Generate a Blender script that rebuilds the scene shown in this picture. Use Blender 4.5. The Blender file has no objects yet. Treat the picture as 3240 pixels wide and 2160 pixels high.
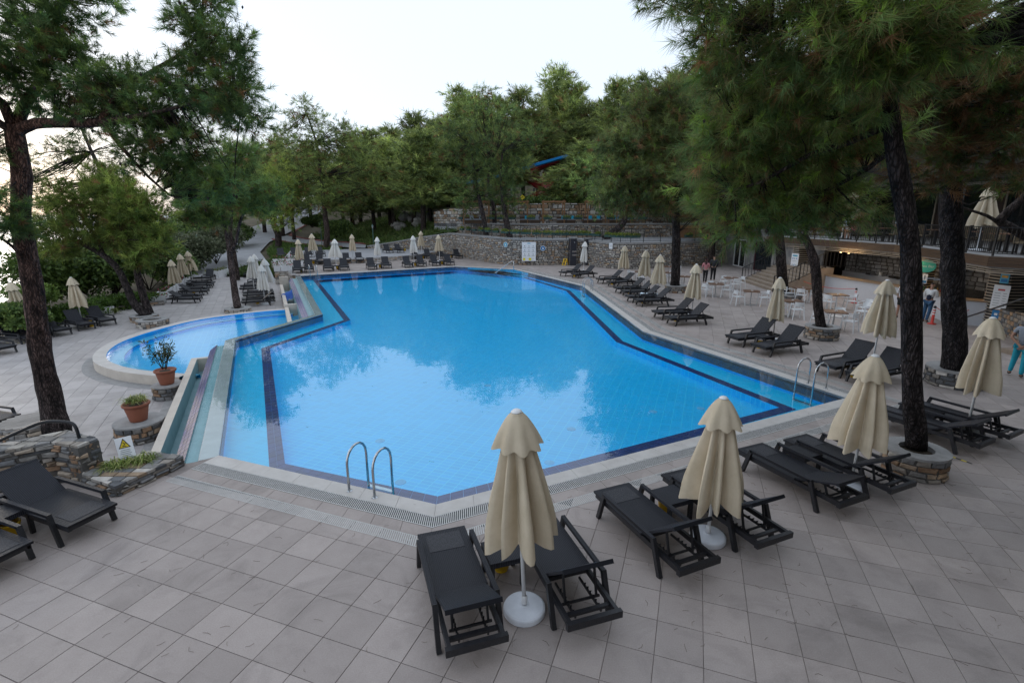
import bpy, math, random
import numpy as np
from mathutils import Vector, Matrix
from mathutils.geometry import tessellate_polygon

R = math.radians
rnd = random.Random(11)
rng = np.random.default_rng(11)
scene = bpy.context.scene
C = scene.collection

# ---------------------------------------------------------------- camera
cam_data = bpy.data.cameras.new('camera')
cam_data.sensor_width = 36.0
cam_data.lens = 17.78
cam_data.clip_start = 0.1
cam_data.clip_end = 20000
cam = bpy.data.objects.new('camera', cam_data)
C.objects.link(cam)
cam.location = (0, 0, 4.6)
cam.rotation_euler = (R(90 - 14.1), 0, 0)
scene.camera = cam

# ---------------------------------------------------------------- sky, sun, exposure
SUN_EL, SUN_AZ = 9.0, -52.0          # low sun, ahead and to the left, behind the pines
world = bpy.data.worlds.new('World')
scene.world = world
world.use_nodes = True
wn = world.node_tree
wn.nodes.clear()
w_out = wn.nodes.new('ShaderNodeOutputWorld')
w_bg = wn.nodes.new('ShaderNodeBackground')
w_sky = wn.nodes.new('ShaderNodeTexSky')
w_sky.sky_type = 'NISHITA'
w_sky.sun_disc = False
w_sky.sun_elevation = R(SUN_EL)
w_sky.sun_rotation = R(SUN_AZ)
w_sky.air_density = 1.0
w_sky.dust_density = 1.4
w_sky.ozone_density = 1.0
w_mix = wn.nodes.new('ShaderNodeMix')
w_mix.data_type = 'RGBA'
w_mix.inputs['Factor'].default_value = 0.80
w_mix.inputs['B'].default_value = (8.6, 9.7, 11.3, 1)   # thin even high cloud
wn.links.new(w_sky.outputs['Color'], w_mix.inputs['A'])
wn.links.new(w_mix.outputs['Result'], w_bg.inputs['Color'])
w_bg.inputs['Strength'].default_value = 0.10
wn.links.new(w_bg.outputs['Background'], w_out.inputs['Surface'])

sun_data = bpy.data.lights.new('sun', 'SUN')
sun_data.energy = 0.5
sun_data.angle = R(25)
sun_data.color = (1.0, 0.9, 0.78)
sun = bpy.data.objects.new('sun', sun_data)
C.objects.link(sun)
_az = R(SUN_AZ)
_to_sun = Vector((math.sin(_az) * math.cos(R(SUN_EL)), math.cos(_az) * math.cos(R(SUN_EL)), math.sin(R(SUN_EL))))
sun.rotation_euler = _to_sun.to_track_quat('Z', 'Y').to_euler()

vs = scene.view_settings
vs.view_transform = 'Standard'
vs.look = 'None'
vs.exposure = 0.36
vs.gamma = 1.0
vs.use_curve_mapping = False
scene.cycles.max_bounces = 6
scene.cycles.diffuse_bounces = 3
scene.cycles.glossy_bounces = 3
scene.cycles.transparent_max_bounces = 12
scene.cycles.use_denoising = True
scene.cycles.denoising_prefilter = 'NONE'
scene.cycles.caustics_reflective = False
scene.cycles.caustics_refractive = False

# ---------------------------------------------------------------- materials
MATS = {}


def nodes_of(name):
    m = bpy.data.materials.new(name)
    m.use_nodes = True
    nt = m.node_tree
    nt.nodes.clear()
    out = nt.nodes.new('ShaderNodeOutputMaterial')
    return m, nt, out


def N(nt, kind, **kw):
    n = nt.nodes.new('ShaderNode' + kind)
    for k, v in kw.items():
        if k in n.inputs:
            n.inputs[k].default_value = v
        else:
            setattr(n, k, v)
    return n


def c4(c):
    return (c[0], c[1], c[2], 1)


def mat(name, c1, c2=None, scale=6.0, rough=0.7, bump=0.0, bscale=None, metal=0.0, spec=0.4,
        coords='Object', orand=0.0, stretch=None, attr=None, emit=None):
    """Principled material with noise mottling, optional bump, per-object brightness and a tint attribute."""
    if name in MATS:
        return MATS[name]
    m, nt, out = nodes_of(name)
    L = nt.links.new
    p = N(nt, 'BsdfPrincipled')
    p.inputs['Roughness'].default_value = rough
    p.inputs['Metallic'].default_value = metal
    p.inputs['Specular IOR Level'].default_value = spec
    L(p.outputs[0], out.inputs['Surface'])
    if coords == 'World':
        tc = N(nt, 'NewGeometry')
        vec = tc.outputs['Position']
    else:
        tc = N(nt, 'TexCoord')
        vec = tc.outputs['Object']
    if stretch:
        mp = N(nt, 'Mapping')
        mp.inputs['Scale'].default_value = stretch
        L(vec, mp.inputs['Vector'])
        vec = mp.outputs['Vector']
    nz = N(nt, 'TexNoise')
    nz.inputs['Scale'].default_value = scale
    nz.inputs['Detail'].default_value = 6
    nz.inputs['Roughness'].default_value = 0.62
    L(vec, nz.inputs['Vector'])
    cr = N(nt, 'ValToRGB')
    cr.color_ramp.elements[0].position = 0.32
    cr.color_ramp.elements[1].position = 0.68
    if c2 is None:
        c2 = tuple(v * 0.8 for v in c1)
    cr.color_ramp.elements[0].color = c4(c2)
    cr.color_ramp.elements[1].color = c4(c1)
    L(nz.outputs['Fac'], cr.inputs['Fac'])
    colr = cr.outputs['Color']
    if attr:
        at = N(nt, 'Attribute')
        at.attribute_name = attr
        mx = N(nt, 'Mix', data_type='RGBA', blend_type='MULTIPLY')
        mx.inputs['Factor'].default_value = 1
        L(colr, mx.inputs['A'])
        L(at.outputs['Color'], mx.inputs['B'])
        colr = mx.outputs['Result']
    if orand:
        oi = N(nt, 'ObjectInfo')
        mr = N(nt, 'MapRange')
        mr.inputs['To Min'].default_value = 1 - orand
        mr.inputs['To Max'].default_value = 1 + orand
        L(oi.outputs['Random'], mr.inputs['Value'])
        mx = N(nt, 'Mix', data_type='RGBA', blend_type='MULTIPLY')
        mx.inputs['Factor'].default_value = 1
        L(colr, mx.inputs['A'])
        L(mr.outputs['Result'], mx.inputs['B'])
        colr = mx.outputs['Result']
    L(colr, p.inputs['Base Color'])
    if emit:
        p.inputs['Emission Color'].default_value = c4(emit[0])
        p.inputs['Emission Strength'].default_value = emit[1]
    if bump:
        n2 = N(nt, 'TexNoise')
        n2.inputs['Scale'].default_value = bscale or scale * 4
        n2.inputs['Detail'].default_value = 5
        L(vec, n2.inputs['Vector'])
        b = N(nt, 'Bump')
        b.inputs['Strength'].default_value = bump
        b.inputs['Distance'].default_value = 0.02
        L(n2.outputs['Fac'], b.inputs['Height'])
        L(b.outputs['Normal'], p.inputs['Normal'])
    MATS[name] = m
    return m


def tile_material(name, ang, origin, size, c1, c2, c3):
    """Stoneware tile: fine mottling plus a tone per tile, so neighbouring tiles differ a little."""
    m, nt, out = nodes_of(name)
    L = nt.links.new
    p = N(nt, 'BsdfPrincipled')
    p.inputs['Roughness'].default_value = 0.55
    p.inputs['Specular IOR Level'].default_value = 0.35
    L(p.outputs[0], out.inputs['Surface'])
    g = N(nt, 'NewGeometry')
    mp = N(nt, 'Mapping', vector_type='TEXTURE')
    mp.inputs['Location'].default_value = (origin[0], origin[1], 0)
    mp.inputs['Rotation'].default_value = (0, 0, ang)
    mp.inputs['Scale'].default_value = (size, size, 1)
    L(g.outputs['Position'], mp.inputs['Vector'])
    fl = N(nt, 'VectorMath', operation='FLOOR')
    L(mp.outputs['Vector'], fl.inputs[0])
    wn_ = N(nt, 'TexWhiteNoise')
    wn_.noise_dimensions = '2D'
    L(fl.outputs[0], wn_.inputs['Vector'])
    n1 = N(nt, 'TexNoise')
    n1.inputs['Scale'].default_value = 2.6
    n1.inputs['Detail'].default_value = 8
    n1.inputs['Roughness'].default_value = 0.7
    L(g.outputs['Position'], n1.inputs['Vector'])
    n2 = N(nt, 'TexNoise')
    n2.inputs['Scale'].default_value = 0.22
    n2.inputs['Detail'].default_value = 5
    L(g.outputs['Position'], n2.inputs['Vector'])
    n3 = N(nt, 'TexNoise')
    n3.inputs['Scale'].default_value = 70
    n3.inputs['Detail'].default_value = 3
    L(g.outputs['Position'], n3.inputs['Vector'])
    cr = N(nt, 'ValToRGB')
    cr.color_ramp.elements[0].position = 0.34
    cr.color_ramp.elements[1].position = 0.66
    cr.color_ramp.elements[0].color = c4(c2)
    cr.color_ramp.elements[1].color = c4(c1)
    L(n1.outputs['Fac'], cr.inputs['Fac'])
    mx = N(nt, 'Mix', data_type='RGBA')
    L(n2.outputs['Fac'], mx.inputs['Factor'])
    L(cr.outputs['Color'], mx.inputs['A'])
    mx.inputs['B'].default_value = c4(c3)
    mr = N(nt, 'MapRange')
    mr.inputs['To Min'].default_value = 0.86
    mr.inputs['To Max'].default_value = 1.08
    L(wn_.outputs['Value'], mr.inputs['Value'])
    mr3 = N(nt, 'MapRange')
    mr3.inputs['From Min'].default_value = 0.3
    mr3.inputs['From Max'].default_value = 0.7
    mr3.inputs['To Min'].default_value = 0.9
    mr3.inputs['To Max'].default_value = 1.08
    L(n3.outputs['Fac'], mr3.inputs['Value'])
    mm = N(nt, 'Math', operation='MULTIPLY')
    L(mr.outputs['Result'], mm.inputs[0])
    L(mr3.outputs['Result'], mm.inputs[1])
    n4 = N(nt, 'TexNoise')
    n4.inputs['Scale'].default_value = 1.15
    n4.inputs['Detail'].default_value = 7
    n4.inputs['Roughness'].default_value = 0.68
    n4.inputs['Distortion'].default_value = 0.8
    L(g.outputs['Position'], n4.inputs['Vector'])
    st = N(nt, 'MapRange')
    st.inputs['From Min'].default_value = 0.50
    st.inputs['From Max'].default_value = 0.66
    st.inputs['To Min'].default_value = 1.0
    st.inputs['To Max'].default_value = 0.80
    L(n4.outputs['Fac'], st.inputs['Value'])
    m4 = N(nt, 'Math', operation='MULTIPLY')
    L(mm.outputs[0], m4.inputs[0])
    L(st.outputs['Result'], m4.inputs[1])
    mm = m4
    mu = N(nt, 'Mix', data_type='RGBA', blend_type='MULTIPLY')
    mu.inputs['Factor'].default_value = 1
    L(mx.outputs['Result'], mu.inputs['A'])
    L(mm.outputs[0], mu.inputs['B'])
    L(mu.outputs['Result'], p.inputs['Base Color'])
    b = N(nt, 'Bump')
    b.inputs['Strength'].default_value = 0.12
    b.inputs['Distance'].default_value = 0.004
    L(n3.outputs['Fac'], b.inputs['Height'])
    L(b.outputs['Normal'], p.inputs['Normal'])
    return m


def pool_tile_material(name, c, line, ang, sx, sy, lw=0.05, var=0.10, rough=0.3):
    """Small glazed tiles with pale grout, laid along the pool edge."""
    m, nt, out = nodes_of(name)
    L = nt.links.new
    p = N(nt, 'BsdfPrincipled')
    p.inputs['Roughness'].default_value = rough
    L(p.outputs[0], out.inputs['Surface'])
    g = N(nt, 'NewGeometry')
    mp = N(nt, 'Mapping', vector_type='TEXTURE')
    mp.inputs['Rotation'].default_value = (0, 0, ang)
    L(g.outputs['Position'], mp.inputs['Vector'])
    br = N(nt, 'TexBrick')
    br.offset = 0.0
    br.inputs['Scale'].default_value = 1.0
    br.inputs['Brick Width'].default_value = sx
    br.inputs['Row Height'].default_value = sy
    br.inputs['Mortar Size'].default_value = lw * min(sx, sy)
    br.inputs['Color1'].default_value = c4(tuple(v * (1 - var) for v in c))
    br.inputs['Color2'].default_value = c4(tuple(v * (1 + var) for v in c))
    br.inputs['Mortar'].default_value = c4(line)
    L(mp.outputs['Vector'], br.inputs['Vector'])
    L(br.outputs['Color'], p.inputs['Base Color'])
    return m


def foliage_material(name, rough=0.55, trans=0.25):
    m, nt, out = nodes_of(name)
    L = nt.links.new
    at = N(nt, 'Attribute')
    at.attribute_name = 'tint'
    d = N(nt, 'BsdfPrincipled')
    d.inputs['Roughness'].default_value = rough
    d.inputs['Specular IOR Level'].default_value = 0.25
    t = N(nt, 'BsdfTranslucent')
    mx = N(nt, 'MixShader')
    mx.inputs['Fac'].default_value = trans
    oi = N(nt, 'ObjectInfo')
    mr = N(nt, 'MapRange')
    mr.inputs['To Min'].default_value = 0.72
    mr.inputs['To Max'].default_value = 1.3
    L(oi.outputs['Random'], mr.inputs['Value'])
    mu = N(nt, 'Mix', data_type='RGBA', blend_type='MULTIPLY')
    mu.inputs['Factor'].default_value = 1
    L(at.outputs['Color'], mu.inputs['A'])
    L(mr.outputs['Result'], mu.inputs['B'])
    hu = N(nt, 'Mix', data_type='RGBA', blend_type='MULTIPLY')
    hu.inputs['Factor'].default_value = 1
    L(mu.outputs['Result'], hu.inputs['A'])
    hu.inputs['B'].default_value = (1.16, 1.05, .86, 1)
    L(hu.outputs['Result'], d.inputs['Base Color'])
    L(hu.outputs['Result'], t.inputs['Color'])
    L(d.outputs[0], mx.inputs[1])
    L(t.outputs[0], mx.inputs[2])
    L(mx.outputs[0], out.inputs['Surface'])
    return m


def water_material(name, tint, bump, scale, f0=.095, rough=0.0, fmax=.37):
    """Clear water: tinted transmission below, Fresnel mirror above, small ripples."""
    m, nt, out = nodes_of(name)
    L = nt.links.new
    g = N(nt, 'NewGeometry')
    n1 = N(nt, 'TexNoise')
    n1.inputs['Scale'].default_value = scale
    n1.inputs['Detail'].default_value = 4
    n1.inputs['Roughness'].default_value = 0.55
    n1.inputs['Distortion'].default_value = 0.4
    L(g.outputs['Position'], n1.inputs['Vector'])
    n2 = N(nt, 'TexNoise')
    n2.inputs['Scale'].default_value = 0.13
    n2.inputs['Detail'].default_value = 2
    L(g.outputs['Position'], n2.inputs['Vector'])
    cr = N(nt, 'MapRange')
    cr.inputs['From Min'].default_value = 0.4
    cr.inputs['From Max'].default_value = 0.66
    cr.inputs['To Min'].default_value = 0.35
    cr.inputs['To Max'].default_value = 1.0
    L(n2.outputs['Fac'], cr.inputs['Value'])
    mu = N(nt, 'Math', operation='MULTIPLY')
    L(n1.outputs['Fac'], mu.inputs[0])
    L(cr.outputs['Result'], mu.inputs[1])
    b = N(nt, 'Bump')
    b.inputs['Strength'].default_value = 1.0
    b.inputs['Distance'].default_value = bump
    L(mu.outputs[0], b.inputs['Height'])
    dt = N(nt, 'VectorMath', operation='DOT_PRODUCT')
    L(b.outputs['Normal'], dt.inputs[0])
    L(g.outputs['Incoming'], dt.inputs[1])
    ab = N(nt, 'Math', operation='ABSOLUTE')
    L(dt.outputs['Value'], ab.inputs[0])
    om = N(nt, 'Math', operation='SUBTRACT')
    om.inputs[0].default_value = 1.0
    om.use_clamp = True
    L(ab.outputs[0], om.inputs[1])
    pw5 = N(nt, 'Math', operation='POWER')
    pw5.inputs[1].default_value = 2.4
    L(om.outputs[0], pw5.inputs[0])
    fr = N(nt, 'MapRange')
    fr.inputs['To Min'].default_value = f0
    fr.inputs['To Max'].default_value = fmax
    L(pw5.outputs[0], fr.inputs['Value'])
    gl = N(nt, 'BsdfGlossy')
    gl.inputs['Roughness'].default_value = rough
    L(b.outputs['Normal'], gl.inputs['Normal'])
    tr = N(nt, 'BsdfTransparent')
    tr.inputs['Color'].default_value = c4(tint)
    mx = N(nt, 'MixShader')
    L(fr.outputs[0], mx.inputs['Fac'])
    L(tr.outputs[0], mx.inputs[1])
    L(gl.outputs[0], mx.inputs[2])
    L(mx.outputs[0], out.inputs['Surface'])
    return m


# ---------------------------------------------------------------- mesh helpers
class MB:
    """Collects shapes and links them as one mesh object."""

    def __init__(self):
        self.v, self.f, self.m, self.t = [], [], [], []
        self.tint = None

    def add(self, vs_, fs_, m=0, tint=None):
        o = len(self.v)
        self.v += [tuple(p) for p in vs_]
        self.f += [tuple(i + o for i in f) for f in fs_]
        self.m += [m] * len(fs_)
        self.t += [tint or (1, 1, 1)] * len(vs_)
        return self

    def box(self, cx, cy, cz, sx, sy, sz, rz=0.0, m=0, tint=None):
        c, s = math.cos(rz), math.sin(rz)
        vs_ = []
        for dz in (-.5, .5):
            for dx, dy in ((-.5, -.5), (.5, -.5), (.5, .5), (-.5, .5)):
                x, y = dx * sx, dy * sy
                vs_.append((cx + x * c - y * s, cy + x * s + y * c, cz + dz * sz))
        return self.add(vs_, [(3, 2, 1, 0), (4, 5, 6, 7), (0, 1, 5, 4), (1, 2, 6, 5), (2, 3, 7, 6), (3, 0, 4, 7)], m, tint)

    def beam(self, p, q, w, h=None, m=0, tint=None):
        h = h or w
        p, q = Vector(p), Vector(q)
        d = (q - p).normalized()
        side = d.cross(Vector((0, 0, 1)))
        if side.length < 1e-4:
            side = Vector((1, 0, 0))
        side.normalize()
        up = side.cross(d)
        vs_ = []
        for c in (p, q):
            for a, b in ((-.5, -.5), (.5, -.5), (.5, .5), (-.5, .5)):
                vs_.append(c + side * a * w + up * b * h)
        return self.add(vs_, [(3, 2, 1, 0), (4, 5, 6, 7), (0, 1, 5, 4), (1, 2, 6, 5), (2, 3, 7, 6), (3, 0, 4, 7)], m, tint)

    def tube(self, pts, r, seg=8, m=0, cap=True, tint=None, wob=0.0):
        pts = [Vector(p) for p in pts]
        n = len(pts)
        rr = r if isinstance(r, (list, tuple)) else [r] * n
        vs_, fs_ = [], []
        prev = None
        for i, p in enumerate(pts):
            d = (pts[min(i + 1, n - 1)] - pts[max(i - 1, 0)]).normalized()
            if prev is None:
                a = d.cross(Vector((0.31, 0.9, 0.17)))
                if a.length < 1e-3:
                    a = d.cross(Vector((1, 0, 0)))
            else:
                a = prev - d * prev.dot(d)
            a.normalize()
            prev = a
            b = d.cross(a)
            for k in range(seg):
                t = 2 * math.pi * k / seg
                q = rr[i] * (1 + (rnd.uniform(-wob, wob) if wob else 0))
                vs_.append(p + (a * math.cos(t) + b * math.sin(t)) * q)
        for i in range(n - 1):
            for k in range(seg):
                k2 = (k + 1) % seg
                fs_.append((i * seg + k, i * seg + k2, (i + 1) * seg + k2, (i + 1) * seg + k))
        if cap:
            fs_.append(tuple(range(seg))[::-1])
            fs_.append(tuple((n - 1) * seg + k for k in range(seg)))
        return self.add(vs_, fs_, m, tint)

    def lathe(self, prof, seg=16, c=(0, 0, 0), m=0, tint=None):
        vs_, fs_ = [], []
        for r, z in prof:
            for k in range(seg):
                t = 2 * math.pi * k / seg
                vs_.append((c[0] + r * math.cos(t), c[1] + r * math.sin(t), c[2] + z))
        for i in range(len(prof) - 1):
            for k in range(seg):
                k2 = (k + 1) % seg
                fs_.append((i * seg + k, i * seg + k2, (i + 1) * seg + k2, (i + 1) * seg + k))
        return self.add(vs_, fs_, m, tint)

    def prism(self, poly, z0, z1, m=0, bottom=False, tint=None):
        n = len(poly)
        area = sum(poly[i][0] * poly[(i + 1) % n][1] - poly[(i + 1) % n][0] * poly[i][1] for i in range(n))
        if area < 0:
            poly = poly[::-1]
        z0s = z0 if isinstance(z0, (list, tuple)) else [z0] * n
        z1s = z1 if isinstance(z1, (list, tuple)) else [z1] * n
        vs_ = [(p[0], p[1], z0s[i]) for i, p in enumerate(poly)] + [(p[0], p[1], z1s[i]) for i, p in enumerate(poly)]
        tris = tessellate_polygon([[Vector((p[0], p[1], 0)) for p in poly]])
        fs_ = []
        for t in tris:
            a, b, c = (vs_[i] for i in t)
            cr = (b[0] - a[0]) * (c[1] - a[1]) - (b[1] - a[1]) * (c[0] - a[0])
            t = t if cr > 0 else t[::-1]
            fs_.append(tuple(i + n for i in t))
            if bottom:
                fs_.append(tuple(t[::-1]))
        if z0 != z1:
            for i in range(n):
                j = (i + 1) % n
                fs_.append((i, j, j + n, i + n))
        return self.add(vs_, fs_, m, tint)

    def quad(self, a, b, c, d, m=0, tint=None):
        return self.add([a, b, c, d], [(0, 1, 2, 3)], m, tint)

    def mesh(self, name, mats, smooth=False, tint=False):
        me = bpy.data.meshes.new(name)
        me.from_pydata(self.v, [], self.f)
        mats = mats if isinstance(mats, (list, tuple)) else [mats]
        for k in mats:
            me.materials.append(k)
        if len(mats) > 1:
            me.polygons.foreach_set('material_index', self.m)
        if smooth:
            me.polygons.foreach_set('use_smooth', [True] * len(self.f))
        if tint:
            at = me.attributes.new('tint', 'FLOAT_COLOR', 'POINT')
            at.data.foreach_set('color', [x for t in self.t for x in (t[0], t[1], t[2], 1.0)])
        me.update()
        return me

    def build(self, name, mats, parent=None, smooth=False, tint=False, loc=None, rz=0.0):
        if not isinstance(tint, bool):
            tint, loc, rz = False, tint, loc or 0.0
        return obj(name, self.mesh(name, mats, smooth, tint), parent, loc, rz)


def obj(name, me, parent=None, loc=None, rz=0.0):
    o = bpy.data.objects.new(name, me)
    C.objects.link(o)
    if parent is not None:
        o.parent = parent
    if loc is not None:
        o.location = loc
    if rz:
        o.rotation_euler = (0, 0, rz)
    return o


def tag(o, label=None, cat=None, group=None, kind=None):
    if label:
        o['label'] = label
    if cat:
        o['category'] = cat
    if group:
        o['group'] = group
    if kind:
        o['kind'] = kind
    return o


def thing(name, label, cat, loc=(0, 0, 0), rz=0.0, group=None):
    o = bpy.data.objects.new(name, None)
    o.empty_display_size = 0.1
    C.objects.link(o)
    o.location = loc
    o.rotation_euler = (0, 0, rz)
    return tag(o, label, cat, group)


ORD = 'first second third fourth fifth sixth seventh eighth ninth tenth eleventh twelfth thirteenth fourteenth fifteenth sixteenth seventeenth eighteenth nineteenth twentieth'.split()
ORD += ['twenty-' + o for o in ORD[:9]]


def copy_tree(o, parent=None):
    c = o.copy()
    C.objects.link(c)
    c.parent = parent
    for ch in list(o.children):
        copy_tree(ch, c)
    return c


def poly_offset(pts, d, closed=False):
    """Offsets an open polyline to its right-hand side by d (mitred)."""
    out = []
    n = len(pts)
    for i in range(n):
        if closed:
            a, b, c = pts[i - 1], pts[i], pts[(i + 1) % n]
        else:
            a, b, c = pts[max(i - 1, 0)], pts[i], pts[min(i + 1, n - 1)]
        d1 = Vector((b[0] - a[0], b[1] - a[1]))
        d2 = Vector((c[0] - b[0], c[1] - b[1]))
        if d1.length < 1e-6:
            d1 = d2
        if d2.length < 1e-6:
            d2 = d1
        d1.normalize()
        d2.normalize()
        n1, n2 = Vector((d1.y, -d1.x)), Vector((d2.y, -d2.x))
        m_ = (n1 + n2)
        m_.normalize()
        k = d / max(0.35, m_.dot(n1))
        out.append((b[0] + m_.x * k, b[1] + m_.y * k))
    return out


def inside(p, poly):
    x, y = p[0], p[1]
    r = False
    n = len(poly)
    for i in range(n):
        x1, y1 = poly[i][0], poly[i][1]
        x2, y2 = poly[(i + 1) % n][0], poly[(i + 1) % n][1]
        if (y1 > y) != (y2 > y) and x < (x2 - x1) * (y - y1) / (y2 - y1) + x1:
            r = not r
    return r


def strip(mb, a, b, za, zb, m=0):
    """Quads between two polylines of equal length (left/right borders of a band)."""
    for i in range(len(a) - 1):
        mb.quad((*a[i][:2], za), (*b[i][:2], zb), (*b[i + 1][:2], zb), (*a[i + 1][:2], za), m)


def slab(mb, a, b, z0, z1, m=0):
    """A band with thickness between two polylines."""
    for i in range(len(a) - 1):
        mb.prism([a[i][:2], b[i][:2], b[i + 1][:2], a[i + 1][:2]], z0, z1, m)


def resample(pts, step):
    out = [Vector(pts[0])]
    for i in range(len(pts) - 1):
        a, b = Vector(pts[i]), Vector(pts[i + 1])
        n = max(1, int(round((b - a).length / step)))
        for k in range(1, n + 1):
            out.append(a.lerp(b, k / n))
    return [tuple(p) for p in out]


def smooth_path(pts, it=2):
    for _ in range(it):
        q = [pts[0]]
        for i in range(len(pts) - 1):
            a, b = Vector(pts[i]), Vector(pts[i + 1])
            q += [tuple(a.lerp(b, .25)), tuple(a.lerp(b, .75))]
        pts = q + [pts[-1]]
    return pts


def numpy_mesh(name, V, F, tint, mats):
    """Triangle mesh straight from arrays; tint is one colour per vertex."""
    me = bpy.data.meshes.new(name)
    V = np.asarray(V, np.float32)
    F = np.asarray(F, np.int32)
    k = F.shape[1]
    me.vertices.add(len(V))
    me.vertices.foreach_set('co', V.ravel())
    me.loops.add(F.size)
    me.loops.foreach_set('vertex_index', F.ravel())
    me.polygons.add(len(F))
    me.polygons.foreach_set('loop_start', np.arange(0, F.size, k, dtype=np.int32))
    me.polygons.foreach_set('loop_total', np.full(len(F), k, np.int32))
    me.update(calc_edges=True)
    if tint is not None:
        at = me.attributes.new('tint', 'FLOAT_COLOR', 'POINT')
        t4 = np.ones((len(V), 4), np.float32)
        t4[:, :3] = tint
        at.data.foreach_set('color', t4.ravel())
    me.materials.append(mats)
    return me


# ---------------------------------------------------------------- stone laying
SLATE = [(.15, .155, .165), (.20, .20, .205), (.25, .24, .23), (.11, .115, .125), (.30, .27, .24), (.34, .26, .19), (.30, .19, .12)]
LIME = [(.47, .44, .41), (.39, .37, .34), (.54, .51, .47), (.31, .29, .27), (.45, .38, .31), (.38, .27, .19), (.25, .23, .22)]
RUST = [(.38, .27, .18), (.33, .22, .14), (.40, .33, .26), (.42, .37, .32), (.29, .18, .11), (.24, .21, .19)]


def stones_on(path, z0, top, pal, course=(.10, .2), wid=(.18, .45), gap=.012, proud=(.015, .05), back=.06, seed=1, closed=False):
    """Random-coursed stones on the right-hand face of a plan polyline. Yields (verts, faces, colour)."""
    rs = random.Random(seed)
    P = [Vector((p[0], p[1])) for p in path]
    if closed:
        P.append(P[0])
    seg = [(P[i + 1] - P[i]).length for i in range(len(P) - 1)]
    cum = [0]
    for s in seg:
        cum.append(cum[-1] + s)
    L = cum[-1]

    def at(s):
        s = min(max(s, 0), L)
        i = 0
        while i < len(seg) - 1 and cum[i + 1] < s:
            i += 1
        t = (s - cum[i]) / max(seg[i], 1e-6)
        d = (P[i + 1] - P[i]).normalized()
        return P[i].lerp(P[i + 1], t), Vector((d.y, -d.x))
    topf = top if callable(top) else (lambda s: top)
    tmax = max(topf(L * k / 20) for k in range(21))
    z = z0
    out = []
    while z < tmax - 0.03:
        h = rs.uniform(*course)
        s = -rs.uniform(0, wid[0])
        while s < L:
            w = rs.uniform(*wid) * (1.0 if h > sum(course) / 2 else 1.15)
            s1, s2 = max(s, 0), min(s + w, L)
            s += w
            if s2 - s1 < .05:
                continue
            tp = topf((s1 + s2) / 2)
            za, zb = z + gap / 2, min(z + h, tp) - gap / 2
            if zb - za < .03:
                continue
            hh = h
            if rs.random() < .12 and zb + .5 * h < tp - .02:
                pass
            g = gap / 2
            pr = rs.uniform(*proud)
            jz, js = (zb - za) * .20, min(.06, (s2 - s1) * .12)
            qd = [(s1 + g + rs.uniform(0, js), za + rs.uniform(-jz * .4, jz * .6)), (s2 - g - rs.uniform(0, js), za + rs.uniform(-jz * .4, jz * .6)), (s2 - g - rs.uniform(0, js), zb - rs.uniform(-jz * .4, jz)), (s1 + g + rs.uniform(0, js), zb - rs.uniform(-jz * .4, jz))]
            pts = []
            ins = min(.022, (zb - za) * .22, (s2 - s1) * .18)
            for (ss, zz) in qd:
                p, n = at(ss)
                q = p - n * back
                pts.append((q.x, q.y, zz))
            for (ss, zz) in qd:
                p, n = at(ss)
                q = p + n * pr * .45
                pts.append((q.x + rs.uniform(-.006, .006), q.y + rs.uniform(-.006, .006), zz))
            for (ss, zz), (fs__, fz__) in zip(qd, ((1, 1), (-1, 1), (-1, -1), (1, -1))):
                ss, zz = ss + fs__ * ins * rs.uniform(.6, 1.8), zz + fz__ * ins * rs.uniform(.5, 1.6)
                p, n = at(ss)
                q = p + n * (pr + rs.uniform(-.008, .008))
                pts.append((q.x, q.y, zz))
            fs_ = [(8, 9, 10, 11)]
            for k in range(4):
                k2 = (k + 1) % 4
                fs_.append((4 + k, 4 + k2, 8 + k2, 8 + k))
                fs_.append((k, k2, 4 + k2, 4 + k))
            cc = rs.choice(pal)
            f = rs.uniform(.75, 1.22)
            out.append((pts, fs_, (cc[0] * f, cc[1] * f, cc[2] * f)))
        z += h
    return out


def lay_stones(parent, stones, material, single=True, limit=300):
    """Individual stone objects up to the limit, the rest joined."""
    k = 0
    rest = MB()
    for pts, fs_, cc in stones:
        if single and k < limit:
            mb = MB().add(pts, fs_, 0, cc)
            mb.build('stone', material, parent, tint=True)
            k += 1
        else:
            rest.add(pts, fs_, 0, cc)
    if rest.v:
        o = rest.build('stone_courses', material, parent, tint=True)
        o['kind'] = 'stuff'


def flag_cap(poly, z, pal, cell, seed, thick=.05):
    """Irregular flagstones paving a polygon: returns stone tuples."""
    rs = random.Random(seed)
    xs, ys = [p[0] for p in poly], [p[1] for p in poly]
    out = []
    y = min(ys)
    row = 0
    while y < max(ys):
        h = cell * rs.uniform(.7, 1.2)
        x = min(xs) - rs.uniform(0, cell)
        while x < max(xs):
            w = cell * rs.uniform(.8, 1.9)
            q = [(x, y), (x + w, y), (x + w, y + h), (x, y + h)]
            q = clip_poly(q, poly)
            if len(q) >= 3:
                cx, cy = sum(p[0] for p in q) / len(q), sum(p[1] for p in q) / len(q)
                sh = []
                for p in q:
                    d = Vector((cx - p[0], cy - p[1]))
                    l_ = d.length
                    k = min(.35, .012 / max(l_, .01)) if l_ > 0 else 0
                    sh.append((p[0] + d.x * k, p[1] + d.y * k))
                zz = z + rs.uniform(-.006, .012)
                n = len(sh)
                pts = [(p[0], p[1], zz - thick) for p in sh] + [(p[0], p[1], zz) for p in sh]
                fs_ = [tuple(range(n, 2 * n))] + [(i, (i + 1) % n, n + (i + 1) % n, n + i) for i in range(n)]
                cc = rs.choice(pal)
                f = rs.uniform(.8, 1.2)
                out.append((pts, fs_, tuple(v * f for v in cc)))
            x += w
        y += h
    return out


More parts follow.
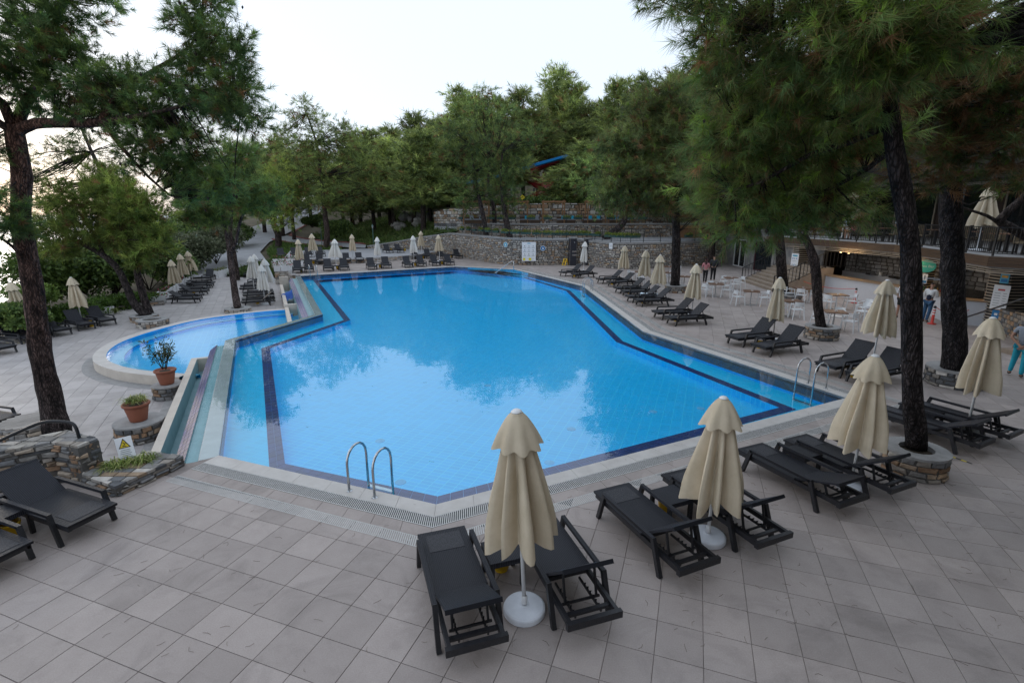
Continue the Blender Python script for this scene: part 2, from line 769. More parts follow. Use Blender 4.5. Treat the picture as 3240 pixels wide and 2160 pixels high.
def clip_poly(sub, clip):
    """Sutherland-Hodgman: sub clipped by a convex polygon."""
    n = len(clip)
    area = sum(clip[i][0] * clip[(i + 1) % n][1] - clip[(i + 1) % n][0] * clip[i][1] for i in range(n))
    cl = clip if area > 0 else clip[::-1]
    out = list(sub)
    for i in range(n):
        a, b = cl[i], cl[(i + 1) % n]
        inp, out = out, []
        for j in range(len(inp)):
            p, q = inp[j], inp[(j + 1) % len(inp)]
            sp = (b[0] - a[0]) * (p[1] - a[1]) - (b[1] - a[1]) * (p[0] - a[0])
            sq = (b[0] - a[0]) * (q[1] - a[1]) - (b[1] - a[1]) * (q[0] - a[0])
            if sp >= 0:
                out.append(p)
            if (sp >= 0) != (sq >= 0):
                t = sp / (sp - sq)
                out.append((p[0] + (q[0] - p[0]) * t, p[1] + (q[1] - p[1]) * t))
        if not out:
            return []
    return out


# ================================================================ SETTING
TILE_A = -0.342                       # heading of the upper deck's tile rows
TILE_S = 0.5028
ex = Vector((math.cos(.342), -math.sin(.342)))
ey = Vector((math.sin(.342), math.cos(.342)))
T_ORG = ex * (-14.111 * TILE_S) + ey * (10.396 * TILE_S)
M_tile = tile_material('deck_tile', TILE_A, (T_ORG.x, T_ORG.y), TILE_S, (.40, .345, .318), (.315, .268, .246), (.36, .308, .283))
LT_A = R(26.2)
M_ltile = tile_material('lower_deck_tile', LT_A, (0, 0), .5, (.42, .39, .38), (.35, .32, .31), (.39, .36, .35))
M_grout = mat('grout', (.29, .25, .23), (.21, .18, .165), 8, .9)
M_cope = mat('coping_stone', (.55, .52, .49), (.46, .43, .40), 3.0, .5, .05, 30, coords='World')
M_cope_wet = mat('wet_coping_stone', (.46, .44, .42), (.36, .345, .33), 2.0, .25, .04, 25, coords='World')
M_cream = mat('cream_limestone', (.62, .55, .47), (.52, .455, .39), 2.5, .6, .1, 25, coords='World')
M_slat = mat('grate_slat', (.56, .55, .53), (.44, .43, .41), 12, .5)
M_slot = mat('grate_slot', (.035, .036, .04), None, 5, .9)
POOL_A = math.atan2(-1.737, 4.542)
M_floor = pool_tile_material('pool_floor_tile', (.0, .51, .96), (.05, .68, 1.0), POOL_A, .25, .125, .055, .05)
M_shelf = pool_tile_material('pool_shelf_tile', (.002, .58, .95), (.02, .65, .97), POOL_A, .25, .125, .06, .05)
M_navy = mat('navy_tile', (.005, .024, .17), (.003, .014, .10), 5, .38, spec=.35, orand=.25)
M_navy_line = mat('pale_tile_joint', (.09, .24, .55), None, 5, .5)
M_pwall = mat('pool_wall_tile', (.006, .42, .92), (.006, .37, .86), 4, .3)
M_teal = mat('channel_plaster', (.27, .41, .44), (.20, .33, .36), 2.2, .5, .08, 18, coords='World')
M_kid = pool_tile_material('wading_pool_tile', (.006, .44, .84), (.08, .56, .88), LT_A, .25, .125, .08, .06)
M_kidstep = mat('wading_pool_step', (.10, .50, .74), (.08, .44, .68), 4, .35)
M_mortar = mat('stone_mortar', (.13, .12, .11), (.08, .075, .07), 9, .95, .4, 30)
M_stone = mat('laid_stone', (1.12, 1.1, 1.06), (.66, .64, .62), 7, .8, .7, 22, attr='tint')
M_cement = mat('cement_cap', (.33, .32, .31), (.24, .235, .23), 5, .85, .35, 28)
M_asphalt = mat('path_concrete', (.36, .36, .375), (.29, .29, .30), .7, .85, .1, 14, coords='World')
M_kerb = mat('red_kerb', (.28, .095, .08), (.20, .07, .06), 3, .8)
M_earth = mat('earth', (.11, .085, .055), (.06, .055, .03), .5, .95, .4, 4, coords='World')
M_grass = mat('lawn', (.085, .14, .042), (.05, .085, .028), 1.4, .9, .5, 9, coords='World')
M_white = mat('white_paint', (.80, .80, .79), (.70, .70, .69), 4, .55, .04, 20)
M_sea = None

main_poly = [(-5.783, 9.114), (-1.241, 7.378), (8.661, 12.337), (5.321, 19.998), (4.682, 33.482), (2.833, 37.793),
             (.218, 43.84), (-5.091, 46.296), (-16.365, 39.199), (-9.051, 23.771), (-10.509, 18.658)]
deck_poly = main_poly[:9] + [(-17.2, 39.7), (-19.4, 43.6), (-24.2, 51.3), (-26, 66), (27, 66), (27, -1.5), (-13, -1.5), (-13, 4.5), (-9.1, 7.6), (-6.12, 8.85)]
kid_outer = [(-12.876, 29.364, -0.75)[:2], (-14.222, 28.87, -0.75)[:2], (-15.744, 27.589, -0.75)[:2], (-16.955, 26.109, -0.75)[:2], (-17.398, 23.936, -0.75)[:2], (-17.51, 22.567, -0.75)[:2],
             (-17.349, 21.002, -0.75)[:2], (-16.697, 19.455, -0.75)[:2], (-15.796, 18.261, -0.75)[:2], (-15.037, 17.666, -0.75)[:2], (-14.018, 17.06, -0.75)[:2],
             (-12.922, 16.663, -0.75)[:2], (-12.011, 16.45, -0.75)[:2], (-11.3, 16.35)]
kid_outer = smooth_path(kid_outer, 2)
kid_close = [(-12.1, 18.4), (-11.35, 19.3), (-10.9, 18.85), (-9.4, 23.75), (-12.2, 29.3)]
low_poly = [(-6.2, 8.7), (-9.1, 7.6), (-13, 4.5), (-22, 4.5), (-26, 18), (-25.2, 24), (-24.9, 31), (-24.6, 33.4), (-29.4, 45.4), (-27.0, 47.6),
            (-21.9, 46.6), (-19.4, 43.6), (-17.2, 39.7), (-15.9, 38.8), (-9.3, 24.5), (-9.6, 18.7), (-5.9, 9.4)]

# ---- ground sheet
def sstep(a, b, x):
    t = np.clip((x - a) / (b - a), 0, 1)
    return t * t * (3 - 2 * t)


def ground_h(x, y):
    x = np.asarray(x, float)
    y = np.asarray(y, float)
    path = -1.15 + np.clip(y - 50, 0, 70) * .095
    zt = np.interp(x, [-18.2, -14, -10, -7.3], [.75, 1.25, 2.0, 2.45])
    yw = np.interp(x, [-18.2, -14, -10, -7.3, -5.4], [64.6, 63.6, 61.8, 59.4, 57.5])
    lawn = zt + np.clip(y - yw - .5, -6, 8) * .27 + np.clip(y - yw - 8.5, 0, 60) * .12
    w = sstep(-26, -9, x + np.clip(y - 64, 0, 60) * .35)
    h = path * (1 - w) + lawn * w
    h = h + np.clip(y - 92, 0, 200) * .16 * sstep(-62, -30, x)
    xl = -29 - np.clip((y - 25) / 35, 0, 1) * 19 - np.clip(y - 60, 0, 200) * .25
    h = h - np.clip(xl - x, 0, 120) * .42
    return np.maximum(h, -16.5)


def gh(x, y):
    return float(ground_h(x, y))


def over_deck(x, y, pad=0.0):
    """True where a built platform hides the ground."""
    if -25.5 + pad < x < 60 and y < 47:
        return True
    if inside((x, y), low_poly) or inside((x, y), deck_poly):
        return True
    return x > -5 and y < 62


def build_ground():
    xs = np.concatenate([np.linspace(-260, -80, 20), np.linspace(-76, 60, 110), np.linspace(66, 260, 18)])
    ys = np.concatenate([np.linspace(-80, 0, 9), np.linspace(3, 125, 100), np.linspace(132, 420, 24)])
    X, Y = np.meshgrid(xs, ys)
    Z = ground_h(X, Y)
    Z = Z + .12 * np.sin(X * 1.3 + Y * .7) * np.sin(Y * 1.1 - X * .4) * (Y > 56)
    for i in range(X.shape[0]):
        for j in range(X.shape[1]):
            x, y = X[i, j], Y[i, j]
            if over_deck(x, y):
                Z[i, j] = min(Z[i, j], -3.2)
            elif y < 50 and x < -20:
                Z[i, j] = min(Z[i, j], -1.25)
    nx, ny = len(xs), len(ys)
    V = np.stack([X.ravel(), Y.ravel(), Z.ravel()], -1)
    idx = np.arange(nx * ny).reshape(ny, nx)
    F = np.stack([idx[:-1, :-1].ravel(), idx[:-1, 1:].ravel(), idx[1:, 1:].ravel(), idx[1:, :-1].ravel()], -1)
    me = numpy_mesh('ground', V, F, None, M_earth)
    me.polygons.foreach_set('use_smooth', [True] * len(F))
    tag(obj('ground', me), 'dry earth hillside rising behind the pool and falling to the sea', kind='structure')


build_ground()

m_, nt_, out_ = nodes_of('sea_water')
p_ = N(nt_, 'BsdfPrincipled')
p_.inputs['Base Color'].default_value = (.30, .38, .46, 1)
p_.inputs['Specular IOR Level'].default_value = .2
p_.inputs['Roughness'].default_value = .25
n_ = N(nt_, 'TexNoise')
n_.inputs['Scale'].default_value = .55
n_.inputs['Detail'].default_value = 6
g_ = N(nt_, 'NewGeometry')
nt_.links.new(g_.outputs['Position'], n_.inputs['Vector'])
b_ = N(nt_, 'Bump')
b_.inputs['Strength'].default_value = .25
b_.inputs['Distance'].default_value = .25
nt_.links.new(n_.outputs['Fac'], b_.inputs['Height'])
nt_.links.new(b_.outputs['Normal'], p_.inputs['Normal'])
nt_.links.new(p_.outputs[0], out_.inputs['Surface'])
M_sea = m_
tag(MB().quad((-9000, -3000, -14.5), (3000, -3000, -14.5), (3000, 9000, -14.5), (-9000, 9000, -14.5)).build('sea', M_sea), 'pale rippled sea beyond the shrubs', kind='structure')

# ---- upper deck: slab, tiles
up = tag(MB().prism(deck_poly, -.35, -.013).build('upper_deck', M_grout), 'beige tiled pool terrace', kind='structure')
near_line = [(-6.05, 9.22), main_poly[0], main_poly[1], main_poly[2]]
edge_near = [main_poly[0], main_poly[1], main_poly[2]]
edge_right = [main_poly[2], main_poly[3], main_poly[4], main_poly[5], main_poly[6]]
edge_far = [main_poly[6], main_poly[7], main_poly[8]]


def band(edge, d0, d1):
    return poly_offset(edge, d0), poly_offset(edge, d1)


def dist_edge(p, edge):
    best = 1e9
    for i in range(len(edge) - 1):
        a, b = Vector(edge[i]), Vector(edge[i + 1])
        d = b - a
        t = max(0, min(1, (Vector(p) - a).dot(d) / d.length_squared))
        best = min(best, (Vector(p) - a - d * t).length)
    return best


near_right = edge_near + edge_right[1:]
all_edge = near_right + edge_far[1:]
CP = .31
# coping pieces all round, each a slab of stone
cop = tag(thing('coping', 'pale stone coping round the pool edge', None, (0, 0, 0)), kind='structure')
for ed, wd in ((near_right, CP), (edge_far, .5)):
    line = []
    for i in range(len(ed) - 1):
        n = max(1, int((Vector(ed[i + 1]) - Vector(ed[i])).length / .62))
        for k in range(n):
            a, b = Vector(ed[i]).lerp(Vector(ed[i + 1]), k / n), Vector(ed[i]).lerp(Vector(ed[i + 1]), (k + 1) / n)
            line.append((a, b, i, k == 0, k == n - 1))
    o0, o1 = poly_offset(ed, .0), poly_offset(ed, wd)
    for a, b, i, first, last in line:
        A, B = Vector(o1[i]), Vector(o1[i + 1])
        e0, e1 = Vector(ed[i]), Vector(ed[i + 1])
        ta = (a - e0).length / (e1 - e0).length
        tb = (b - e0).length / (e1 - e0).length
        qa, qb = A.lerp(B, ta), A.lerp(B, tb)
        g = (b - a).normalized() * .0025
        MB().prism([tuple(a + g), tuple(qa + g), tuple(qb - g), tuple(b - g)], -.05, .003 + rnd.uniform(0, .002)).build('coping_slab', M_cope, cop)
# drain grates along the two near edges and the right-hand side
gr = tag(thing('drain_grate', 'two rows of pale slatted drain grate along the near and right pool edges', 'drain'), None)
for d0, d1 in ((CP + .004, .585), (.845, 1.065)):
    a, b = band(near_right, d0, d1)
    tr = MB()
    strip(tr, a, b, -.004, -.004)
    tr.build('grate_channel', M_slot, gr)
    sl = MB()
    for i in range(len(a) - 1):
        A0, A1, B0, B1 = Vector(a[i]), Vector(a[i + 1]), Vector(b[i]), Vector(b[i + 1])
        L_ = (A1 - A0).length
        lim = L_ if i < 2 else L_
        pit = .034 if i < 2 else .05
        n = int(lim / pit)
        for k in range(n):
            t0, t1 = (k + .2) / n, (k + .2 + .52) / n
            p0, p1, q0, q1 = A0.lerp(A1, t0), A0.lerp(A1, t1), B0.lerp(B1, t0), B0.lerp(B1, t1)
            sl.quad((*p0, .004), (*q0, .004), (*q1, .004), (*p1, .004))
        for s0, s1 in ((0, .06), (.94, 1)):
            sl.quad((*A0.lerp(B0, s0), .0045), (*A0.lerp(B0, s1), .0045), (*A1.lerp(B1, s1), .0045), (*A1.lerp(B1, s0), .0045))
    o_ = sl.build('slats', M_slat, gr)
    o_['kind'] = 'stuff'
# border tiles between the two grates
for (d0, d1, ed) in ((.59, .84, near_right), (.505, .76, edge_far)):
    a, b = band(ed, d0, d1)
    for i in range(len(a) - 1):
        A0, A1, B0, B1 = Vector(a[i]), Vector(a[i + 1]), Vector(b[i]), Vector(b[i + 1])
        n = max(1, int((A1 - A0).length / TILE_S))
        if i < 2 and ed is near_right:
            for k in range(n):
                t0, t1 = (k + .007) / n, (k + .993) / n
                MB().prism([A0.lerp(A1, t0), B0.lerp(B1, t0), B0.lerp(B1, t1), A0.lerp(A1, t1)], -.012, .001).build('border_tile', M_tile, up)
        else:
            mb = MB()
            for k in range(n):
                t0, t1 = (k + .007) / n, (k + .993) / n
                mb.prism([A0.lerp(A1, t0), B0.lerp(B1, t0), B0.lerp(B1, t1), A0.lerp(A1, t1)], -.012, .001)
            mb.build('border_tiles', M_tile, up)['kind'] = 'stuff'


def tile_mesh(s, gap, name, material):
    mb = MB()
    g, c = gap / 2, .003
    lo = [(g, g), (s - g, g), (s - g, s - g), (g, s - g)]
    hi = [(g + c, g + c), (s - g - c, g + c), (s - g - c, s - g - c), (g + c, s - g - c)]
    mb.add([(x, y, -.012) for x, y in lo] + [(x, y, -.0025) for x, y in lo] + [(x, y, 0) for x, y in hi],
           [(8, 9, 10, 11)] + [(4 + i, 4 + (i + 1) % 4, 8 + (i + 1) % 4, 8 + i) for i in range(4)] + [(i, (i + 1) % 4, 4 + (i + 1) % 4, 4 + i) for i in range(4)])
    return mb.mesh(name, material)


def lay_tiles(parent, org, ang, s, gap, z, keep, view_r, limit, material):
    """Square tiles on a grid; the nearest become objects, the others are joined."""
    ux, uy = Vector((math.cos(ang), math.sin(ang))), Vector((-math.sin(ang), math.cos(ang)))
    cells = []
    for i in range(-150, 150):
        for j in range(-150, 220):
            p = org + ux * (i * s) + uy * (j * s)
            c = p + (ux + uy) * (s / 2)
            if keep(c, [p, p + ux * s, p + (ux + uy) * s, p + uy * s]):
                cells.append((c.length, p))
    cells.sort(key=lambda t: t[0])
    me = tile_mesh(s, gap, 'tile', material)
    near = [t for t in cells if t[0] > 0]
    vis = [t for t in near if t[1].y > 3.2 and abs(t[1].x) < t[1].y * 1.05 + 2.5]
    single = set(id(t) for t in vis[:limit])
    V, F = [], []
    base = [v.co.copy() for v in me.vertices]
    polys = [tuple(p.vertices) for p in me.polygons]
    for t in cells:
        p = t[1]
        zz = z + rnd.uniform(-.0008, .0008)
        if id(t) in single:
            o = obj('tile', me, parent, (p.x, p.y, zz), ang)
            o.rotation_euler = (rnd.uniform(-.002, .002), rnd.uniform(-.002, .002), ang)
        else:
            k = len(V)
            for b in base:
                q = p + ux * b.x + uy * b.y
                V.append((q.x, q.y, zz + b.z))
            F += [tuple(a + k for a in f) for f in polys]
    if V:
        m2 = bpy.data.meshes.new('tile_field')
        m2.from_pydata(V, [], F)
        m2.materials.append(material)
        m2.update()
        obj('tile_field', m2, parent)['kind'] = 'stuff'


def keep_up(c, cs):
    if not (3 < c.y < 64 and abs(c.x) < c.y * 1.15 + 4):
        return False
    if not inside(c, deck_poly):
        return False
    if any(inside(q, main_poly) for q in cs):
        return False
    if any(not inside(q, deck_poly) for q in cs) and (c.x < -5 and c.y < 30):
        return False
    dn = dist_edge(c, near_right)
    if dn < .80:
        return False
    if dist_edge(c, edge_far) < .48:
        return False
    return True


lay_tiles(up, T_ORG, TILE_A, TILE_S, .0065, 0.0, keep_up, 12, 290, M_tile)

# ---- lower deck
lo = tag(MB().prism(low_poly, -1.6, -1.113).build('lower_deck', M_grout), 'lower pale tiled terrace left of the pool', kind='structure')
kid_poly = kid_outer + kid_close


def keep_low(c, cs):
    if not (5 < c.y < 48 and abs(c.x) < c.y * 1.1 + 4):
        return False
    if not inside(c, low_poly) or inside(c, kid_poly):
        return False
    return True


lay_tiles(lo, Vector((0, 0)), LT_A, .5, .008, -1.1, keep_low, 12, 120, M_ltile)

# ---- main pool: walls, shelf, floor, navy band
pool = tag(thing('pool_basin', 'blue tiled swimming pool basin', None), kind='structure')
ZS, ZF = -.42, -.62
shelf_in = [(-4.708, 9.562, -0.42)[:2], (-1.366, 8.308, -0.42)[:2], (7.162, 12.708, -0.42)[:2], (4.226, 19.913, -0.42)[:2], (3.652, 34.009, -0.42)[:2], (0.979, 41.108, -0.42)[:2], (-2.891, 45.532, -0.42)[:2], (-5.812, 46.706, -0.42)[:2], (-15.81, 40.791, -0.42)[:2], (-7.911, 24.274, -0.42)[:2], (-9.351, 18.881, -0.42)[:2]]
w = MB()
n = len(main_poly)
for i in range(n):
    a, b = main_poly[i], main_poly[(i + 1) % n]
    w.quad((*a, -.03), (*b, -.03), (*b, -.012 - .05), (*a, -.012 - .05), 0)
    w.quad((*a, -.062), (*b, -.062), (*b, -.13), (*a, -.13), 1)
    w.quad((*a, -.13), (*b, -.13), (*b, ZS), (*a, ZS), 0)
w.build('pool_wall', [M_pwall, M_navy], pool)
MB().prism([(p[0], p[1]) for p in main_poly], ZS - .8, ZS - .8).build('pool_foundation', M_shelf, pool)
# shelf is the ring between wall and drop; it is laid as quads between matching corners
sh = MB()
ring_out = main_poly
for i in range(n):
    j = (i + 1) % n
    sh.quad((*ring_out[i], ZS), (*ring_out[j], ZS), (*shelf_in[j], ZS), (*shelf_in[i], ZS))
sh.build('pool_shelf', M_shelf, pool)
dr = MB()
for i in range(n):
    j = (i + 1) % n
    dr.quad((*shelf_in[i], ZS), (*shelf_in[j], ZS), (*shelf_in[j], ZF), (*shelf_in[i], ZF))
dr.build('pool_drop', M_floor, pool)
MB().prism([tuple(p) for p in shelf_in], ZF, ZF).build('pool_floor', M_floor, pool)
# navy band on the shelf edge: two courses of tiles
bo = poly_offset(shelf_in, .30, True)
bm_ = poly_offset(shelf_in, .0, True)
jb = MB()
for i in range(n):
    j = (i + 1) % n
    jb.quad((*bm_[i], ZS + .004), (*bm_[j], ZS + .004), (*bo[j], ZS + .004), (*bo[i], ZS + .004))
jb.build('band_joint', M_navy_line, pool)
far_tiles = MB()
for i in range(n):
    j = (i + 1) % n
    A0, A1, B0, B1 = Vector(bm_[i]), Vector(bm_[j]), Vector(bo[i]), Vector(bo[j])
    k_ = max(1, int((A1 - A0).length / .25))
    for k in range(k_):
        for (u0, u1) in ((.02, .49), (.51, .98)):
            t0, t1 = (k + .03) / k_, (k + .97) / k_
            q = [A0.lerp(A1, t0).lerp(B0.lerp(B1, t0), u0), A0.lerp(A1, t1).lerp(B0.lerp(B1, t1), u0),
                 A0.lerp(A1, t1).lerp(B0.lerp(B1, t1), u1), A0.lerp(A1, t0).lerp(B0.lerp(B1, t0), u1)]
            if i in (0, 10) and k % 1 == 0:
                MB().prism(q, ZS + .004, ZS + .012).build('navy_tile', M_navy, pool)
            else:
                far_tiles.prism(q, ZS + .008, ZS + .012)
far_tiles.build('navy_tiles', M_navy, pool)['kind'] = 'stuff'
# broad underwater steps near the far corner
stp = MB()
for k in range(4):
    f = k / 4
    a = Vector((-2.779, 45.828, -0.42)[:2]).lerp(Vector((0.237, 46.05, -0.3)[:2]), f)
    b = Vector((0.923, 41.253, -0.42)[:2]).lerp(Vector((1.554, 44.158, -0.3)[:2]), f)
    c1, c2 = Vector(main_poly[6]) + Vector((.9, -2.2)) * (1 - f), Vector(main_poly[6]) + Vector((-2.4, .95)) * (1 - f) * 1.4
    z = ZS + .09 * (k + 1)
    stp.prism([tuple(a), tuple(b), tuple(Vector(main_poly[6]) + Vector((1.1, -2.6))), main_poly[6], tuple(Vector(main_poly[6]) + Vector((-4.2, 1.9)))], ZS, z, 0)
stp.build('pool_steps', M_shelf, pool)
M_inlet = mat('inlet_plastic', (.12, .52, .85), None, 4, .5)
for p in ((-2.241, 9.174, -0.62), (0.812, 10.002, -0.62), (5.24, 13.149, -0.62), (-3.138, 11.09, -0.62), (1.486, 11.77, -0.62), (3.852, 12.925, -0.62), (-0.767, 15.1, -0.62)):
    MB().lathe([(.0, .012), (.05, .012), (.055, .008), (.11, .008), (.115, .0)], 14, p).build('floor_inlet', M_inlet, pool)

wet = poly_offset([main_poly[8], main_poly[9], main_poly[10], main_poly[0]], .34)
water_poly = main_poly[:9] + [wet[0], wet[1], wet[2], wet[3]]
M_water = water_material('pool_water', (.86, .97, 1.0), .006, 1.1)
tag(MB().prism(water_poly, -.03, -.03).build('pool_water', M_water), 'still clear pool water mirroring sky and pines', kind='structure')
# overflow coping just under the water film
le = [main_poly[8], main_poly[9], main_poly[10], main_poly[0]]
ob = tag(thing('overflow_edge', 'wet overflow edge and spill channels on the low side of the pool', None), kind='structure')
mb = MB()
slab(mb, le, poly_offset(le, .35), -.35, -.036)
mb.build('overflow_coping', M_cope_wet, ob)


def channel(p0, p1, nm, open_end):
    """Spill channel beside the overflow edge between two points of the pool outline."""
    e = [p0, p1]
    prof = [(.35, -.037), (.37, -.20), (.61, -.20), (.62, -.15), (.88, -.34), (.88, -1.09), (1.33, -1.09), (1.33, -.60), (1.53, -.60), (1.53, -1.6)]
    mats_ = [M_teal, M_teal, M_teal, M_navy, M_teal, M_teal, M_teal, M_cream, M_cream]
    mb_ = MB()
    use = []
    for m__ in mats_:
        if m__ not in use:
            use.append(m__)
    for k in range(len(prof) - 1):
        a, b = poly_offset(e, prof[k][0]), poly_offset(e, prof[k + 1][0])
        if mats_[k] is M_navy:
            mb_.quad((*a[0], prof[k][1] - .006), (*b[0], prof[k + 1][1] - .006), (*b[1], prof[k + 1][1] - .006), (*a[1], prof[k][1] - .006), len(use))
            continue
        mb_.quad((*a[0], prof[k][1]), (*b[0], prof[k + 1][1]), (*b[1], prof[k + 1][1]), (*a[1], prof[k][1]), use.index(mats_[k]))
    mb_.build(nm, use + [M_cope], ob)
    a, b = poly_offset(e, .62), poly_offset(e, .88)
    A0, A1, B0, B1 = Vector((*a[0], -.15)), Vector((*a[1], -.15)), Vector((*b[0], -.34)), Vector((*b[1], -.34))
    k_ = max(1, int((A1 - A0).length / .25))
    far = MB()
    for k in range(k_):
        for (u0, u1) in ((.02, .32), (.345, .655), (.68, .98)):
            t0, t1 = (k + .03) / k_, (k + .97) / k_
            q = [A0.lerp(A1, t0).lerp(B0.lerp(B1, t0), u0), A0.lerp(A1, t1).lerp(B0.lerp(B1, t1), u0),
                 A0.lerp(A1, t1).lerp(B0.lerp(B1, t1), u1), A0.lerp(A1, t0).lerp(B0.lerp(B1, t0), u1)]
            pts = [tuple(v) for v in q] + [tuple(v + Vector((0, 0, .008))) for v in q]
            t_ = (MB() if open_end else far).add(pts, [(4, 5, 6, 7), (0, 1, 5, 4), (1, 2, 6, 5), (2, 3, 7, 6), (3, 0, 4, 7)])
            if open_end:
                t_.build('spill_tile', M_navy, ob)
    if far.v:
        far.build('spill_tiles', M_navy, ob)['kind'] = 'stuff'


channel(main_poly[10], main_poly[0], 'near_channel', True)
channel(main_poly[8], main_poly[9], 'far_channel', False)
# water lying in the near trough and a thin stream in the gutter
M_gut = water_material('gutter_water', (.80, .95, .97), .02, 6, .05, .05, .22)
a, b = poly_offset([main_poly[10], main_poly[0]], .375), poly_offset([main_poly[10], main_poly[0]], .605)
MB().quad((*a[0], -.17), (*a[1], -.17), (*b[1], -.17), (*b[0], -.17)).build('gutter_water', M_gut, ob)
# cream end walls of the two troughs
e = [main_poly[10], main_poly[0]]
a, b = Vector(poly_offset(e, .88)[0]), Vector(poly_offset(e, 1.53)[0])
d_ = (Vector(main_poly[0]) - Vector(main_poly[10])).normalized()
MB().prism([tuple(a + d_ * .02), tuple(b + d_ * .02), tuple(b - d_ * .18), tuple(a - d_ * .18)], -1.6, -.603).build('trough_end', M_cream, ob)
e = [main_poly[8], main_poly[9]]
d_ = (Vector(main_poly[9]) - Vector(main_poly[8])).normalized()
o1, o2 = poly_offset(e, .88), poly_offset(e, 1.53)
ta = .62
a, b = Vector(o1[0]).lerp(Vector(o1[1]), ta), Vector(o2[0]).lerp(Vector(o2[1]), ta)
MB().prism([tuple(a), tuple(b), tuple(b + d_ * .25), tuple(a + d_ * .25)], -1.6, -.45).build('trough_end', M_cream, ob)
a2 = Vector(o1[0])
b2 = Vector(o2[0])
MB().prism([tuple(a2 - d_ * .1), tuple(b2 - d_ * .1), tuple(b2 - d_ * .4), tuple(a2 - d_ * .4)], -1.6, -.05).build('trough_end', M_cream, ob)

# ---- wading pool on the lower deck
wad = tag(thing('wading_pool', 'rounded shallow wading pool with pale raised kerb', None), kind='structure')
kin = poly_offset(kid_outer, -.42)
kin2 = poly_offset(kid_outer, -.95)
kb = MB()
no = len(kid_outer)
for i in range(no - 1):
    A, B, Cc, D = kid_outer[i], kid_outer[i + 1], kin[i + 1], kin[i]
    kb.quad((*A, -.75), (*B, -.75), (*Cc, -.76), (*D, -.76), 0)
    kb.quad((*A, -1.2), (*B, -1.2), (*B, -.75), (*A, -.75), 1)
    kb.quad((*D, -.76), (*Cc, -.76), (*Cc, -.95), (*D, -.95), 2)
    kb.quad((*D, -.95), (*Cc, -.95), (*kin2[i + 1], -.95), (*kin2[i], -.95), 3)
    kb.quad((*kin2[i], -.95), (*kin2[i + 1], -.95), (*kin2[i + 1], -.975), (*kin2[i], -.975), 4)
    kb.quad((*kin2[i], -.975), (*kin2[i + 1], -.975), (*kin2[i + 1], -1.08), (*kin2[i], -1.08), 2)
kb.build('kerb', [M_cope, M_cream, M_pwall, M_kidstep, M_navy], wad)
MB().prism([tuple(p) for p in kin2] + kid_close, -1.08, -1.08).build('wading_floor', M_kid, wad)
M_kwater = water_material('wading_water', (.86, .97, 1.0), .012, 2.0, .04, 0.0, .30)
kwp = [tuple(p) for p in kin] + [(-11.7, 18.2), (-11.35, 19.3), (-10.85, 18.8), (-9.42, 23.75), (-12.1, 29.2)]
tag(MB().prism(kwp, -.79, -.79).build('wading_water', M_kwater), 'rippled shallow water of the wading pool', kind='structure')
wl = [main_poly[9], main_poly[10]]
a = poly_offset(wl, .351)
MB().quad((*a[0], -.04), (*a[1], -.04), (*a[1], -1.3), (*a[0], -1.3)).build('dividing_wall', M_navy, wad)
# grey stone border setts round the wading pool foot
fo = poly_offset(kid_outer, .38)
sb = MB()
for i in range(no // 2, no - 1):
    t = rnd.uniform(.8, 1.1)
    A, B = Vector(kid_outer[i]), Vector(kid_outer[i + 1])
    A2, B2 = Vector(fo[i]), Vector(fo[i + 1])
    MB().prism([tuple(A.lerp(B, .02)), tuple(A2.lerp(B2, .02)), tuple(A2.lerp(B2, .98)), tuple(A.lerp(B, .98))], -1.105, -1.092).build('border_stone', M_cement, wad)
# grey flag strip beside the cream wall
e = [main_poly[10], main_poly[0]]
a, b = poly_offset(e, 1.75), poly_offset(e, 2.0)
MB().prism([a[0], b[0], b[1], a[1]], -1.105, -1.092).build('flag_strip', M_cement, lo)

# ---- face of the upper deck above the lower one (far left) and near the steps
fw = thing('terrace_wall', 'low dry stone wall holding the far end of the terrace', 'wall')
pth = [(-24.2, 51.3), (-19.4, 43.6), (-17.2, 39.7), (-16.6, 39.2)]
co = MB()
slab(co, pth, poly_offset(pth, -.25), -1.6, -.02)
co.build('wall_core', M_mortar, fw)
lay_stones(fw, stones_on(pth, -1.1, -.02, LIME, (.12, .2), (.2, .45), seed=4), M_stone, True, 120)
cp = MB()
slab(cp, poly_offset(pth, .05), poly_offset(pth, -.28), -.018, .03)
cp.build('wall_cap', M_cement, fw)

# ---- raised paved platform at the far left, with stone face
plat = [(-22.346, 50.028, 0.45)[:2], (-17.225, 48.386, 0.45)[:2], (-13.751, 50.313, 0.45)[:2], (-10.588, 53.663, 0.45)[:2], (-8.6, 59.0), (-12, 63.5), (-18, 64.8), (-26, 60)]
ps = thing('raised_platform', 'low grey paved platform with stone face behind the loungers', 'platform')
MB().prism(plat, -.3, .44).build('platform_core', M_asphalt, ps)
lay_stones(ps, stones_on(plat[:5], 0, .42, LIME, (.12, .2), (.25, .5), seed=5), M_stone, True, 100)

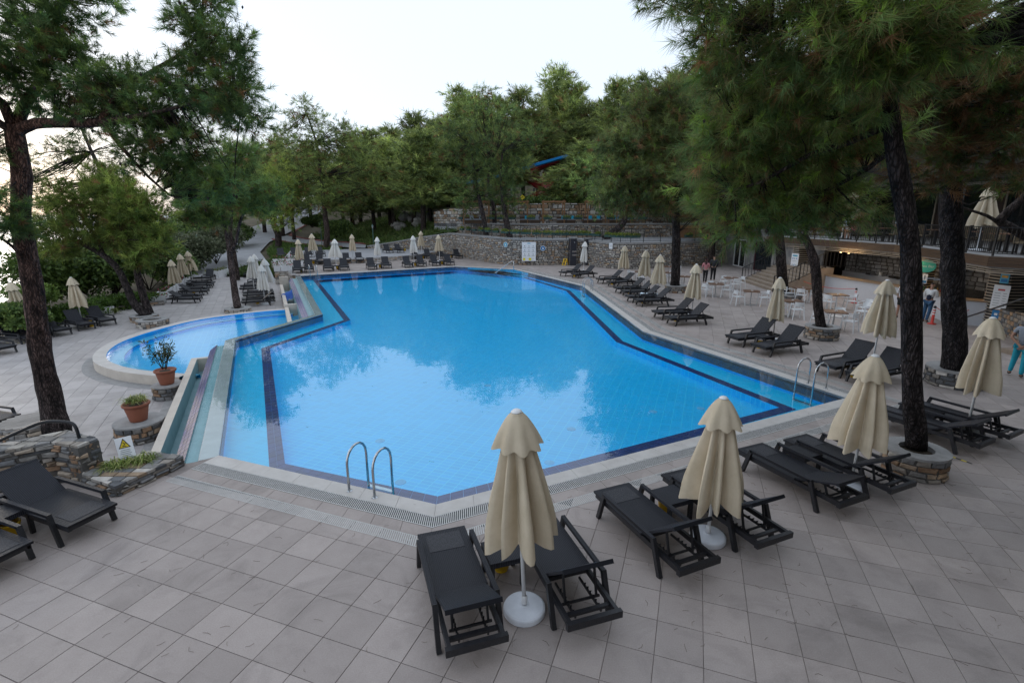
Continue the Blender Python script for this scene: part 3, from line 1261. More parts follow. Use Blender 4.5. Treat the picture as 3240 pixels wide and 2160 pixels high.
# ---- path, lawns, red kerbs on the slope
def drape(poly, nm, material, lift, label, step=2.0, kind='structure'):
    mb_ = MB()
    xs_, ys_ = [p[0] for p in poly], [p[1] for p in poly]
    area = sum(poly[i][0] * poly[(i + 1) % len(poly)][1] - poly[(i + 1) % len(poly)][0] * poly[i][1] for i in range(len(poly)))
    x = min(xs_)
    tri = tessellate_polygon([[Vector((p[0], p[1], 0)) for p in poly]])
    tris = [[tuple(poly[k][:2]) for k in t] for t in tri]
    while x < max(xs_):
        y = min(ys_)
        while y < max(ys_):
            cell = [(x, y), (x + step, y), (x + step, y + step), (x, y + step)]
            for t in tris:
                q = clip_poly(cell, t)
                if len(q) >= 3:
                    mb_.add([(p[0], p[1], gh(p[0], p[1]) + lift) for p in q], [tuple(range(len(q)))])
            y += step
        x += step
    o_ = mb_.build(nm, material, smooth=True)
    return tag(o_, label, kind=kind)


path_poly = [(-29.4, 45.6), (-27.0, 47.8), (-28.2, 52.5), (-27.5, 57), (-30.5, 62), (-33, 70), (-34.5, 80), (-36.5, 95), (-38, 118), (-46, 118), (-44.5, 95), (-43.0, 82), (-41, 74), (-38.5, 64), (-35.5, 57), (-33.5, 52)]
drape(path_poly, 'path', M_asphalt, .20, 'grey concrete path climbing the slope past the terrace')
walk = [(-33.2, 76), (-33.8, 72.5), (-29.5, 69.0), (-25.0, 66.5), (-20.5, 64.6), (-18.3, 64.0), (-18.6, 65.6), (-21.5, 67.4), (-26.0, 70.0), (-30.0, 73.2)]
drape(walk, 'pavement', M_asphalt, .24, 'short grey footway joining the climbing path', 1.0)
lawn1 = [(-32.0, 69.5), (-29.6, 68.3), (-25.2, 65.6), (-20.5, 63.4), (-22, 58), (-26.5, 56.5), (-29.7, 62.0)]
drape(lawn1, 'lawn', M_grass, .17, 'dark green planted bed between the path and the loungers', 1.0)
lawn2 = [(-27.5, 48.2), (-21.9, 47.2), (-24.4, 51.6), (-26.2, 55.8), (-27.2, 56.2), (-27.8, 52.4)]
drape(lawn2, 'lawn', M_grass, .22, 'narrow green bed beside the lower end of the path', 1.0)
lawn3 = [(-18.0, 65.0), (-16.2, 64.7), (-13.8, 64.0), (-11.8, 63.2), (-9.6, 62.0), (-8.2, 60.9), (-6.9, 59.6), (-5.6, 59.4), (-4, 62), (-4, 78), (-10, 84), (-22, 84), (-30, 76), (-25.5, 71), (-21.2, 68.3)]
drape(lawn3, 'lawn', M_grass, .16, 'sloping lawn under the pines above the curved wall', 1.5)


def kerb(pts, nm, label, w_=.22, hgt=.16):
    mb_ = MB()
    for i in range(len(pts) - 1):
        a, b = pts[i], pts[i + 1]
        mb_.beam((a[0], a[1], gh(a[0], a[1]) + .2 + hgt / 2), (b[0], b[1], gh(b[0], b[1]) + .2 + hgt / 2), w_, hgt)
    tag(mb_.build(nm, M_kerb), label, kind='structure')


kerb(resample([(-33.0, 76.6), (-30.0, 73.4), (-26.0, 70.2), (-21.5, 67.6), (-18.4, 65.8)], 1.5), 'kerb', 'red kerb along the upper side of the footway')
kerb(resample([(-33.6, 72.3), (-29.5, 68.8), (-25.0, 66.3), (-21.5, 64.9)], 1.5), 'kerb', 'red kerb along the lower side of the footway')
kerb(resample([(-33, 77), (-34.5, 84), (-36.5, 96)], 2), 'kerb', 'red kerb edging the climbing path')


# ================================================================ LOUNGERS, PARASOLS, TABLES
m_, nt_, out_ = nodes_of('wicker')
p_ = N(nt_, 'BsdfPrincipled')
p_.inputs['Roughness'].default_value = .5
p_.inputs['Specular IOR Level'].default_value = .3
tc_ = N(nt_, 'TexCoord')
w1 = N(nt_, 'TexWave', wave_type='BANDS', bands_direction='Y')
w1.inputs['Scale'].default_value = 14
w1.inputs['Distortion'].default_value = .3
w2 = N(nt_, 'TexWave', wave_type='BANDS', bands_direction='X')
w2.inputs['Scale'].default_value = 24
nt_.links.new(tc_.outputs['Object'], w1.inputs['Vector'])
nt_.links.new(tc_.outputs['Object'], w2.inputs['Vector'])
mu_ = N(nt_, 'Math', operation='MULTIPLY')
nt_.links.new(w1.outputs['Fac'], mu_.inputs[0])
nt_.links.new(w2.outputs['Fac'], mu_.inputs[1])
cr_ = N(nt_, 'ValToRGB')
cr_.color_ramp.elements[0].color = (.007, .0075, .011, 1)
cr_.color_ramp.elements[1].color = (.044, .046, .058, 1)
nt_.links.new(mu_.outputs[0], cr_.inputs['Fac'])
oi_ = N(nt_, 'ObjectInfo')
mr_ = N(nt_, 'MapRange')
mr_.inputs['To Min'].default_value = .8
mr_.inputs['To Max'].default_value = 1.2
nt_.links.new(oi_.outputs['Random'], mr_.inputs['Value'])
mx_ = N(nt_, 'Mix', data_type='RGBA', blend_type='MULTIPLY')
mx_.inputs['Factor'].default_value = 1
nt_.links.new(cr_.outputs['Color'], mx_.inputs['A'])
nt_.links.new(mr_.outputs['Result'], mx_.inputs['B'])
nt_.links.new(mx_.outputs['Result'], p_.inputs['Base Color'])
bu_ = N(nt_, 'Bump')
bu_.inputs['Strength'].default_value = .7
bu_.inputs['Distance'].default_value = .006
nt_.links.new(mu_.outputs[0], bu_.inputs['Height'])
nt_.links.new(bu_.outputs['Normal'], p_.inputs['Normal'])
nt_.links.new(p_.outputs[0], out_.inputs['Surface'])
M_wicker = m_
M_weave = mat('open_weave', (.050, .051, .060), (.010, .010, .013), 42, .6, .4, 80, stretch=(.5, 2.2, 1))
M_frame = mat('dark_resin', (.022, .022, .026), (.013, .013, .015), 20, .4, .25, 90, orand=.2)
M_canvas = mat('cream_canvas', (.62, .525, .39), (.51, .425, .30), 3.2, .9, .25, 120, orand=.10)
M_canvas_w = mat('white_canvas', (.74, .71, .66), (.66, .63, .58), 2.2, .9, .2, 120, orand=.05)
M_pole = mat('white_enamel', (.78, .78, .78), (.66, .66, .66), 9, .4)
M_base = mat('white_plastic_base', (.74, .76, .80), (.60, .62, .66), 4, .5, .06, 14)
M_yellow = mat('yellow_plastic', (.78, .49, .015), (.68, .41, .01), 6, .5, orand=.1)
M_black = mat('black_plastic', (.02, .02, .022), None, 9, .5)
M_steel = mat('brushed_steel', (.55, .56, .57), (.42, .43, .44), 14, .22, metal=1.0)

FR = {}


def lounger_meshes():
    f = MB()
    for y in (-.29, .29):
        f.beam((.03, y, .285), (1.97, y, .285), .045, .075)
    f.beam((1.965, -.335, .285), (1.965, .335, .285), .06, .085)
    f.beam((.05, -.30, .285), (.05, .30, .285), .04, .06)
    f.beam((1.20, -.30, .275), (1.20, .30, .275), .04, .05)
    f.beam((1.80, -.28, .27), (1.80, .28, .27), .05, .035)
    FR['frame'] = f.mesh('frame', M_frame)
    s = MB()
    s.box(.60, 0, .335, 1.2, .66, .035)
    FR['seat'] = s.mesh('seat', M_wicker)
    FR['weave'] = MB().box(.27, 0, .354, .36, .46, .006).mesh('open_weave', M_weave)
    b = MB()
    b.box(.375, 0, .005, .75, .60, .032)
    b.box(.745, 0, .0, .03, .615, .05, m=0)
    FR['backrest'] = b.mesh('backrest', M_wicker)
    for sgn in (-1, 1):
        a = MB()
        y = sgn * .355
        a.beam((.33, y, .462), (1.50, y, .462), .055, .045)
        FR['arm%d' % sgn] = a.mesh('armrest', M_wicker)
        l1 = MB()
        l1.beam((.345, y, .48), (.20, y, .0), .055, .065)
        FR['lf%d' % sgn] = l1.mesh('leg', M_frame)
        l2 = MB()
        l2.beam((1.485, y, .48), (1.67, y, .0), .055, .065)
        FR['lr%d' % sgn] = l2.mesh('leg', M_frame)
        r_ = MB()
        r_.beam((1.25, sgn * .16, .235), (1.82, sgn * .16, .235), .02, .03)
        for k in range(6):
            x = 1.36 + k * .07
            r_.add([(x, sgn * .16 - .01, .248), (x + .05, sgn * .16 - .01, .248), (x + .055, sgn * .16 - .01, .29), (x + .03, sgn * .16 - .01, .27),
                    (x, sgn * .16 + .01, .248), (x + .05, sgn * .16 + .01, .248), (x + .055, sgn * .16 + .01, .29), (x + .03, sgn * .16 + .01, .27)],
                   [(0, 1, 2, 3), (7, 6, 5, 4), (0, 3, 7, 4), (1, 5, 6, 2), (3, 2, 6, 7)])
        FR['ratchet%d' % sgn] = r_.mesh('ratchet_rail', M_frame)


lounger_meshes()
PROP = {}


def prop_mesh(a):
    k = round(a)
    if k not in PROP:
        m__ = MB()
        t = R(a)
        px, pz = 1.20 + .45 * math.cos(t), .33 + .45 * math.sin(t) - .02
        fx = 1.22 + .45 * math.cos(t) + .06
        for y in (-.2, .2):
            m__.beam((px, y, pz), (fx, y, .255), .022, .03)
        m__.beam((fx, -.24, .262), (fx, .24, .262), .024, .024)
        PROP[k] = m__.mesh('prop_bar', M_frame)
    return PROP[k]


L_proto = {}


def lounger(x, y, ang, back, label, group, z=0.0, detail=True):
    """Foot end at (x, y); the lounger runs along ang; back is the lift of the backrest in degrees."""
    key = (round(back), detail)
    if key not in L_proto:
        t = thing('sun_lounger', label, 'sun lounger')
        obj('frame', FR['frame'], t)
        obj('seat', FR['seat'], t)
        if detail:
            obj('open_weave', FR['weave'], t)
        b = obj('backrest', FR['backrest'], t, (1.2, 0, .335))
        b.rotation_euler = (0, -R(back), 0)
        for s in (-1, 1):
            obj('armrest', FR['arm%d' % s], t)
            obj('leg', FR['lf%d' % s], t)
            obj('leg', FR['lr%d' % s], t)
            if detail:
                obj('ratchet_rail', FR['ratchet%d' % s], t)
        if detail and back > 6:
            obj('prop_bar', prop_mesh(back), t)
        L_proto[key] = t
    else:
        t = copy_tree(L_proto[key])
    t.location = (x, y, z)
    t.rotation_euler = (0, 0, R(ang))
    return tag(t, label, 'sun lounger', group)


TB = {}


def side_table(x, y, ang, label, z=0.0, group='wicker side tables between the loungers'):
    if not TB:
        b = MB()
        b.box(0, 0, .405, .46, .46, .03)
        for s in (-1, 1):
            b.box(s * .215, 0, .37, .03, .40, .05)
            b.box(0, s * .215, .37, .40, .03, .05)
        TB['top'] = b.mesh('table_top', M_wicker)
        for i, (sx, sy) in enumerate(((-1, -1), (1, -1), (1, 1), (-1, 1))):
            TB[i] = MB().box(sx * .2, sy * .2, .195, .055, .055, .39).mesh('leg', M_frame)
    t = thing('side_table', label, 'side table', (x, y, z), R(ang), group)
    obj('table_top', TB['top'], t)
    for i in range(4):
        obj('leg', TB[i], t)
    return t


BK = {}


def bucket(x, y, label, z=0.0, group='yellow bins beside the side tables'):
    if not BK:
        b = MB()
        b.lathe([(.085, 0), (.09, .02), (.118, .22), (.128, .222), (.128, .245), (.115, .245), (.10, .04), (0, .035)], 18)
        BK['b'] = b.mesh('yellow_bin', M_yellow, True)
    o = obj('yellow_bin', BK['b'], None, (x, y, z), rnd.uniform(0, 6))
    return tag(o, label, 'bin', group)


def canopy_mesh(seed, spread, folds=8):
    """Loosely closed canopy: deep folds, scalloped hem, hanging from z = 0 down to about -1.5."""
    rs = random.Random(seed)
    seg, rows = folds * 8, 14
    ridge = [rs.uniform(.74, 1.26) for _ in range(folds)]
    drop = [rs.uniform(-.07, .10) for _ in range(folds)]
    ph = [rs.uniform(-.26, .26) for _ in range(folds)]
    ln = 1.47
    V_, F_ = [], []
    for j in range(rows + 1):
        t = j / rows
        for k in range(seg):
            th = 2 * math.pi * k / seg
            f = th / (2 * math.pi) * folds
            i0 = int(f) % folds
            w_ = f - int(f)
            rg = ridge[i0] * (1 - w_) + ridge[(i0 + 1) % folds] * w_
            dp = drop[i0] * (1 - w_) + drop[(i0 + 1) % folds] * w_
            pp = ph[i0] * (1 - w_) + ph[(i0 + 1) % folds] * w_
            c_ = math.cos(2 * math.pi * (f + pp * t))
            fold = .5 + .5 * c_
            fold = fold ** .8
            base = .075 + (.385 * t ** .95) * spread
            amp = (.02 + .66 * min(1, t * 2.0))
            r_ = base * (1 - amp * (1 - fold)) * (1 + (rg - 1) * t)
            tuck = 1 - .10 * max(0, (t - .82) / .18) * fold
            z = -ln * t - (.10 * fold + dp) * t ** 5
            V_.append((r_ * tuck * math.cos(th), r_ * tuck * math.sin(th), z))
    for j in range(rows):
        for k in range(seg):
            k2 = (k + 1) % seg
            F_.append((j * seg + k, (j + 1) * seg + k, (j + 1) * seg + k2, j * seg + k2))
    o = MB().add(V_, F_)
    cap = MB()
    V_, F_ = [], []
    rows = 6
    for j in range(rows + 1):
        t = j / rows
        for k in range(seg):
            th = 2 * math.pi * k / seg
            f = th / (2 * math.pi) * folds
            i0 = int(f) % folds
            w_ = f - int(f)
            rg = ridge[i0] * (1 - w_) + ridge[(i0 + 1) % folds] * w_
            c_ = math.cos(2 * math.pi * f)
            fold = .5 + .5 * c_
            r_ = (.055 + .232 * t ** .78 * (0.7 + .3 * spread)) * (1 - .20 * t * (1 - fold)) * (1 + (rg - 1) * .4 * t)
            z = .018 - .36 * t - (.035 * fold) * t ** 3
            V_.append((r_ * math.cos(th), r_ * math.sin(th), z))
    for j in range(rows):
        for k in range(seg):
            k2 = (k + 1) % seg
            F_.append((j * seg + k, (j + 1) * seg + k, (j + 1) * seg + k2, j * seg + k2))
    cap.add(V_, F_)
    cap.lathe([(.0, .02), (.052, .018)], seg)
    return o, cap


CAN = {}


NPAR = [0]


def parasol(x, y, top, label, variant=0, spread=1.0, white=False, z=0.0, lean=(0, 0), rot=0.0, group='closed cream parasols round the pool'):
    t = thing('parasol', label, 'parasol', (x, y, z), R(rot), group)
    NPAR[0] += 1
    variant = NPAR[0] % 11
    if lean == (0, 0):
        lean = (rnd.uniform(-.06, .06), rnd.uniform(-.05, .05))
    key = (variant, round(spread, 1), white)
    if key not in CAN:
        a, b = canopy_mesh(variant * 7 + 3, spread)
        mm = M_canvas_w if white else M_canvas
        CAN[key] = (a.mesh('canopy', mm, True), b.mesh('canopy_cap', mm, True))
    lx, ly = lean
    if 'disc' not in CAN:
        d = MB().lathe([(.0, .118), (.05, .118), (.06, .112), (.225, .098), (.245, .086), (.252, .07), (.252, .02), (.24, 0), (0, 0)], 36)
        CAN['disc'] = d.mesh('base_weight', M_base)
        CAN['tip'] = MB().lathe([(.0, .05), (.035, .045), (.06, .025), (.062, .015), (.0, .015)], 14).mesh('finial', M_pole, True)
    obj('base_weight', CAN['disc'], t, (0, 0, 0))
    pm = MB().tube([(0, 0, .10), (lx * .5, ly * .5, top * .5), (lx, ly, top)], .024, 10)
    pm.lathe([(.036, .13), (.036, .22), (.025, .235)], 12)
    pm.tube([(lx * .36, ly * .36, top * .36 + .03), (lx * .36 + .05, ly * .36, top * .36 + .03)], .01, 6)
    pm.build('pole', M_pole, t, True)
    c = obj('canopy', CAN[key][0], t, (lx, ly, top - .02))
    k = obj('canopy_cap', CAN[key][1], t, (lx, ly, top - .02))
    f = obj('finial', CAN['tip'], t, (lx, ly, top - .02))
    if lx or ly:
        e = Vector((lx, ly, top)).to_track_quat('Z', 'Y').to_euler()
        for o_ in (c, k, f):
            o_.rotation_euler = e
    return t


GN = 'black loungers on the near side of the pool'
GR = 'black loungers along the bar side of the pool'
GF = 'black loungers along the far edge of the pool'
GL = 'black loungers on the lower terrace'


def pair(f1, f2, ang, b1, b2, par, where, group, z=0.0, table=.5, tb=True, first='nearer', second='farther', bin_=True, tw=1.0):
    """Two loungers (by foot-end point), the table between them and its bin."""
    if f1:
        lounger(f1[0], f1[1], ang, b1, 'black lounger, %s of two at %s' % (first, where), group, z)
    if f2:
        lounger(f2[0], f2[1], ang, b2, 'black lounger, %s of two at %s' % (second, where), group, z)
    if tb:
        a, b = Vector(f1[:2]), Vector(f2[:2])
        u = Vector((math.cos(R(ang)), math.sin(R(ang))))
        c = (a + b) / 2 + u * table
        side_table(c.x, c.y, ang, 'black side table between loungers at %s' % where, z)
        if bin_:
            q = c + u * (-.16 * tw) + Vector((-u.y, u.x)) * .03
            bucket(q.x, q.y, 'yellow bin under the side table at %s' % where, z)


# --- near side, heading towards the camera side
W1 = 'the parasol nearest the camera'
pair((-.983, 6.181), (.285, 6.51), -71.5, 27, 40, None, W1, GN, table=.72, first='left', second='right')
q = (0.147, 5.073, 0.13)
parasol(q[0], q[1], 2.56, 'closed cream parasol nearest the camera, over two loungers before the pool corner', 0, 1.02, lean=(-.10, 0), rot=12)
W2 = 'the short parasol above the right pool edge'
pair((1.599, 7.332), (2.816, 7.862), -66.9, 37, 37, None, W2, GN, table=.66, first='left', second='right')
q = (2.854, 6.459, 0.13)
parasol(q[0], q[1], 2.18, 'closed cream parasol with lowered canopy, second along the near pool edge', 1, 1.0, lean=(.03, 0), rot=40)
W3 = 'the parasol beside the near stone tree ring'
pair((4.511, 8.824), (5.59, 9.231), -66.5, 20, 33, None, W3, GN, table=.62, first='left', second='right')
q = (5.884, 7.911, 0.13)
parasol(q[0], q[1], 2.38, 'closed cream parasol standing beside the near stone tree ring', 2, .95, rot=5)
W4 = 'the parasol behind the near pine trunk'
d_ = Vector((math.cos(R(-62)), math.sin(R(-62)))) * 1.95
r7, r8 = (9.224, 9.082, 0.33), (10.19, 9.498, 0.33)
pair((r7[0] - d_.x, r7[1] - d_.y), (r8[0] - d_.x, r8[1] - d_.y), -62, 28, 30, None, W4, GN, table=.7, first='left', second='right')
q = (9.937, 10.247, 0.13)
parasol(q[0], q[1], 2.52, 'closed cream parasol between the near pine and the man in turquoise trousers', 3, 1.08, rot=20)
# --- bar side, foot ends towards the pool
W5 = 'the tall parasol near the pool ladder'
f = [(9.164, 14.2, 0.33), (9.468, 13.271, 0.33), (7.896, 17.666, 0.33), (8.246, 16.417, 0.33), (6.447, 22.543, 0.33), (6.636, 21.212, 0.33)]
pair(f[1], f[0], 24, 45, 45, None, W5, GR, table=.9)
q = (10.349, 13.658, 0.13)
u_ = Vector((f[0][0], f[0][1])).lerp(Vector((f[1][0], f[1][1])), .5) + Vector((math.cos(R(24)), math.sin(R(24)))) * 1.45
parasol(u_.x, u_.y, 2.78, 'closed cream parasol raised highest, behind the near pool ladder', 4, 1.02, rot=33)
W6 = 'the parasol before the leaning pine ring'
pair(f[3], f[2], 22, 45, 45, None, W6, GR, table=.95)
q = (9.735, 18.329, 0.13)
parasol(q[0], q[1], 2.36, 'closed cream parasol standing between white chairs and the stone ring', 0, .85, rot=70)
W7 = 'the parasol in front of the walking couple'
pair(f[5], f[4], 12, 45, 45, None, W7, GR, table=.95)
q = (8.43, 23.325, 0.13)
parasol(q[0], q[1], 2.38, 'closed cream parasol in front of the walking couple', 1, .95, rot=15)
W8 = 'the parasol with towels on a lounger'
g_ = [(5.858, 34.609, 0.33), (6.302, 33.032, 0.33), (6.203, 30.324, 0.33), (6.369, 28.982, 0.33), (6.188, 27.058, 0.33), (6.382, 25.86, 0.33), (3.715, 38.791, 0.33), (4.511, 37.526, 0.33)]
pair(g_[5], g_[4], 10, 42, 42, None, W8, GR, table=.9)
q = (8.236, 28.457, 0.13)
parasol(q[0], q[1], 2.40, 'closed cream parasol with towels lying beside it, left of the slim pine', 2, .95, rot=50)
W9 = 'the wide parasol by the curved wall'
pair(g_[3], g_[2], 12, 42, 42, None, W9, GR, table=.9)
q = (8.325, 31.843, 0.13)
parasol(q[0], q[1], 2.42, 'closed cream parasol with wide spread canopy, middle one of three by the wall', 3, 1.15, rot=80)
W10 = 'the parasol under the small white notice'
pair(g_[1], g_[0], 18, 42, 42, None, W10, GR, table=.9)
q = (7.994, 36.528, 0.13)
parasol(q[0], q[1], 2.42, 'closed cream parasol under the small white notice on the wall', 4, 1.08, rot=24)
W11 = 'the parasol before the shower columns'
pair(g_[7], g_[6], 27, 42, 42, None, W11, GR, table=.9)
q = (5.897, 41.909, 0.13)
parasol(q[0], q[1], 2.42, 'closed off-white parasol in front of the two dark shower columns', 0, .8, True, rot=61)
# towels on a lounger
tw = MB()
for k, (dx, dy) in enumerate(((0, 0), (.55, .08))):
    pts = []
    for i in range(9):
        for j in range(6):
            pts.append((dx + i * .06, dy + j * .07 - .18, .40 + .05 * math.sin(i * 1.1 + j) * math.cos(j * 1.3 + k) + .05 * (1 - abs(i - 4) / 4)))
    tw.add(pts, [(i * 6 + j, (i + 1) * 6 + j, (i + 1) * 6 + j + 1, i * 6 + j + 1) for i in range(8) for j in range(5)])
    tw.add([(p[0], p[1], .352) for p in pts], [(i * 6 + j + 1, (i + 1) * 6 + j + 1, (i + 1) * 6 + j, i * 6 + j) for i in range(8) for j in range(5)])
M_towel = mat('pale_towel', (.66, .74, .80), (.45, .58, .68), 6, .95, .3, 50)
o_ = tw.build('towel', M_towel, None, True, loc=(g_[4][0] + .75, g_[4][1] + .15, 0), rz=R(10))
tag(o_, 'crumpled pale blue towels heaped on a black lounger', 'towel')

# --- far edge, feet towards the pool
HA = 112


def farl(kind, pts, label_fn, z=0.0, ang=HA, back=52):
    for i, p in enumerate(pts):
        lounger(p[0], p[1], ang, back, label_fn(i), GF, z, False)


def fpair(p1, p2, par_pt, top, where, plabel, variant, spread, white=False, z=0.0, ang=HA, bin_pt=None):
    pair(p1, p2, ang, 52, 52, None, where, GF, z, table=.75, first='left', second='right', bin_=False)
    if par_pt:
        parasol(par_pt[0], par_pt[1], top, plabel, variant, spread, white, z, rot=variant * 37)
    if bin_pt:
        bucket(bin_pt[0], bin_pt[1], 'yellow plastic bin at %s' % where, z)


fpair((-17.086, 40.442, 0.33), (-16.377, 40.994, 0.33), (-17.999, 43.202, 0.1), 2.55, 'the parasol beside the white flower boxes', 'closed cream parasol beside the white flower boxes by the far pool ladder', 1, .85, bin_pt=(-17.225, 41.514, 0))
fpair((-15.151, 41.947, 0.33), (-13.984, 42.54, 0.33), (-15.774, 45.692, 0.1), 2.45, 'the broad white parasol on the far edge', 'closed white parasol with broad flared canopy on the far pool edge', 3, 1.35, True, bin_pt=(-15.02, 43.764, 0))
fpair((-11.821, 43.15, 0.33), (-10.8, 44.205, 0.33), (-12.446, 47.279, 0.1), 2.55, 'the slim white parasol on the far edge', 'closed white parasol, slim and tight, on the far pool edge', 0, .8, True, bin_pt=(-11.713, 45.189, 0))
fpair((-9.039, 44.862, 0.33), (-7.979, 45.769, 0.33), (-9.457, 49.229, 0.1), 2.6, 'the flared white parasol before the wall', 'closed white parasol with flared hem before the start of the curved wall', 2, 1.2, True, bin_pt=(-8.914, 46.933, 0))
fpair((-6.842, 46.473, 0.33), (-5.597, 46.954, 0.33), (-7.236, 51.068, 0.1), 2.62, 'the cream parasol before the stacked loungers', 'closed cream parasol in front of the stacked loungers', 4, 1.05, bin_pt=(-6.639, 48.329, 0))
fpair((-15.734, 48.718, 0.33), (-14.641, 49.246, 0.33), (-15.905, 51.068, 0.1), 2.65, 'the cream parasol by the low platform', 'closed cream parasol by the low grey platform', 1, 1.0, bin_pt=(-15.606, 50.583, 0))
fpair((-18.825, 46.712, 0.33), (-17.945, 47.695, 0.33), (-19.408, 50.001, 0.1), 2.75, 'the cream parasol before the planted bed', 'closed cream parasol before the planted bed at the far end', 2, .9, bin_pt=(-19.022, 48.813, 0))
fpair((-9.921, 53.594, 0.33), (-8.702, 54.231, 0.33), (-10.198, 57.839, 0.1), 2.75, 'the narrow cream parasol in the second row', 'closed cream parasol, narrow, second row before the wall', 0, .9, bin_pt=(-9.501, 54.833, 0))
fpair((-7.224, 53.91, 0.33), (-5.521, 54.231, 0.33), (-7.384, 60.758, 0.1), 2.75, 'the narrow cream parasol against the wall', 'closed cream parasol standing closest against the curved wall', 4, .8, bin_pt=(-6.681, 56.409, 0))
for p, t_ in (((-13.337, 56.173, 0.78), 'black lounger on the grey platform, second from its right end'), ((-12.2, 56.56, 0.78), 'black lounger on the grey platform at its right end'),
              ((-19.937, 50.62, 0.78), 'black lounger on the platform, left of the cream parasol pole'), ((-19.066, 51.383, 0.78), 'black lounger on the platform, right of the cream parasol pole'),
              ((-21.069, 50, 0.78), 'black lounger on the platform nearest the white flower boxes'), ((-22.173, 49.396, 0.78), 'black lounger on the platform in front of the leaning path pine')):
    lounger(p[0], p[1], HA + 8, 50, t_, GF, .45, False)
bucket(*(-12.481, 59.797, 0.45)[:2], 'yellow plastic bin beside the end lounger on the platform', .45)
bucket(*(-14.278, 60.611, 0.45)[:2], 'yellow plastic bin between two loungers on the platform', .45)
# stack of spare loungers by the wall
sp = (-9.423, 65.84, 0)
for k in range(7):
    for c in range(2):
        lounger(sp[0] + c * .85 - .3, sp[1] + 1.2 + c * .2, 100, 3, 'black spare lounger, %s from the bottom of the %s stack by the curved wall' % (ORD[k], ('left', 'right')[c]), 'stacked spare loungers', .02 + k * .205, False)

# --- lower terrace
ZL = -1.1
WL = 'the lower parasol left of the double pine'
la, lb = (-21.154, 26.054, -0.77), (-21.424, 25.001, -0.77)
pair(lb, la, 151.5, 48, 48, None, WL, GL, ZL, table=.95)
q = (-22.918, 26.44, -1.05)
parasol(q[0], q[1], 2.5, 'closed cream parasol left of the double pine on the lower terrace', 2, 1.1, z=ZL, rot=10, lean=(-.12, 0))
WL2 = 'the parasol half hidden by the big left pine'
lc, ld = (-21.569, 23.771, -0.77), (-21.944, 23.04, -0.77)
pair(ld, lc, 156, 48, 46, None, WL2, GL, ZL, table=.95)
lounger(*(-21.844, 22.425, -0.77)[:2], 166, 46, 'black wicker lounger left of the big pine trunk by white planters', GL, ZL)
q = (-23.823, 24.241, -1.05)
parasol(q[0], q[1], 2.55, 'closed cream parasol half hidden behind the big left pine trunk', 0, 1.05, z=ZL, rot=35, lean=(-.2, 0))
lounger(*(-21.07, 20.433, -0.77)[:2], 160, 40, 'black wicker lounger cut by the left picture edge on the lower terrace', GL, ZL)
lounger(*(-13.697, 12.79, -0.77)[:2], 165, 40, 'black wicker lounger beside the round slatted stone seat', GL, ZL)
# row by the white planters beyond
rows = [(-20.781, 33.458, -0.77), (-21.445, 34.793, -0.77), (-22.247, 36.805, -0.77), (-22.947, 38.207, -0.77), (-23.81, 40.167, -0.77), (-24.39, 41.343, -0.77)]
nm = ['first', 'second', 'third', 'fourth', 'fifth', 'sixth']
for i, p in enumerate(rows):
    lounger(p[0], p[1], 188, 35 if i in (0, 2) else 12, 'black lounger, %s from the camera in the row by the white planters' % nm[i], GL, ZL, False)
for p, top, lb_, v, s in (((-23.57, 35.401, -1), 2.6, 'closed cream parasol at the near end of the row by the white planters', 1, 1.0),
                          ((-25.237, 38.995, -1), 2.75, 'closed cream parasol in the middle of the row by the white planters', 3, 1.0),
                          ((-26.458, 41.887, -1), 2.75, 'closed cream parasol at the far end of the row by the white planters', 4, 1.1)):
    parasol(p[0], p[1], top, lb_, v, s, False, ZL, rot=v * 20, lean=(-.1, 0))
lounger(*(-26.78, 44.178, -0.77)[:2], 105, 50, 'black lounger facing the camera before the lowest white planters', GL, ZL, False)
cen = [(-17.222, 31.776, -0.77), (-17.718, 32.827, -0.77), (-18.595, 34.621, -0.77), (-19.154, 35.754, -0.77), (-20.484, 37.796, -0.77), (-21.163, 39.185, -0.77)]
for i, p in enumerate(cen):
    lounger(p[0], p[1], 26, 38 if i in (0,) else 6, 'black lounger, %s from the camera in the row beside the blue tarpaulin' % nm[i], GL, ZL, False)
for p, top, lb_, v, s in (((-16.079, 32.54, -1), 2.55, 'closed white parasol nearest the wading pool, between lounger rows', 0, .95),
                          ((-16.199, 33.443, -1), 2.85, 'closed white parasol flared wide beside the blue tarpaulin', 2, 1.2),
                          ((-19.558, 38.789, -1), 2.75, 'closed white parasol at the back, tightly folded', 1, .85),
                          ((-18.87, 36.833, -1), 2.75, 'closed white parasol at the back, left of the tight one', 3, .9)):
    parasol(p[0], p[1], top, lb_, v, s, True, ZL, rot=v * 30)
lounger(*(-21.349, 41.343, -0.77)[:2], 100, 50, 'black lounger facing the camera behind the white parasols', GL, ZL, False)
lounger(*(-24.31, 46.49, -0.77)[:2], 100, 50, 'black lounger farthest back beside the second path pine', GL, ZL, False)
for p, t_ in (((-22.352, 26.208, -1.1), 'yellow plastic bin under a lounger left of the double pine'), ((-23.869, 37.681, -1.1), 'yellow plastic bin under the planter row loungers'),
              ((-16.704, 32.826, -1.1), 'yellow plastic bin under the loungers beside the blue tarpaulin'), ((-18.385, 36.387, -1.1), 'yellow plastic bin deep between the loungers by the tarpaulin')):
    bucket(p[0], p[1], t_, ZL)

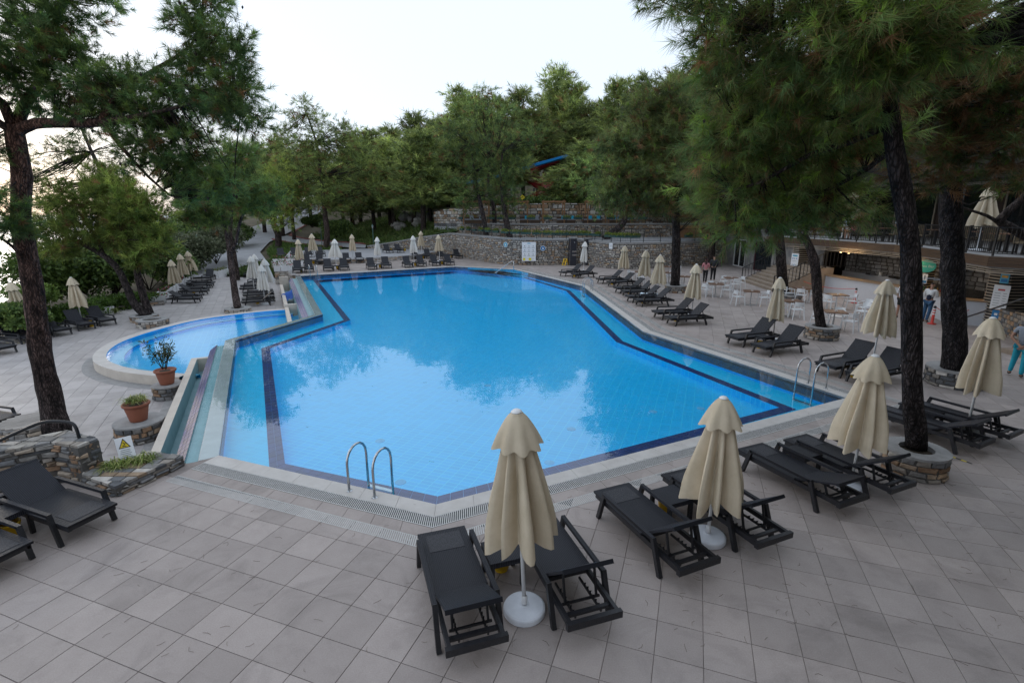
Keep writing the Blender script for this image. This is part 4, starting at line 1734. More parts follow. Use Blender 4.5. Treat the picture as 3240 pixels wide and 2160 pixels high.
# --- near left corner of the upper terrace
lounger(-6.116, 6.549, 159, 33, 'black wicker lounger in front of the slate wall at the near corner', GN)
q = (-6.548, 5.628, 0.33)
lounger(q[0], q[1], 159, 33, 'black wicker lounger mostly cut off by the left picture edge', GN)
q = (-7.319, 6.489, 0.42)
side_table(q[0] - .08, q[1] + .02, 159, 'black wicker side table at the left picture edge')
bucket(*(-7.339, 6.516, 0.05)[:2], 'yellow plastic bin at the left picture edge under the side table')
parasol(-9.75, 8.25, 1.75, 'closed cream parasol peeping in at the left picture edge', 1, 1.0, z=-1.1)

# --- pool ladders
def ladder(a, b, inward, label, z0=0.0, rungs=True):
    A, B = Vector(a[:2]), Vector(b[:2])
    iv = Vector(inward).normalized()
    t = thing('pool_ladder', label, 'pool ladder', (A.x, A.y, z0), 0, 'steel pool ladders')
    for q in (A, B):
        o = q - A
        pts = [(o.x, o.y, .01), (o.x, o.y, .50)]
        for k in range(1, 8):
            th = math.pi * k / 8
            r = .26
            c = o + iv * r
            pts.append((c.x - iv.x * r * math.cos(th), c.y - iv.y * r * math.cos(th), .50 + r * math.sin(th)))
        e = o + iv * .52
        pts += [(e.x, e.y, .48), (e.x, e.y, -.75)]
        MB().tube(pts, .022, 10).build('handrail', M_steel, t, True)
        MB().lathe([(.0, .018), (.03, .018), (.055, .008), (.055, .003)], 14, (o.x, o.y, 0)).build('floor_plate', M_steel, t)
    for k in range(3):
        z = -.18 - k * .22
        p, q = Vector((0, 0)) + iv * .52, (B - A) + iv * .52
        MB().beam((p.x, p.y, z), (q.x, q.y, z), .08, .03).build('rung', M_steel, t)
    return t


n1 = Vector((-4.542 * 0 + 1.737, 4.542)).normalized()
ladder((-2.792, 7.793, 0), (-2.302, 7.586, 0), (.357, .934), 'polished steel ladder rails at the near edge left of the first parasol')
ladder((8.322, 13.493, 0), (8.547, 13.053, 0), (-.917, -.40), 'polished steel ladder at the near right corner of the pool')
ladder((4.986, 31.785, 0), (5.018, 31.253, 0), (-.95, -.05), 'polished steel ladder halfway down the bar side, by the bend')
ladder((-16.036, 40.036, 0), (-15.488, 40.102, 0), (.53, -.85), 'small steel ladder at the far left corner by the flower boxes')
# slanted steel rail at the underwater steps
hr = thing('step_handrail', 'slanting steel handrail over the underwater steps at the far end', 'handrail')
a, b = Vector((0.144, 42.104, 0)), Vector((-1.442, 41.294, -0.1))
MB().tube([a, a + Vector((0, 0, .92))], .03, 8).build('post', M_steel, hr, True)
MB().tube([a + Vector((0, 0, .92)), a + Vector((-.15, -.3, .9)), b], .03, 8).build('rail', M_steel, hr, True)

# --- terracotta pots on their stone plinths
M_terra = mat('terracotta', (.33, .115, .065), (.25, .085, .05), 3, .7, .12, 30)
M_soil = mat('soil', (.06, .045, .03), None, 20, .95, .5, 60)


def ring_wall(name, c, r, h, z, label, cat, pal, seed, inner=0.0, squash=1.0, rz=0.0, rough_course=(.08, .15), wid=(.14, .34)):
    t = thing(name, label, cat, (c[0], c[1], z), rz)
    n_ = 40
    path = [(r * math.cos(-2 * math.pi * k / n_ * -1), squash * r * math.sin(2 * math.pi * k / n_)) for k in range(n_)]
    lay_stones(t, stones_on(path, 0.0, h - .02, pal, rough_course, wid, .012, (.005, .03), .05, seed, True), M_stone)
    core = MB()
    ri = inner
    for k in range(n_):
        a, b = path[k], path[(k + 1) % n_]
        f0 = (r - .02) / r
        core.quad((a[0] * f0, a[1] * f0, 0), (b[0] * f0, b[1] * f0, 0), (b[0] * f0, b[1] * f0, h - .02), (a[0] * f0, a[1] * f0, h - .02))
    core.build('core', M_mortar, t)
    cap = MB()
    for k in range(n_):
        a, b = path[k], path[(k + 1) % n_]
        fo, fi = 1.02, (ri / r if ri else .02)
        ja, jb = 1 + .025 * math.sin(k * 2.1 + seed), 1 + .025 * math.sin((k + 1) % n_ * 2.1 + seed)
        A, B = (a[0] * fo, a[1] * fo), (b[0] * fo, b[1] * fo)
        Ai, Bi = (a[0] * fi * ja, a[1] * fi * ja), (b[0] * fi * jb, b[1] * fi * jb)
        cap.quad((*A, h), (*B, h), (*Bi, h + .004), (*Ai, h + .004))
        cap.quad((*A, h - .045), (*B, h - .045), (*B, h), (*A, h))
        if ri:
            cap.quad((*Bi, h + .004), (*Bi, h - .12), (*Ai, h - .12), (*Ai, h + .004))
    cap.build('cap', M_cement, t)
    if ri:
        MB().lathe([(0, h - .07), (r * .98, h - .09)], 24, (0, 0, 0)).build('soil', M_soil, t)
    return t


def pot(c, z, s, label, group='terracotta pots by the spill channel'):
    t = thing('terracotta_pot', label, 'plant pot', (c[0], c[1], z), 0, group)
    b = MB().lathe([(0, 0), (.20 * s, 0), (.215 * s, .03 * s), (.29 * s, .40 * s), (.285 * s, .44 * s), (.335 * s, .455 * s), (.345 * s, .49 * s), (.335 * s, .52 * s), (.30 * s, .52 * s), (.285 * s, .48 * s), (0, .46 * s)], 28)
    b.build('pot_body', M_terra, t, True)
    MB().lathe([(0, .475 * s), (.285 * s, .47 * s)], 20).build('soil', M_soil, t)
    return t


pc = (-9.759, 12.33, -0.62)
ring_wall('stone_plinth', pc, .56, .48, -1.1, 'round slate plinth under the near terracotta pot', 'plinth', SLATE, 21)
P1 = pot(pc, -.615, .92, 'wide terracotta pot of striped spider plant on the nearer stone plinth')
pc2 = (-11.039, 15.378, -0.66)
ring_wall('stone_plinth', pc2, .43, .44, -1.1, 'round slate plinth under the shrub pot by the wading pool', 'plinth', SLATE, 22)
P2 = pot(pc2, -.655, .92, 'tall terracotta pot with a thin leafy shrub by the wading pool')
# round stone seat with a slatted lid
sc_ = (-12.756, 12.446, -0.68)
ss = ring_wall('stone_bench', sc_, .60, .40, -1.1, 'round stone seat with weathered wooden slat lid beside the big left pine', 'bench', SLATE + LIME[3:5], 23)
M_oldwood = mat('weathered_wood', (.36, .33, .30), (.22, .20, .18), 3, .85, .3, 30, stretch=(1, 9, 9), orand=.2)
for k in range(11):
    y_ = -.55 + k * .11
    hw = math.sqrt(max(.02,   .62 ** 2 - y_ ** 2))
    MB().box(0, y_, .425, hw * 2, .098, .035).build('lid_slat', M_oldwood, ss)
for c_ in ss.children:
    if c_.name.startswith('lid_slat'):
        pass
ss.rotation_euler = (0, 0, R(42))
# tree rings
tree_rings = {}
tree_rings['near'] = ring_wall('tree_ring', (7.415, 8.51, 0.42), .50, .45, 0, 'cement capped stone ring round the near right pine', 'tree ring', SLATE + LIME[:2] + RUST[:2], 31, .27)
tree_rings['near2'] = ring_wall('tree_ring', (12.35, 13.45), .66, .48, 0, 'dark slate tree ring behind the flared near right parasol', 'tree ring', SLATE[:5] + LIME[:1], 32, .34)
tree_rings['lean'] = ring_wall('tree_ring', (11.85, 18.85), .58, .48, 0, 'stone ring round the leaning pine by the white cafe chairs', 'tree ring', SLATE + LIME[3:5], 33, .36)
tree_rings['slim'] = ring_wall('tree_ring', (9.98, 30.75), .62, .42, 0, 'stone ring round the tall straight pine before the curved wall', 'tree ring', SLATE + LIME[2:4], 34, .34)
tree_rings['bar'] = ring_wall('tree_ring', (15.154, 27.262, 0.3), .55, .38, 0, 'low stone ring behind the parasol at the foot of the stairs', 'tree ring', SLATE + LIME[2:4], 35, .3)
tree_rings['twin'] = ring_wall('tree_ring', (-18.868, 26.001, -0.8), .72, .38, -1.1, 'low stone ring at the foot of the double pine', 'tree ring', LIME + SLATE[3:6], 36, .42)
tree_rings['twin2'] = ring_wall('tree_ring', (-20.261, 27.347, -0.8), .66, .34, -1.1, 'low stone ring behind the double pine', 'tree ring', SLATE + LIME[3:6], 37, .40)
tree_rings['wade'] = ring_wall('tree_ring', (-16.546, 30.076, -0.95), .72, .24, -1.1, 'low stone ring beside the far rim of the wading pool', 'tree ring', LIME, 38, .36)

# --- slate walls at the near left corner
sw = thing('slate_wall', 'thick slate wall with flagstone top behind the near left lounger', 'wall')
blk = [(-7.44, 8.40), (-7.54, 8.06), (-8.16, 8.24), (-8.26, 8.75)]
run = [(-8.16, 8.24), (-9.05, 7.55), (-9.35, 7.9), (-8.26, 8.75)]
for pl in (blk, run):
    MB().prism([(p[0] * .997 + sum(q[0] for q in pl) / 4 * .003, p[1] * .997 + sum(q[1] for q in pl) / 4 * .003) for p in pl], -1.1, .66).build('core', M_mortar, sw)
lay_stones(sw, stones_on([(-9.05, 7.55), (-8.16, 8.24), (-7.54, 8.06), (-7.44, 8.40), (-8.26, 8.75)], 0.0, .66, SLATE + SLATE[4:] + LIME[3:5], (.045, .115), (.16, .42), .012, (.0, .05), .06, 41), M_stone, True, 230)
lay_stones(sw, [s for pl in (blk, run) for s in flag_cap(pl, .70, SLATE[:5] + LIME[:2], .2, 42)], M_stone, True, 70)
pw = thing('planter_wall', 'low slate planter ledge holding strappy plants and a warning sign', 'planter')
ppoly = [(-6.62, 7.58), (-6.18, 8.72), (-6.95, 8.86), (-7.46, 8.38), (-7.56, 8.02)]
ppoly = [(-6.62, 7.58), (-6.18, 8.72), (-7.0, 8.9), (-7.62, 8.2), (-7.5, 7.98)]
MB().prism([(p[0] * .98 + -6.95 * .02, p[1] * .98 + 8.3 * .02) for p in ppoly], -1.1, .16).build('core', M_mortar, pw)
lay_stones(pw, stones_on([(-7.5, 7.98), (-6.62, 7.58), (-6.18, 8.72), (-6.5, 8.78)], 0.0, .15, SLATE[:5] + SLATE[4:], (.045, .075), (.16, .42), .010, (.0, .05), .06, 43), M_stone, True, 90)
lay_stones(pw, flag_cap(ppoly, .20, SLATE[:5] + LIME[:1] + [(.30, .22, .15)], .2, 44), M_stone, True, 60)
# black tubular handrail on the slate wall
M_rail = mat('black_rail', (.012, .012, .014), None, 9, .3)
h2 = thing('stair_handrail', 'bent black tubular handrail over the slate wall', 'handrail')
MB().tube(smooth_path([(-7.80, 8.42, .68), (-7.82, 8.43, .86), (-7.88, 8.45, .97), (-8.05, 8.45, 1.0), (-8.32, 8.42, 1.02), (-8.5, 8.3, .98), (-9.3, 7.75, .60), (-9.9, 7.3, .3)], 2), .028, 10).build('rail', M_rail, h2, True)
MB().tube([(-9.14, 7.8, .64), (-9.14, 7.8, -.6)], .03, 8).build('post', M_rail, h2, True)
MB().tube([(-8.95, 7.35, .18), (-9.9, 6.9, -.2)], .025, 8).build('lower_rail', M_rail, h2, True)
# warning sign in the planter
M_signw = mat('sign_white', (.80, .81, .83), (.76, .77, .79), 4, .45)
M_signy = mat('sign_yellow', (.80, .60, .02), None, 4, .5)
M_ink = mat('sign_ink', (.02, .02, .02), None, 4, .6)
M_inkg = mat('sign_grey_print', (.28, .32, .34), None, 4, .6)
sg = thing('warning_sign', 'small leaning white board with yellow slip triangle in the planter', 'sign', (-7.04, 8.48, 0.19), R(14))
sg.rotation_euler = (R(-12), R(-9), R(16))
MB().box(0, 0, .24, .27, .012, .46).build('board', M_signw, sg)
MB().add([(-.10, -.0085, .27), (.10, -.0085, .27), (0, -.0085, .45)], [(0, 1, 2)]).build('triangle_border', M_ink, sg)
MB().add([(-.075, -.0105, .285), (.075, -.0105, .285), (0, -.0105, .42)], [(0, 1, 2)]).build('triangle', M_signy, sg)
ic = MB()
for a_, b_ in (((-.02, .30), (.015, .345)), ((.015, .345), (-.012, .37)), ((-.03, .315), (.03, .30)), ((.015, .345), (.03, .36))):
    ic.beam((a_[0], -.0125, a_[1]), (b_[0], -.0125, b_[1]), .004, .010)
ic.lathe([(0, .383), (.011, .383)], 8, (-.006, -.0125, 0))
ic.build('slipping_figure', M_ink, sg)
tx = MB()
for k in range(6):
    tx.box(rnd.uniform(-.01, .01), -.0085, .235 - k * .033, .19 * rnd.uniform(.75, 1.0), .002, .011)
tx.build('lines_of_text', M_inkg, sg)


# ================================================================ CURVED WALL, TERRACES, BAR
cw_base = [(-18.2, 64.6), (-14.0, 63.6), (-10.0, 61.8), (-7.3, 59.4), (-5.4, 56.2), (-3.9, 53.2), (-2.4, 50.3), (-.6, 48.2), (1.5, 47.4), (3.6, 47.6), (5.4, 48.2),
           (6.5, 48.2), (7.3, 47.3), (7.9, 45.6), (8.8, 44.2), (10.0, 43.9), (11.6, 44.4), (14.1, 45.6), (16.4, 47.2), (20.4, 49.0)]
cw = smooth_path(cw_base, 2)
_seg = [0]
for i in range(len(cw) - 1):
    _seg.append(_seg[-1] + (Vector(cw[i + 1]) - Vector(cw[i])).length)
CWL = _seg[-1]


def cw_top(s):
    f = s / CWL
    pts = [(0, .75), (.07, 1.25), (.16, 2.0), (.25, 2.5), (.45, 2.5), (.62, 2.3), (.72, 2.25), (1, 2.1)]
    for (a, za), (b, zb) in zip(pts, pts[1:]):
        if f <= b:
            return za + (zb - za) * (f - a) / (b - a)
    return 2.1


rw = thing('retaining_wall', 'long curved dry stone retaining wall at the far end of the terrace', 'wall')
inn = poly_offset(cw, -.45)
mb = MB()
for i in range(len(cw) - 1):
    z0, z1 = cw_top(_seg[i]), cw_top(_seg[i + 1])
    A, B = cw[i], cw[i + 1]
    mb.quad((*A, -.05), (*B, -.05), (*B, z1 - .02), (*A, z0 - .02))
mb.build('wall_core', M_mortar, rw)
cap = MB()
o_ = poly_offset(cw, .06)
for i in range(len(cw) - 1):
    z0, z1 = cw_top(_seg[i]), cw_top(_seg[i + 1])
    cap.quad((*o_[i], z0 - .10), (*o_[i + 1], z1 - .10), (*o_[i + 1], z1 + .05), (*o_[i], z0 + .05))
    cap.quad((*o_[i], z0 + .05), (*o_[i + 1], z1 + .05), (*inn[i + 1], z1 + .05), (*inn[i], z0 + .05))
cap.build('wall_cap', M_cement, rw)
half = _seg[len(cw) // 2]
sts = stones_on(cw, 0, lambda s: cw_top(s) - .06, LIME + LIME[:4] + RUST[3:4] + [(.42, .30, .19)], (.10, .22), (.16, .46), .034, (.02, .07), .08, 61)
lay_stones(rw, sts, M_stone, False)

# first terrace floor
t1 = [p for p in inn[int(len(inn) * .22):]]
t1_poly = t1 + [(23, 53), (23, 57.0), (14, 55.5), (5, 54.6), (-3.0, 55.6), (-6.5, 60.5)]
tag(MB().prism([tuple(p) for p in t1_poly], 1.6, 2.24).build('terrace_floor', M_asphalt), 'grey lower cafe terrace behind the curved wall', kind='structure')
# second terrace wall and floor
w2 = smooth_path([(-8.2, 62.5), (-6.6, 60.3), (-3.0, 55.5), (1.6, 54.2), (5, 54.2), (10, 54.6), (14, 55.2), (22, 56.6)], 2)
tw2 = thing('terrace_wall', 'stone wall of the second terrace above the cafe tables', 'wall')
mb = MB()
slab(mb, w2, poly_offset(w2, -.3), 1.8, 3.55)
mb.build('wall_core', M_mortar, tw2)
lay_stones(tw2, stones_on(w2, 2.2, 3.5, LIME + RUST[:4], (.12, .24), (.2, .55), .02, (.02, .06), .06, 62), M_stone, False)
mb = MB()
slab(mb, poly_offset(w2, .06), poly_offset(w2, -.5), 3.54, 3.68)
mb.build('wall_cap', M_cement, tw2)
w3 = smooth_path([(-9.5, 63.5), (-7.5, 60.8), (-5.0, 59.0), (0, 58.2), (6, 58.2), (14, 59.0), (24, 60.5)], 2)
tag(MB().prism([tuple(p) for p in poly_offset(w2, -.3)] + [tuple(p) for p in w3[::-1]], 2.8, 3.6).build('terrace_floor', M_asphalt), 'upper terrace floor with blue cushions', kind='structure')
tw3 = thing('terrace_wall', 'rust and grey rubble wall behind the pergolas', 'wall')


def w3_top(s):
    return 5.0 + min(.8, s * .055)


mb = MB()
slab(mb, w3, poly_offset(w3, -.5), 3.2, 4.95)
mb.build('wall_core', M_mortar, tw3)
lay_stones(tw3, stones_on(w3, 3.55, w3_top, RUST + LIME[:3], (.18, .42), (.25, .8), .03, (.03, .08), .08, 63), M_stone, False)
# earth bank behind it
mb = MB()
bk = poly_offset(w3, -.35)
bk2 = poly_offset(w3, -7)
for i in range(len(w3) - 1):
    mb.quad((*bk[i], 5.2), (*bk[i + 1], 5.2), (*bk2[i + 1], 6.0), (*bk2[i], 6.0))
tag(mb.build('planted_bank', M_earth), 'earth bank behind the upper wall', kind='structure')

M_iron = mat('black_iron', (.012, .012, .013), None, 9, .5)


def railing(pts, z, h, label, post_step=2.0, pitch=.13, zf=None, cat='railing', group='black iron railings', bar=.016):
    t = thing('railing', label, cat, (0, 0, 0), 0, group)
    P_ = resample(pts, post_step)
    zz = zf or (lambda p: z)
    for p in P_:
        MB().box(p[0], p[1], zz(p) + h / 2 + .02, .05, .05, h + .04).build('post', M_iron, t)
    r_ = MB()
    b_ = MB()
    for i in range(len(P_) - 1):
        a, b = P_[i], P_[i + 1]
        for hh, w__ in ((h, .045), (.10, .03)):
            r_.beam((a[0], a[1], zz(a) + hh), (b[0], b[1], zz(b) + hh), w__, .03)
        n_ = max(1, int((Vector(b[:2]) - Vector(a[:2])).length / pitch))
        for k in range(1, n_):
            q = Vector(a[:2]).lerp(Vector(b[:2]), k / n_)
            za = zz(a) + (zz(b) - zz(a)) * k / n_
            b_.box(q.x, q.y, za + (h + .1) / 2, bar, bar, h - .1)
    r_.build('rail', M_iron, t)
    o__ = b_.build('balusters', M_iron, t)
    o__['kind'] = 'stuff'
    return t


r1 = poly_offset(cw, -.22)[int(len(cw) * .22):]
railing(r1[::3] + [r1[-1]], 2.25, 1.12, 'black iron railing along the top of the curved wall', 2.1,
        zf=lambda p: cw_top(min(range(len(cw)), key=lambda i: (Vector(cw[i]) - Vector(p[:2])).length) and _seg[min(range(len(cw)), key=lambda i: (Vector(cw[i]) - Vector(p[:2])).length)]) + .05)
r2 = poly_offset(w2, -.2)
railing(r2[::3] + [r2[-1]], 3.68, 1.0, 'black iron railing on the second terrace wall', 2.2)

# flower troughs on both railings
M_trough = mat('green_trough', (.035, .085, .075), None, 6, .6)
M_flow = foliage_material('flower_leaves', .6, .2)


def leaf_blob(cs, rs_, n, size, cols, seed, aspect=1.9, up=0.0, flat=1.0):
    """Leaf-sized two-triangle blades scattered through ellipsoids."""
    g = np.random.default_rng(seed)
    V_, F_, T_ = [], [], []
    tot = 0
    for (c, r_) in zip(cs, rs_):
        k = n
        d = g.normal(size=(k, 3))
        d /= np.linalg.norm(d, axis=1, keepdims=True)
        rad = g.random(k) ** .45
        p = np.asarray(c) + d * rad[:, None] * np.asarray(r_)
        a = g.normal(size=(k, 3)) + d * .8 + np.array([0, 0, up])
        a /= np.linalg.norm(a, axis=1, keepdims=True)
        b = np.cross(a, g.normal(size=(k, 3)))
        b /= np.linalg.norm(b, axis=1, keepdims=True)
        s = size * (.6 + .8 * g.random(k))[:, None]
        q = np.stack([p, p + a * s * .5 + b * s / aspect / 2, p + a * s, p + a * s * .5 - b * s / aspect / 2], 1)
        col_ = np.asarray(cols)[g.integers(0, len(cols), k)] * (.7 + .6 * g.random(k))[:, None]
        V_.append(q.reshape(-1, 3))
        F_.append(np.arange(k * 4).reshape(k, 4) + tot)
        T_.append(np.repeat(col_, 4, 0))
        tot += k * 4
    return np.concatenate(V_), np.concatenate(F_), np.concatenate(T_)


GREENS = [(.06, .12, .025), (.045, .095, .025), (.09, .15, .03), (.035, .07, .02)]
tr_b = MB()
for dx in (0,):
    tr_b.add([(-.42, -.09, 0), (.42, -.09, 0), (.42, .09, 0), (-.42, .09, 0), (-.48, -.12, .2), (.48, -.12, .2), (.48, .12, .2), (-.48, .12, .2)],
             [(3, 2, 1, 0), (4, 5, 6, 7), (0, 1, 5, 4), (1, 2, 6, 5), (2, 3, 7, 6), (3, 0, 4, 7)])
tr_me = tr_b.mesh('trough_box', M_trough)
fl_me = []
for k in range(3):
    V_, F_, T_ = leaf_blob([(-.22, 0, .26), (.05, 0, .3), (.28, 0, .25)], [(.22, .14, .13)] * 3, 70, .11, [(.10, .17, .03), (.16, .22, .04), (.07, .13, .03), (.20, .22, .05)], 70 + k)
    fl_me.append(numpy_mesh('flowers', V_, F_, T_, M_flow))
kk = 0
nt__ = {}
for (path_, z_, nm_, off) in ((r1, None, 'lower', -.16), (r2, 3.68, 'upper', -.16)):
    q_ = resample(path_[::2], 1.55)
    for i, p in enumerate(q_):
        if i % 1 or rnd.random() < .12 or p[0] > 19:
            continue
        d_ = Vector(q_[min(i + 1, len(q_) - 1)]) - Vector(q_[max(i - 1, 0)])
        z0 = (cw_top(_seg[min(range(len(cw)), key=lambda i_: (Vector(cw[i_]) - Vector(p[:2])).length)]) if z_ is None else z_) + .42
        nt__[nm_] = nt__.get(nm_, -1) + 1
        t = thing('flower_trough', 'green flower trough on the %s terrace railing, %s from the left' % (nm_, ORD[nt__[nm_]]), 'flower trough', (p[0], p[1] - .12, z0), math.atan2(d_.y, d_.x), 'flower troughs on the %s terrace railing' % nm_)
        obj('trough_box', tr_me, t)
        if rnd.random() < .85:
            obj('flowers', fl_me[kk % 3], t)
        kk += 1

# white cafe furniture -------------------------------------------------
M_chair = mat('white_plastic_chair', (.74, .75, .76), (.68, .69, .70), 6, .42)
M_alu = mat('grey_alu_leg', (.52, .53, .54), None, 6, .35, metal=.6)
M_top = mat('brown_table_top', (.17, .085, .045), (.12, .06, .035), 3, .45, .1, 30, stretch=(1, 8, 1))
CH = {}


def cafe_chair(x, y, ang, label, z=0.0, group='white armchairs at the cafe tables'):
    if not CH:
        s = MB()
        s.box(.0, 0, .445, .44, .44, .025)
        CH['seat'] = s.mesh('seat', M_chair)
        b = MB()
        n_ = 7
        for i in range(n_):
            a0, a1 = -.9 + 1.8 * i / n_, -.9 + 1.8 * (i + 1) / n_
            for (z0, z1, r0, r1) in ((.60, .80, .23, .245),):
                p0, p1 = (-.02 - r0 * math.cos(a0), r0 * math.sin(a0)), (-.02 - r0 * math.cos(a1), r0 * math.sin(a1))
                q0, q1 = (-.02 - r1 * math.cos(a0), r1 * math.sin(a0)), (-.02 - r1 * math.cos(a1), r1 * math.sin(a1))
                b.quad((*p0, z0), (*p1, z0), (*q1, z1), (*q0, z1))
                b.quad((p0[0] - .02, p0[1], z0), (q0[0] - .02, q0[1], z1), (q1[0] - .02, q1[1], z1), (p1[0] - .02, p1[1], z0))
                b.quad((*q0, z1), (*q1, z1), (q1[0] - .02, q1[1], z1), (q0[0] - .02, q0[1], z1))
        CH['back'] = b.mesh('backrest', M_chair)
        for i, (sx, sy) in enumerate(((1, -1), (1, 1), (-1, -1), (-1, 1))):
            l_ = MB()
            if sx > 0:
                l_.beam((.19, sy * .20, .67), (.25, sy * .25, 0), .032)
            else:
                l_.beam((-.20, sy * .18, .66), (-.27, sy * .25, 0), .032)
            CH['leg%d' % i] = l_.mesh('leg', M_chair)
        for s_ in (-1, 1):
            a_ = MB()
            a_.beam((.21, s_ * .21, .67), (-.16, s_ * .22, .69), .05, .025)
            CH['arm%d' % s_] = a_.mesh('armrest', M_chair)
    t = thing('cafe_chair', label, 'chair', (x, y, z), R(ang), group)
    obj('seat', CH['seat'], t)
    obj('backrest', CH['back'], t)
    for i in range(4):
        obj('leg', CH['leg%d' % i], t)
    for s_ in (-1, 1):
        obj('armrest', CH['arm%d' % s_], t)
    return t


TBL = {}


def cafe_table(x, y, ang, label, z=0.0, group='brown cafe tables on the terrace'):
    if not TBL:
        TBL['top'] = MB().box(0, 0, .735, .78, .78, .035).mesh('table_top', M_top)
        TBL['col'] = MB().tube([(0, 0, .03), (0, 0, .72)], .03, 10).mesh('pedestal', M_alu)
        b = MB()
        b.box(0, 0, .015, .58, .07, .03)
        b.box(0, 0, .016, .07, .58, .03)
        TBL['foot'] = b.mesh('cross_foot', M_alu)
        TBL['ash'] = MB().lathe([(0, .02), (.045, .02), (.055, .05), (.05, .05), (.04, .03), (0, .03)], 12).mesh('ashtray', M_white)
    t = thing('cafe_table', label, 'table', (x, y, z), R(ang), group)
    obj('table_top', TBL['top'], t)
    obj('pedestal', TBL['col'], t)
    obj('cross_foot', TBL['foot'], t)
    a = obj('ashtray', TBL['ash'], None, (x + .02, y - .03, z + .735))
    tag(a, 'white ashtray on the %s' % label, 'ashtray', 'ashtrays on the cafe tables')
    return t


tabs = [((13.761, 31.75, 0.74), 'table at the foot of the stairs', [(-88, .62), (8, .62), (100, .6)]),
        ((11.706, 28.943, 0.74), 'table beside the couple', [(-160, .62), (-30, .6), (95, .6)]),
        ((12.445, 26.111, 0.74), 'table alone between two parasols', [(175, .62), (-20, .62)]),
        ((15.707, 27.232, 0.74), 'table against the slatted bar column', [(165, .62), (-120, .6), (-25, .62)]),
        ((16.157, 24.933, 0.74), 'table before the white counter', [(-150, .62), (-20, .62), (150, .6)]),
        ((13.257, 20.431, 0.74), 'table by the leaning pine', [(-175, .62), (-55, .6), (45, .6)]),
        ((12.941, 23.131, 0.74), 'table half behind the striped cone', [(-95, .62), (-165, .6)]),
        ((10.79, 34.796, 0.74), 'table left of the slim pine', [(150, .62), (60, .6), (-150, .6)]),
        ((11.073, 32.494, 0.74), 'table right of the slim pine', [(120, .62), (-150, .6)]),
        ((11.962, 38.772, 0.74), 'table nearest the curved wall', [(-20, .62), (170, .62)]),
        ((8.935, 35.249, 0.74), 'table behind the wide parasol', [(-100, .65), (150, .65)])]
def sd_of(a_):
    return 'near side' if -140 < a_ < -60 else ('bar side' if abs(a_) < 60 else ('pool side' if abs(a_) > 140 else 'far side'))


for i, (p, lb_, chs) in enumerate(tabs):
    ra = rnd.uniform(-15, 15) - 20
    cafe_table(p[0], p[1], ra, lb_)
    wh = {0: 'first', 1: 'second', 2: 'third'}
    sd_ = [sd_of(q[0]) for q in chs]
    for k, (a_, d_) in enumerate(chs):
        cx_, cy_ = p[0] + d_ * math.cos(R(a_)), p[1] + d_ * math.sin(R(a_))
        side = sd_[k]
        cafe_chair(cx_, cy_, a_ + 180 + rnd.uniform(-14, 14), 'white armchair, %s of the %s%s' % (side, lb_, ', %s one' % ('nearer', 'other', 'farther')[k] if sd_.count(side) > 1 else ''))
for p, a_ in (((15.566, 22.067, 0.45), 200), ((16.303, 23.016, 0.45), 195)):
    cafe_chair(p[0], p[1], a_, 'white armchair, %s behind the tall parasol' % ('nearer one' if a_ == 200 else 'farther one'))
for p, lb_ in (((1.094, 64.539, 2.98), 'white terrace table above the round cyan sign'), ((9.172, 57.351, 2.98), 'white terrace table above the white notice')):
    t = cafe_table(p[0], p[1], 10, lb_, 2.25, 'white tables on the lower cafe terrace')
    for c_ in t.children:
        if c_.name.startswith('table_top'):
            c_.data = c_.data.copy()
            c_.data.materials[0] = M_chair
    for a_ in (15, 165, 100):
        cafe_chair(p[0] + .7 * math.cos(R(a_)), p[1] + .7 * math.sin(R(a_)), a_ + 180, 'white armchair, %s of the %s' % ({15: 'right', 165: 'left', 100: 'back'}[a_], lb_), 2.25, 'white armchairs on the lower cafe terrace')

# sofas with blue cushions on the upper terrace
M_blue = mat('turquoise_cushion', (.03, .42, .62), (.02, .33, .52), 5, .85)
M_sofa = mat('brown_wicker_sofa', (.10, .055, .03), (.06, .035, .02), 12, .7, .3, 60)
M_greyc = mat('grey_cushion', (.28, .30, .33), None, 8, .9)
for i, (px_, lb_, cm) in enumerate(((960, 'first sofa from the left with turquoise cushion', M_blue), (1100, 'low sofa under the dark throw', M_greyc), (1470, 'sofa with two turquoise cushions under the second pergola', M_blue),
                                (1590, 'sofa with plump turquoise cushions right of the second pergola', M_blue), (1840, 'sofa with turquoise cushions at the third pergola', M_blue), (1960, 'small sofa with turquoise cushion beside the third pergola', M_blue),
                                (2200, 'turquoise armchair beside the terrace pine', M_blue), (2330, 'turquoise seat at the right end of the upper terrace', M_blue), (200, 'grey sofa under the first pergola', M_greyc), (330, 'grey cushioned bench under the first pergola', M_greyc))):
    Y_ = 56.4
    X_ = (1440 + px_ * .22959 - 1620) / 1600 * (Y_ * .97)
    t = thing('terrace_sofa', lb_, 'sofa', (X_, Y_, 3.6), 0, 'sofas on the upper terrace')
    MB().box(0, 0, .2, 1.05, .7, .4).build('sofa_base', M_sofa, t)
    MB().box(0, .3, .5, 1.05, .12, .5).build('sofa_back', M_sofa, t)
    for s_ in (-.26, .26):
        MB().box(s_, .0, .46, .48, .55, .13).build('cushion', M_greyc, t)
    MB().box(.2, .2, .68, .42, .14, .36).build('cushion', cm, t)
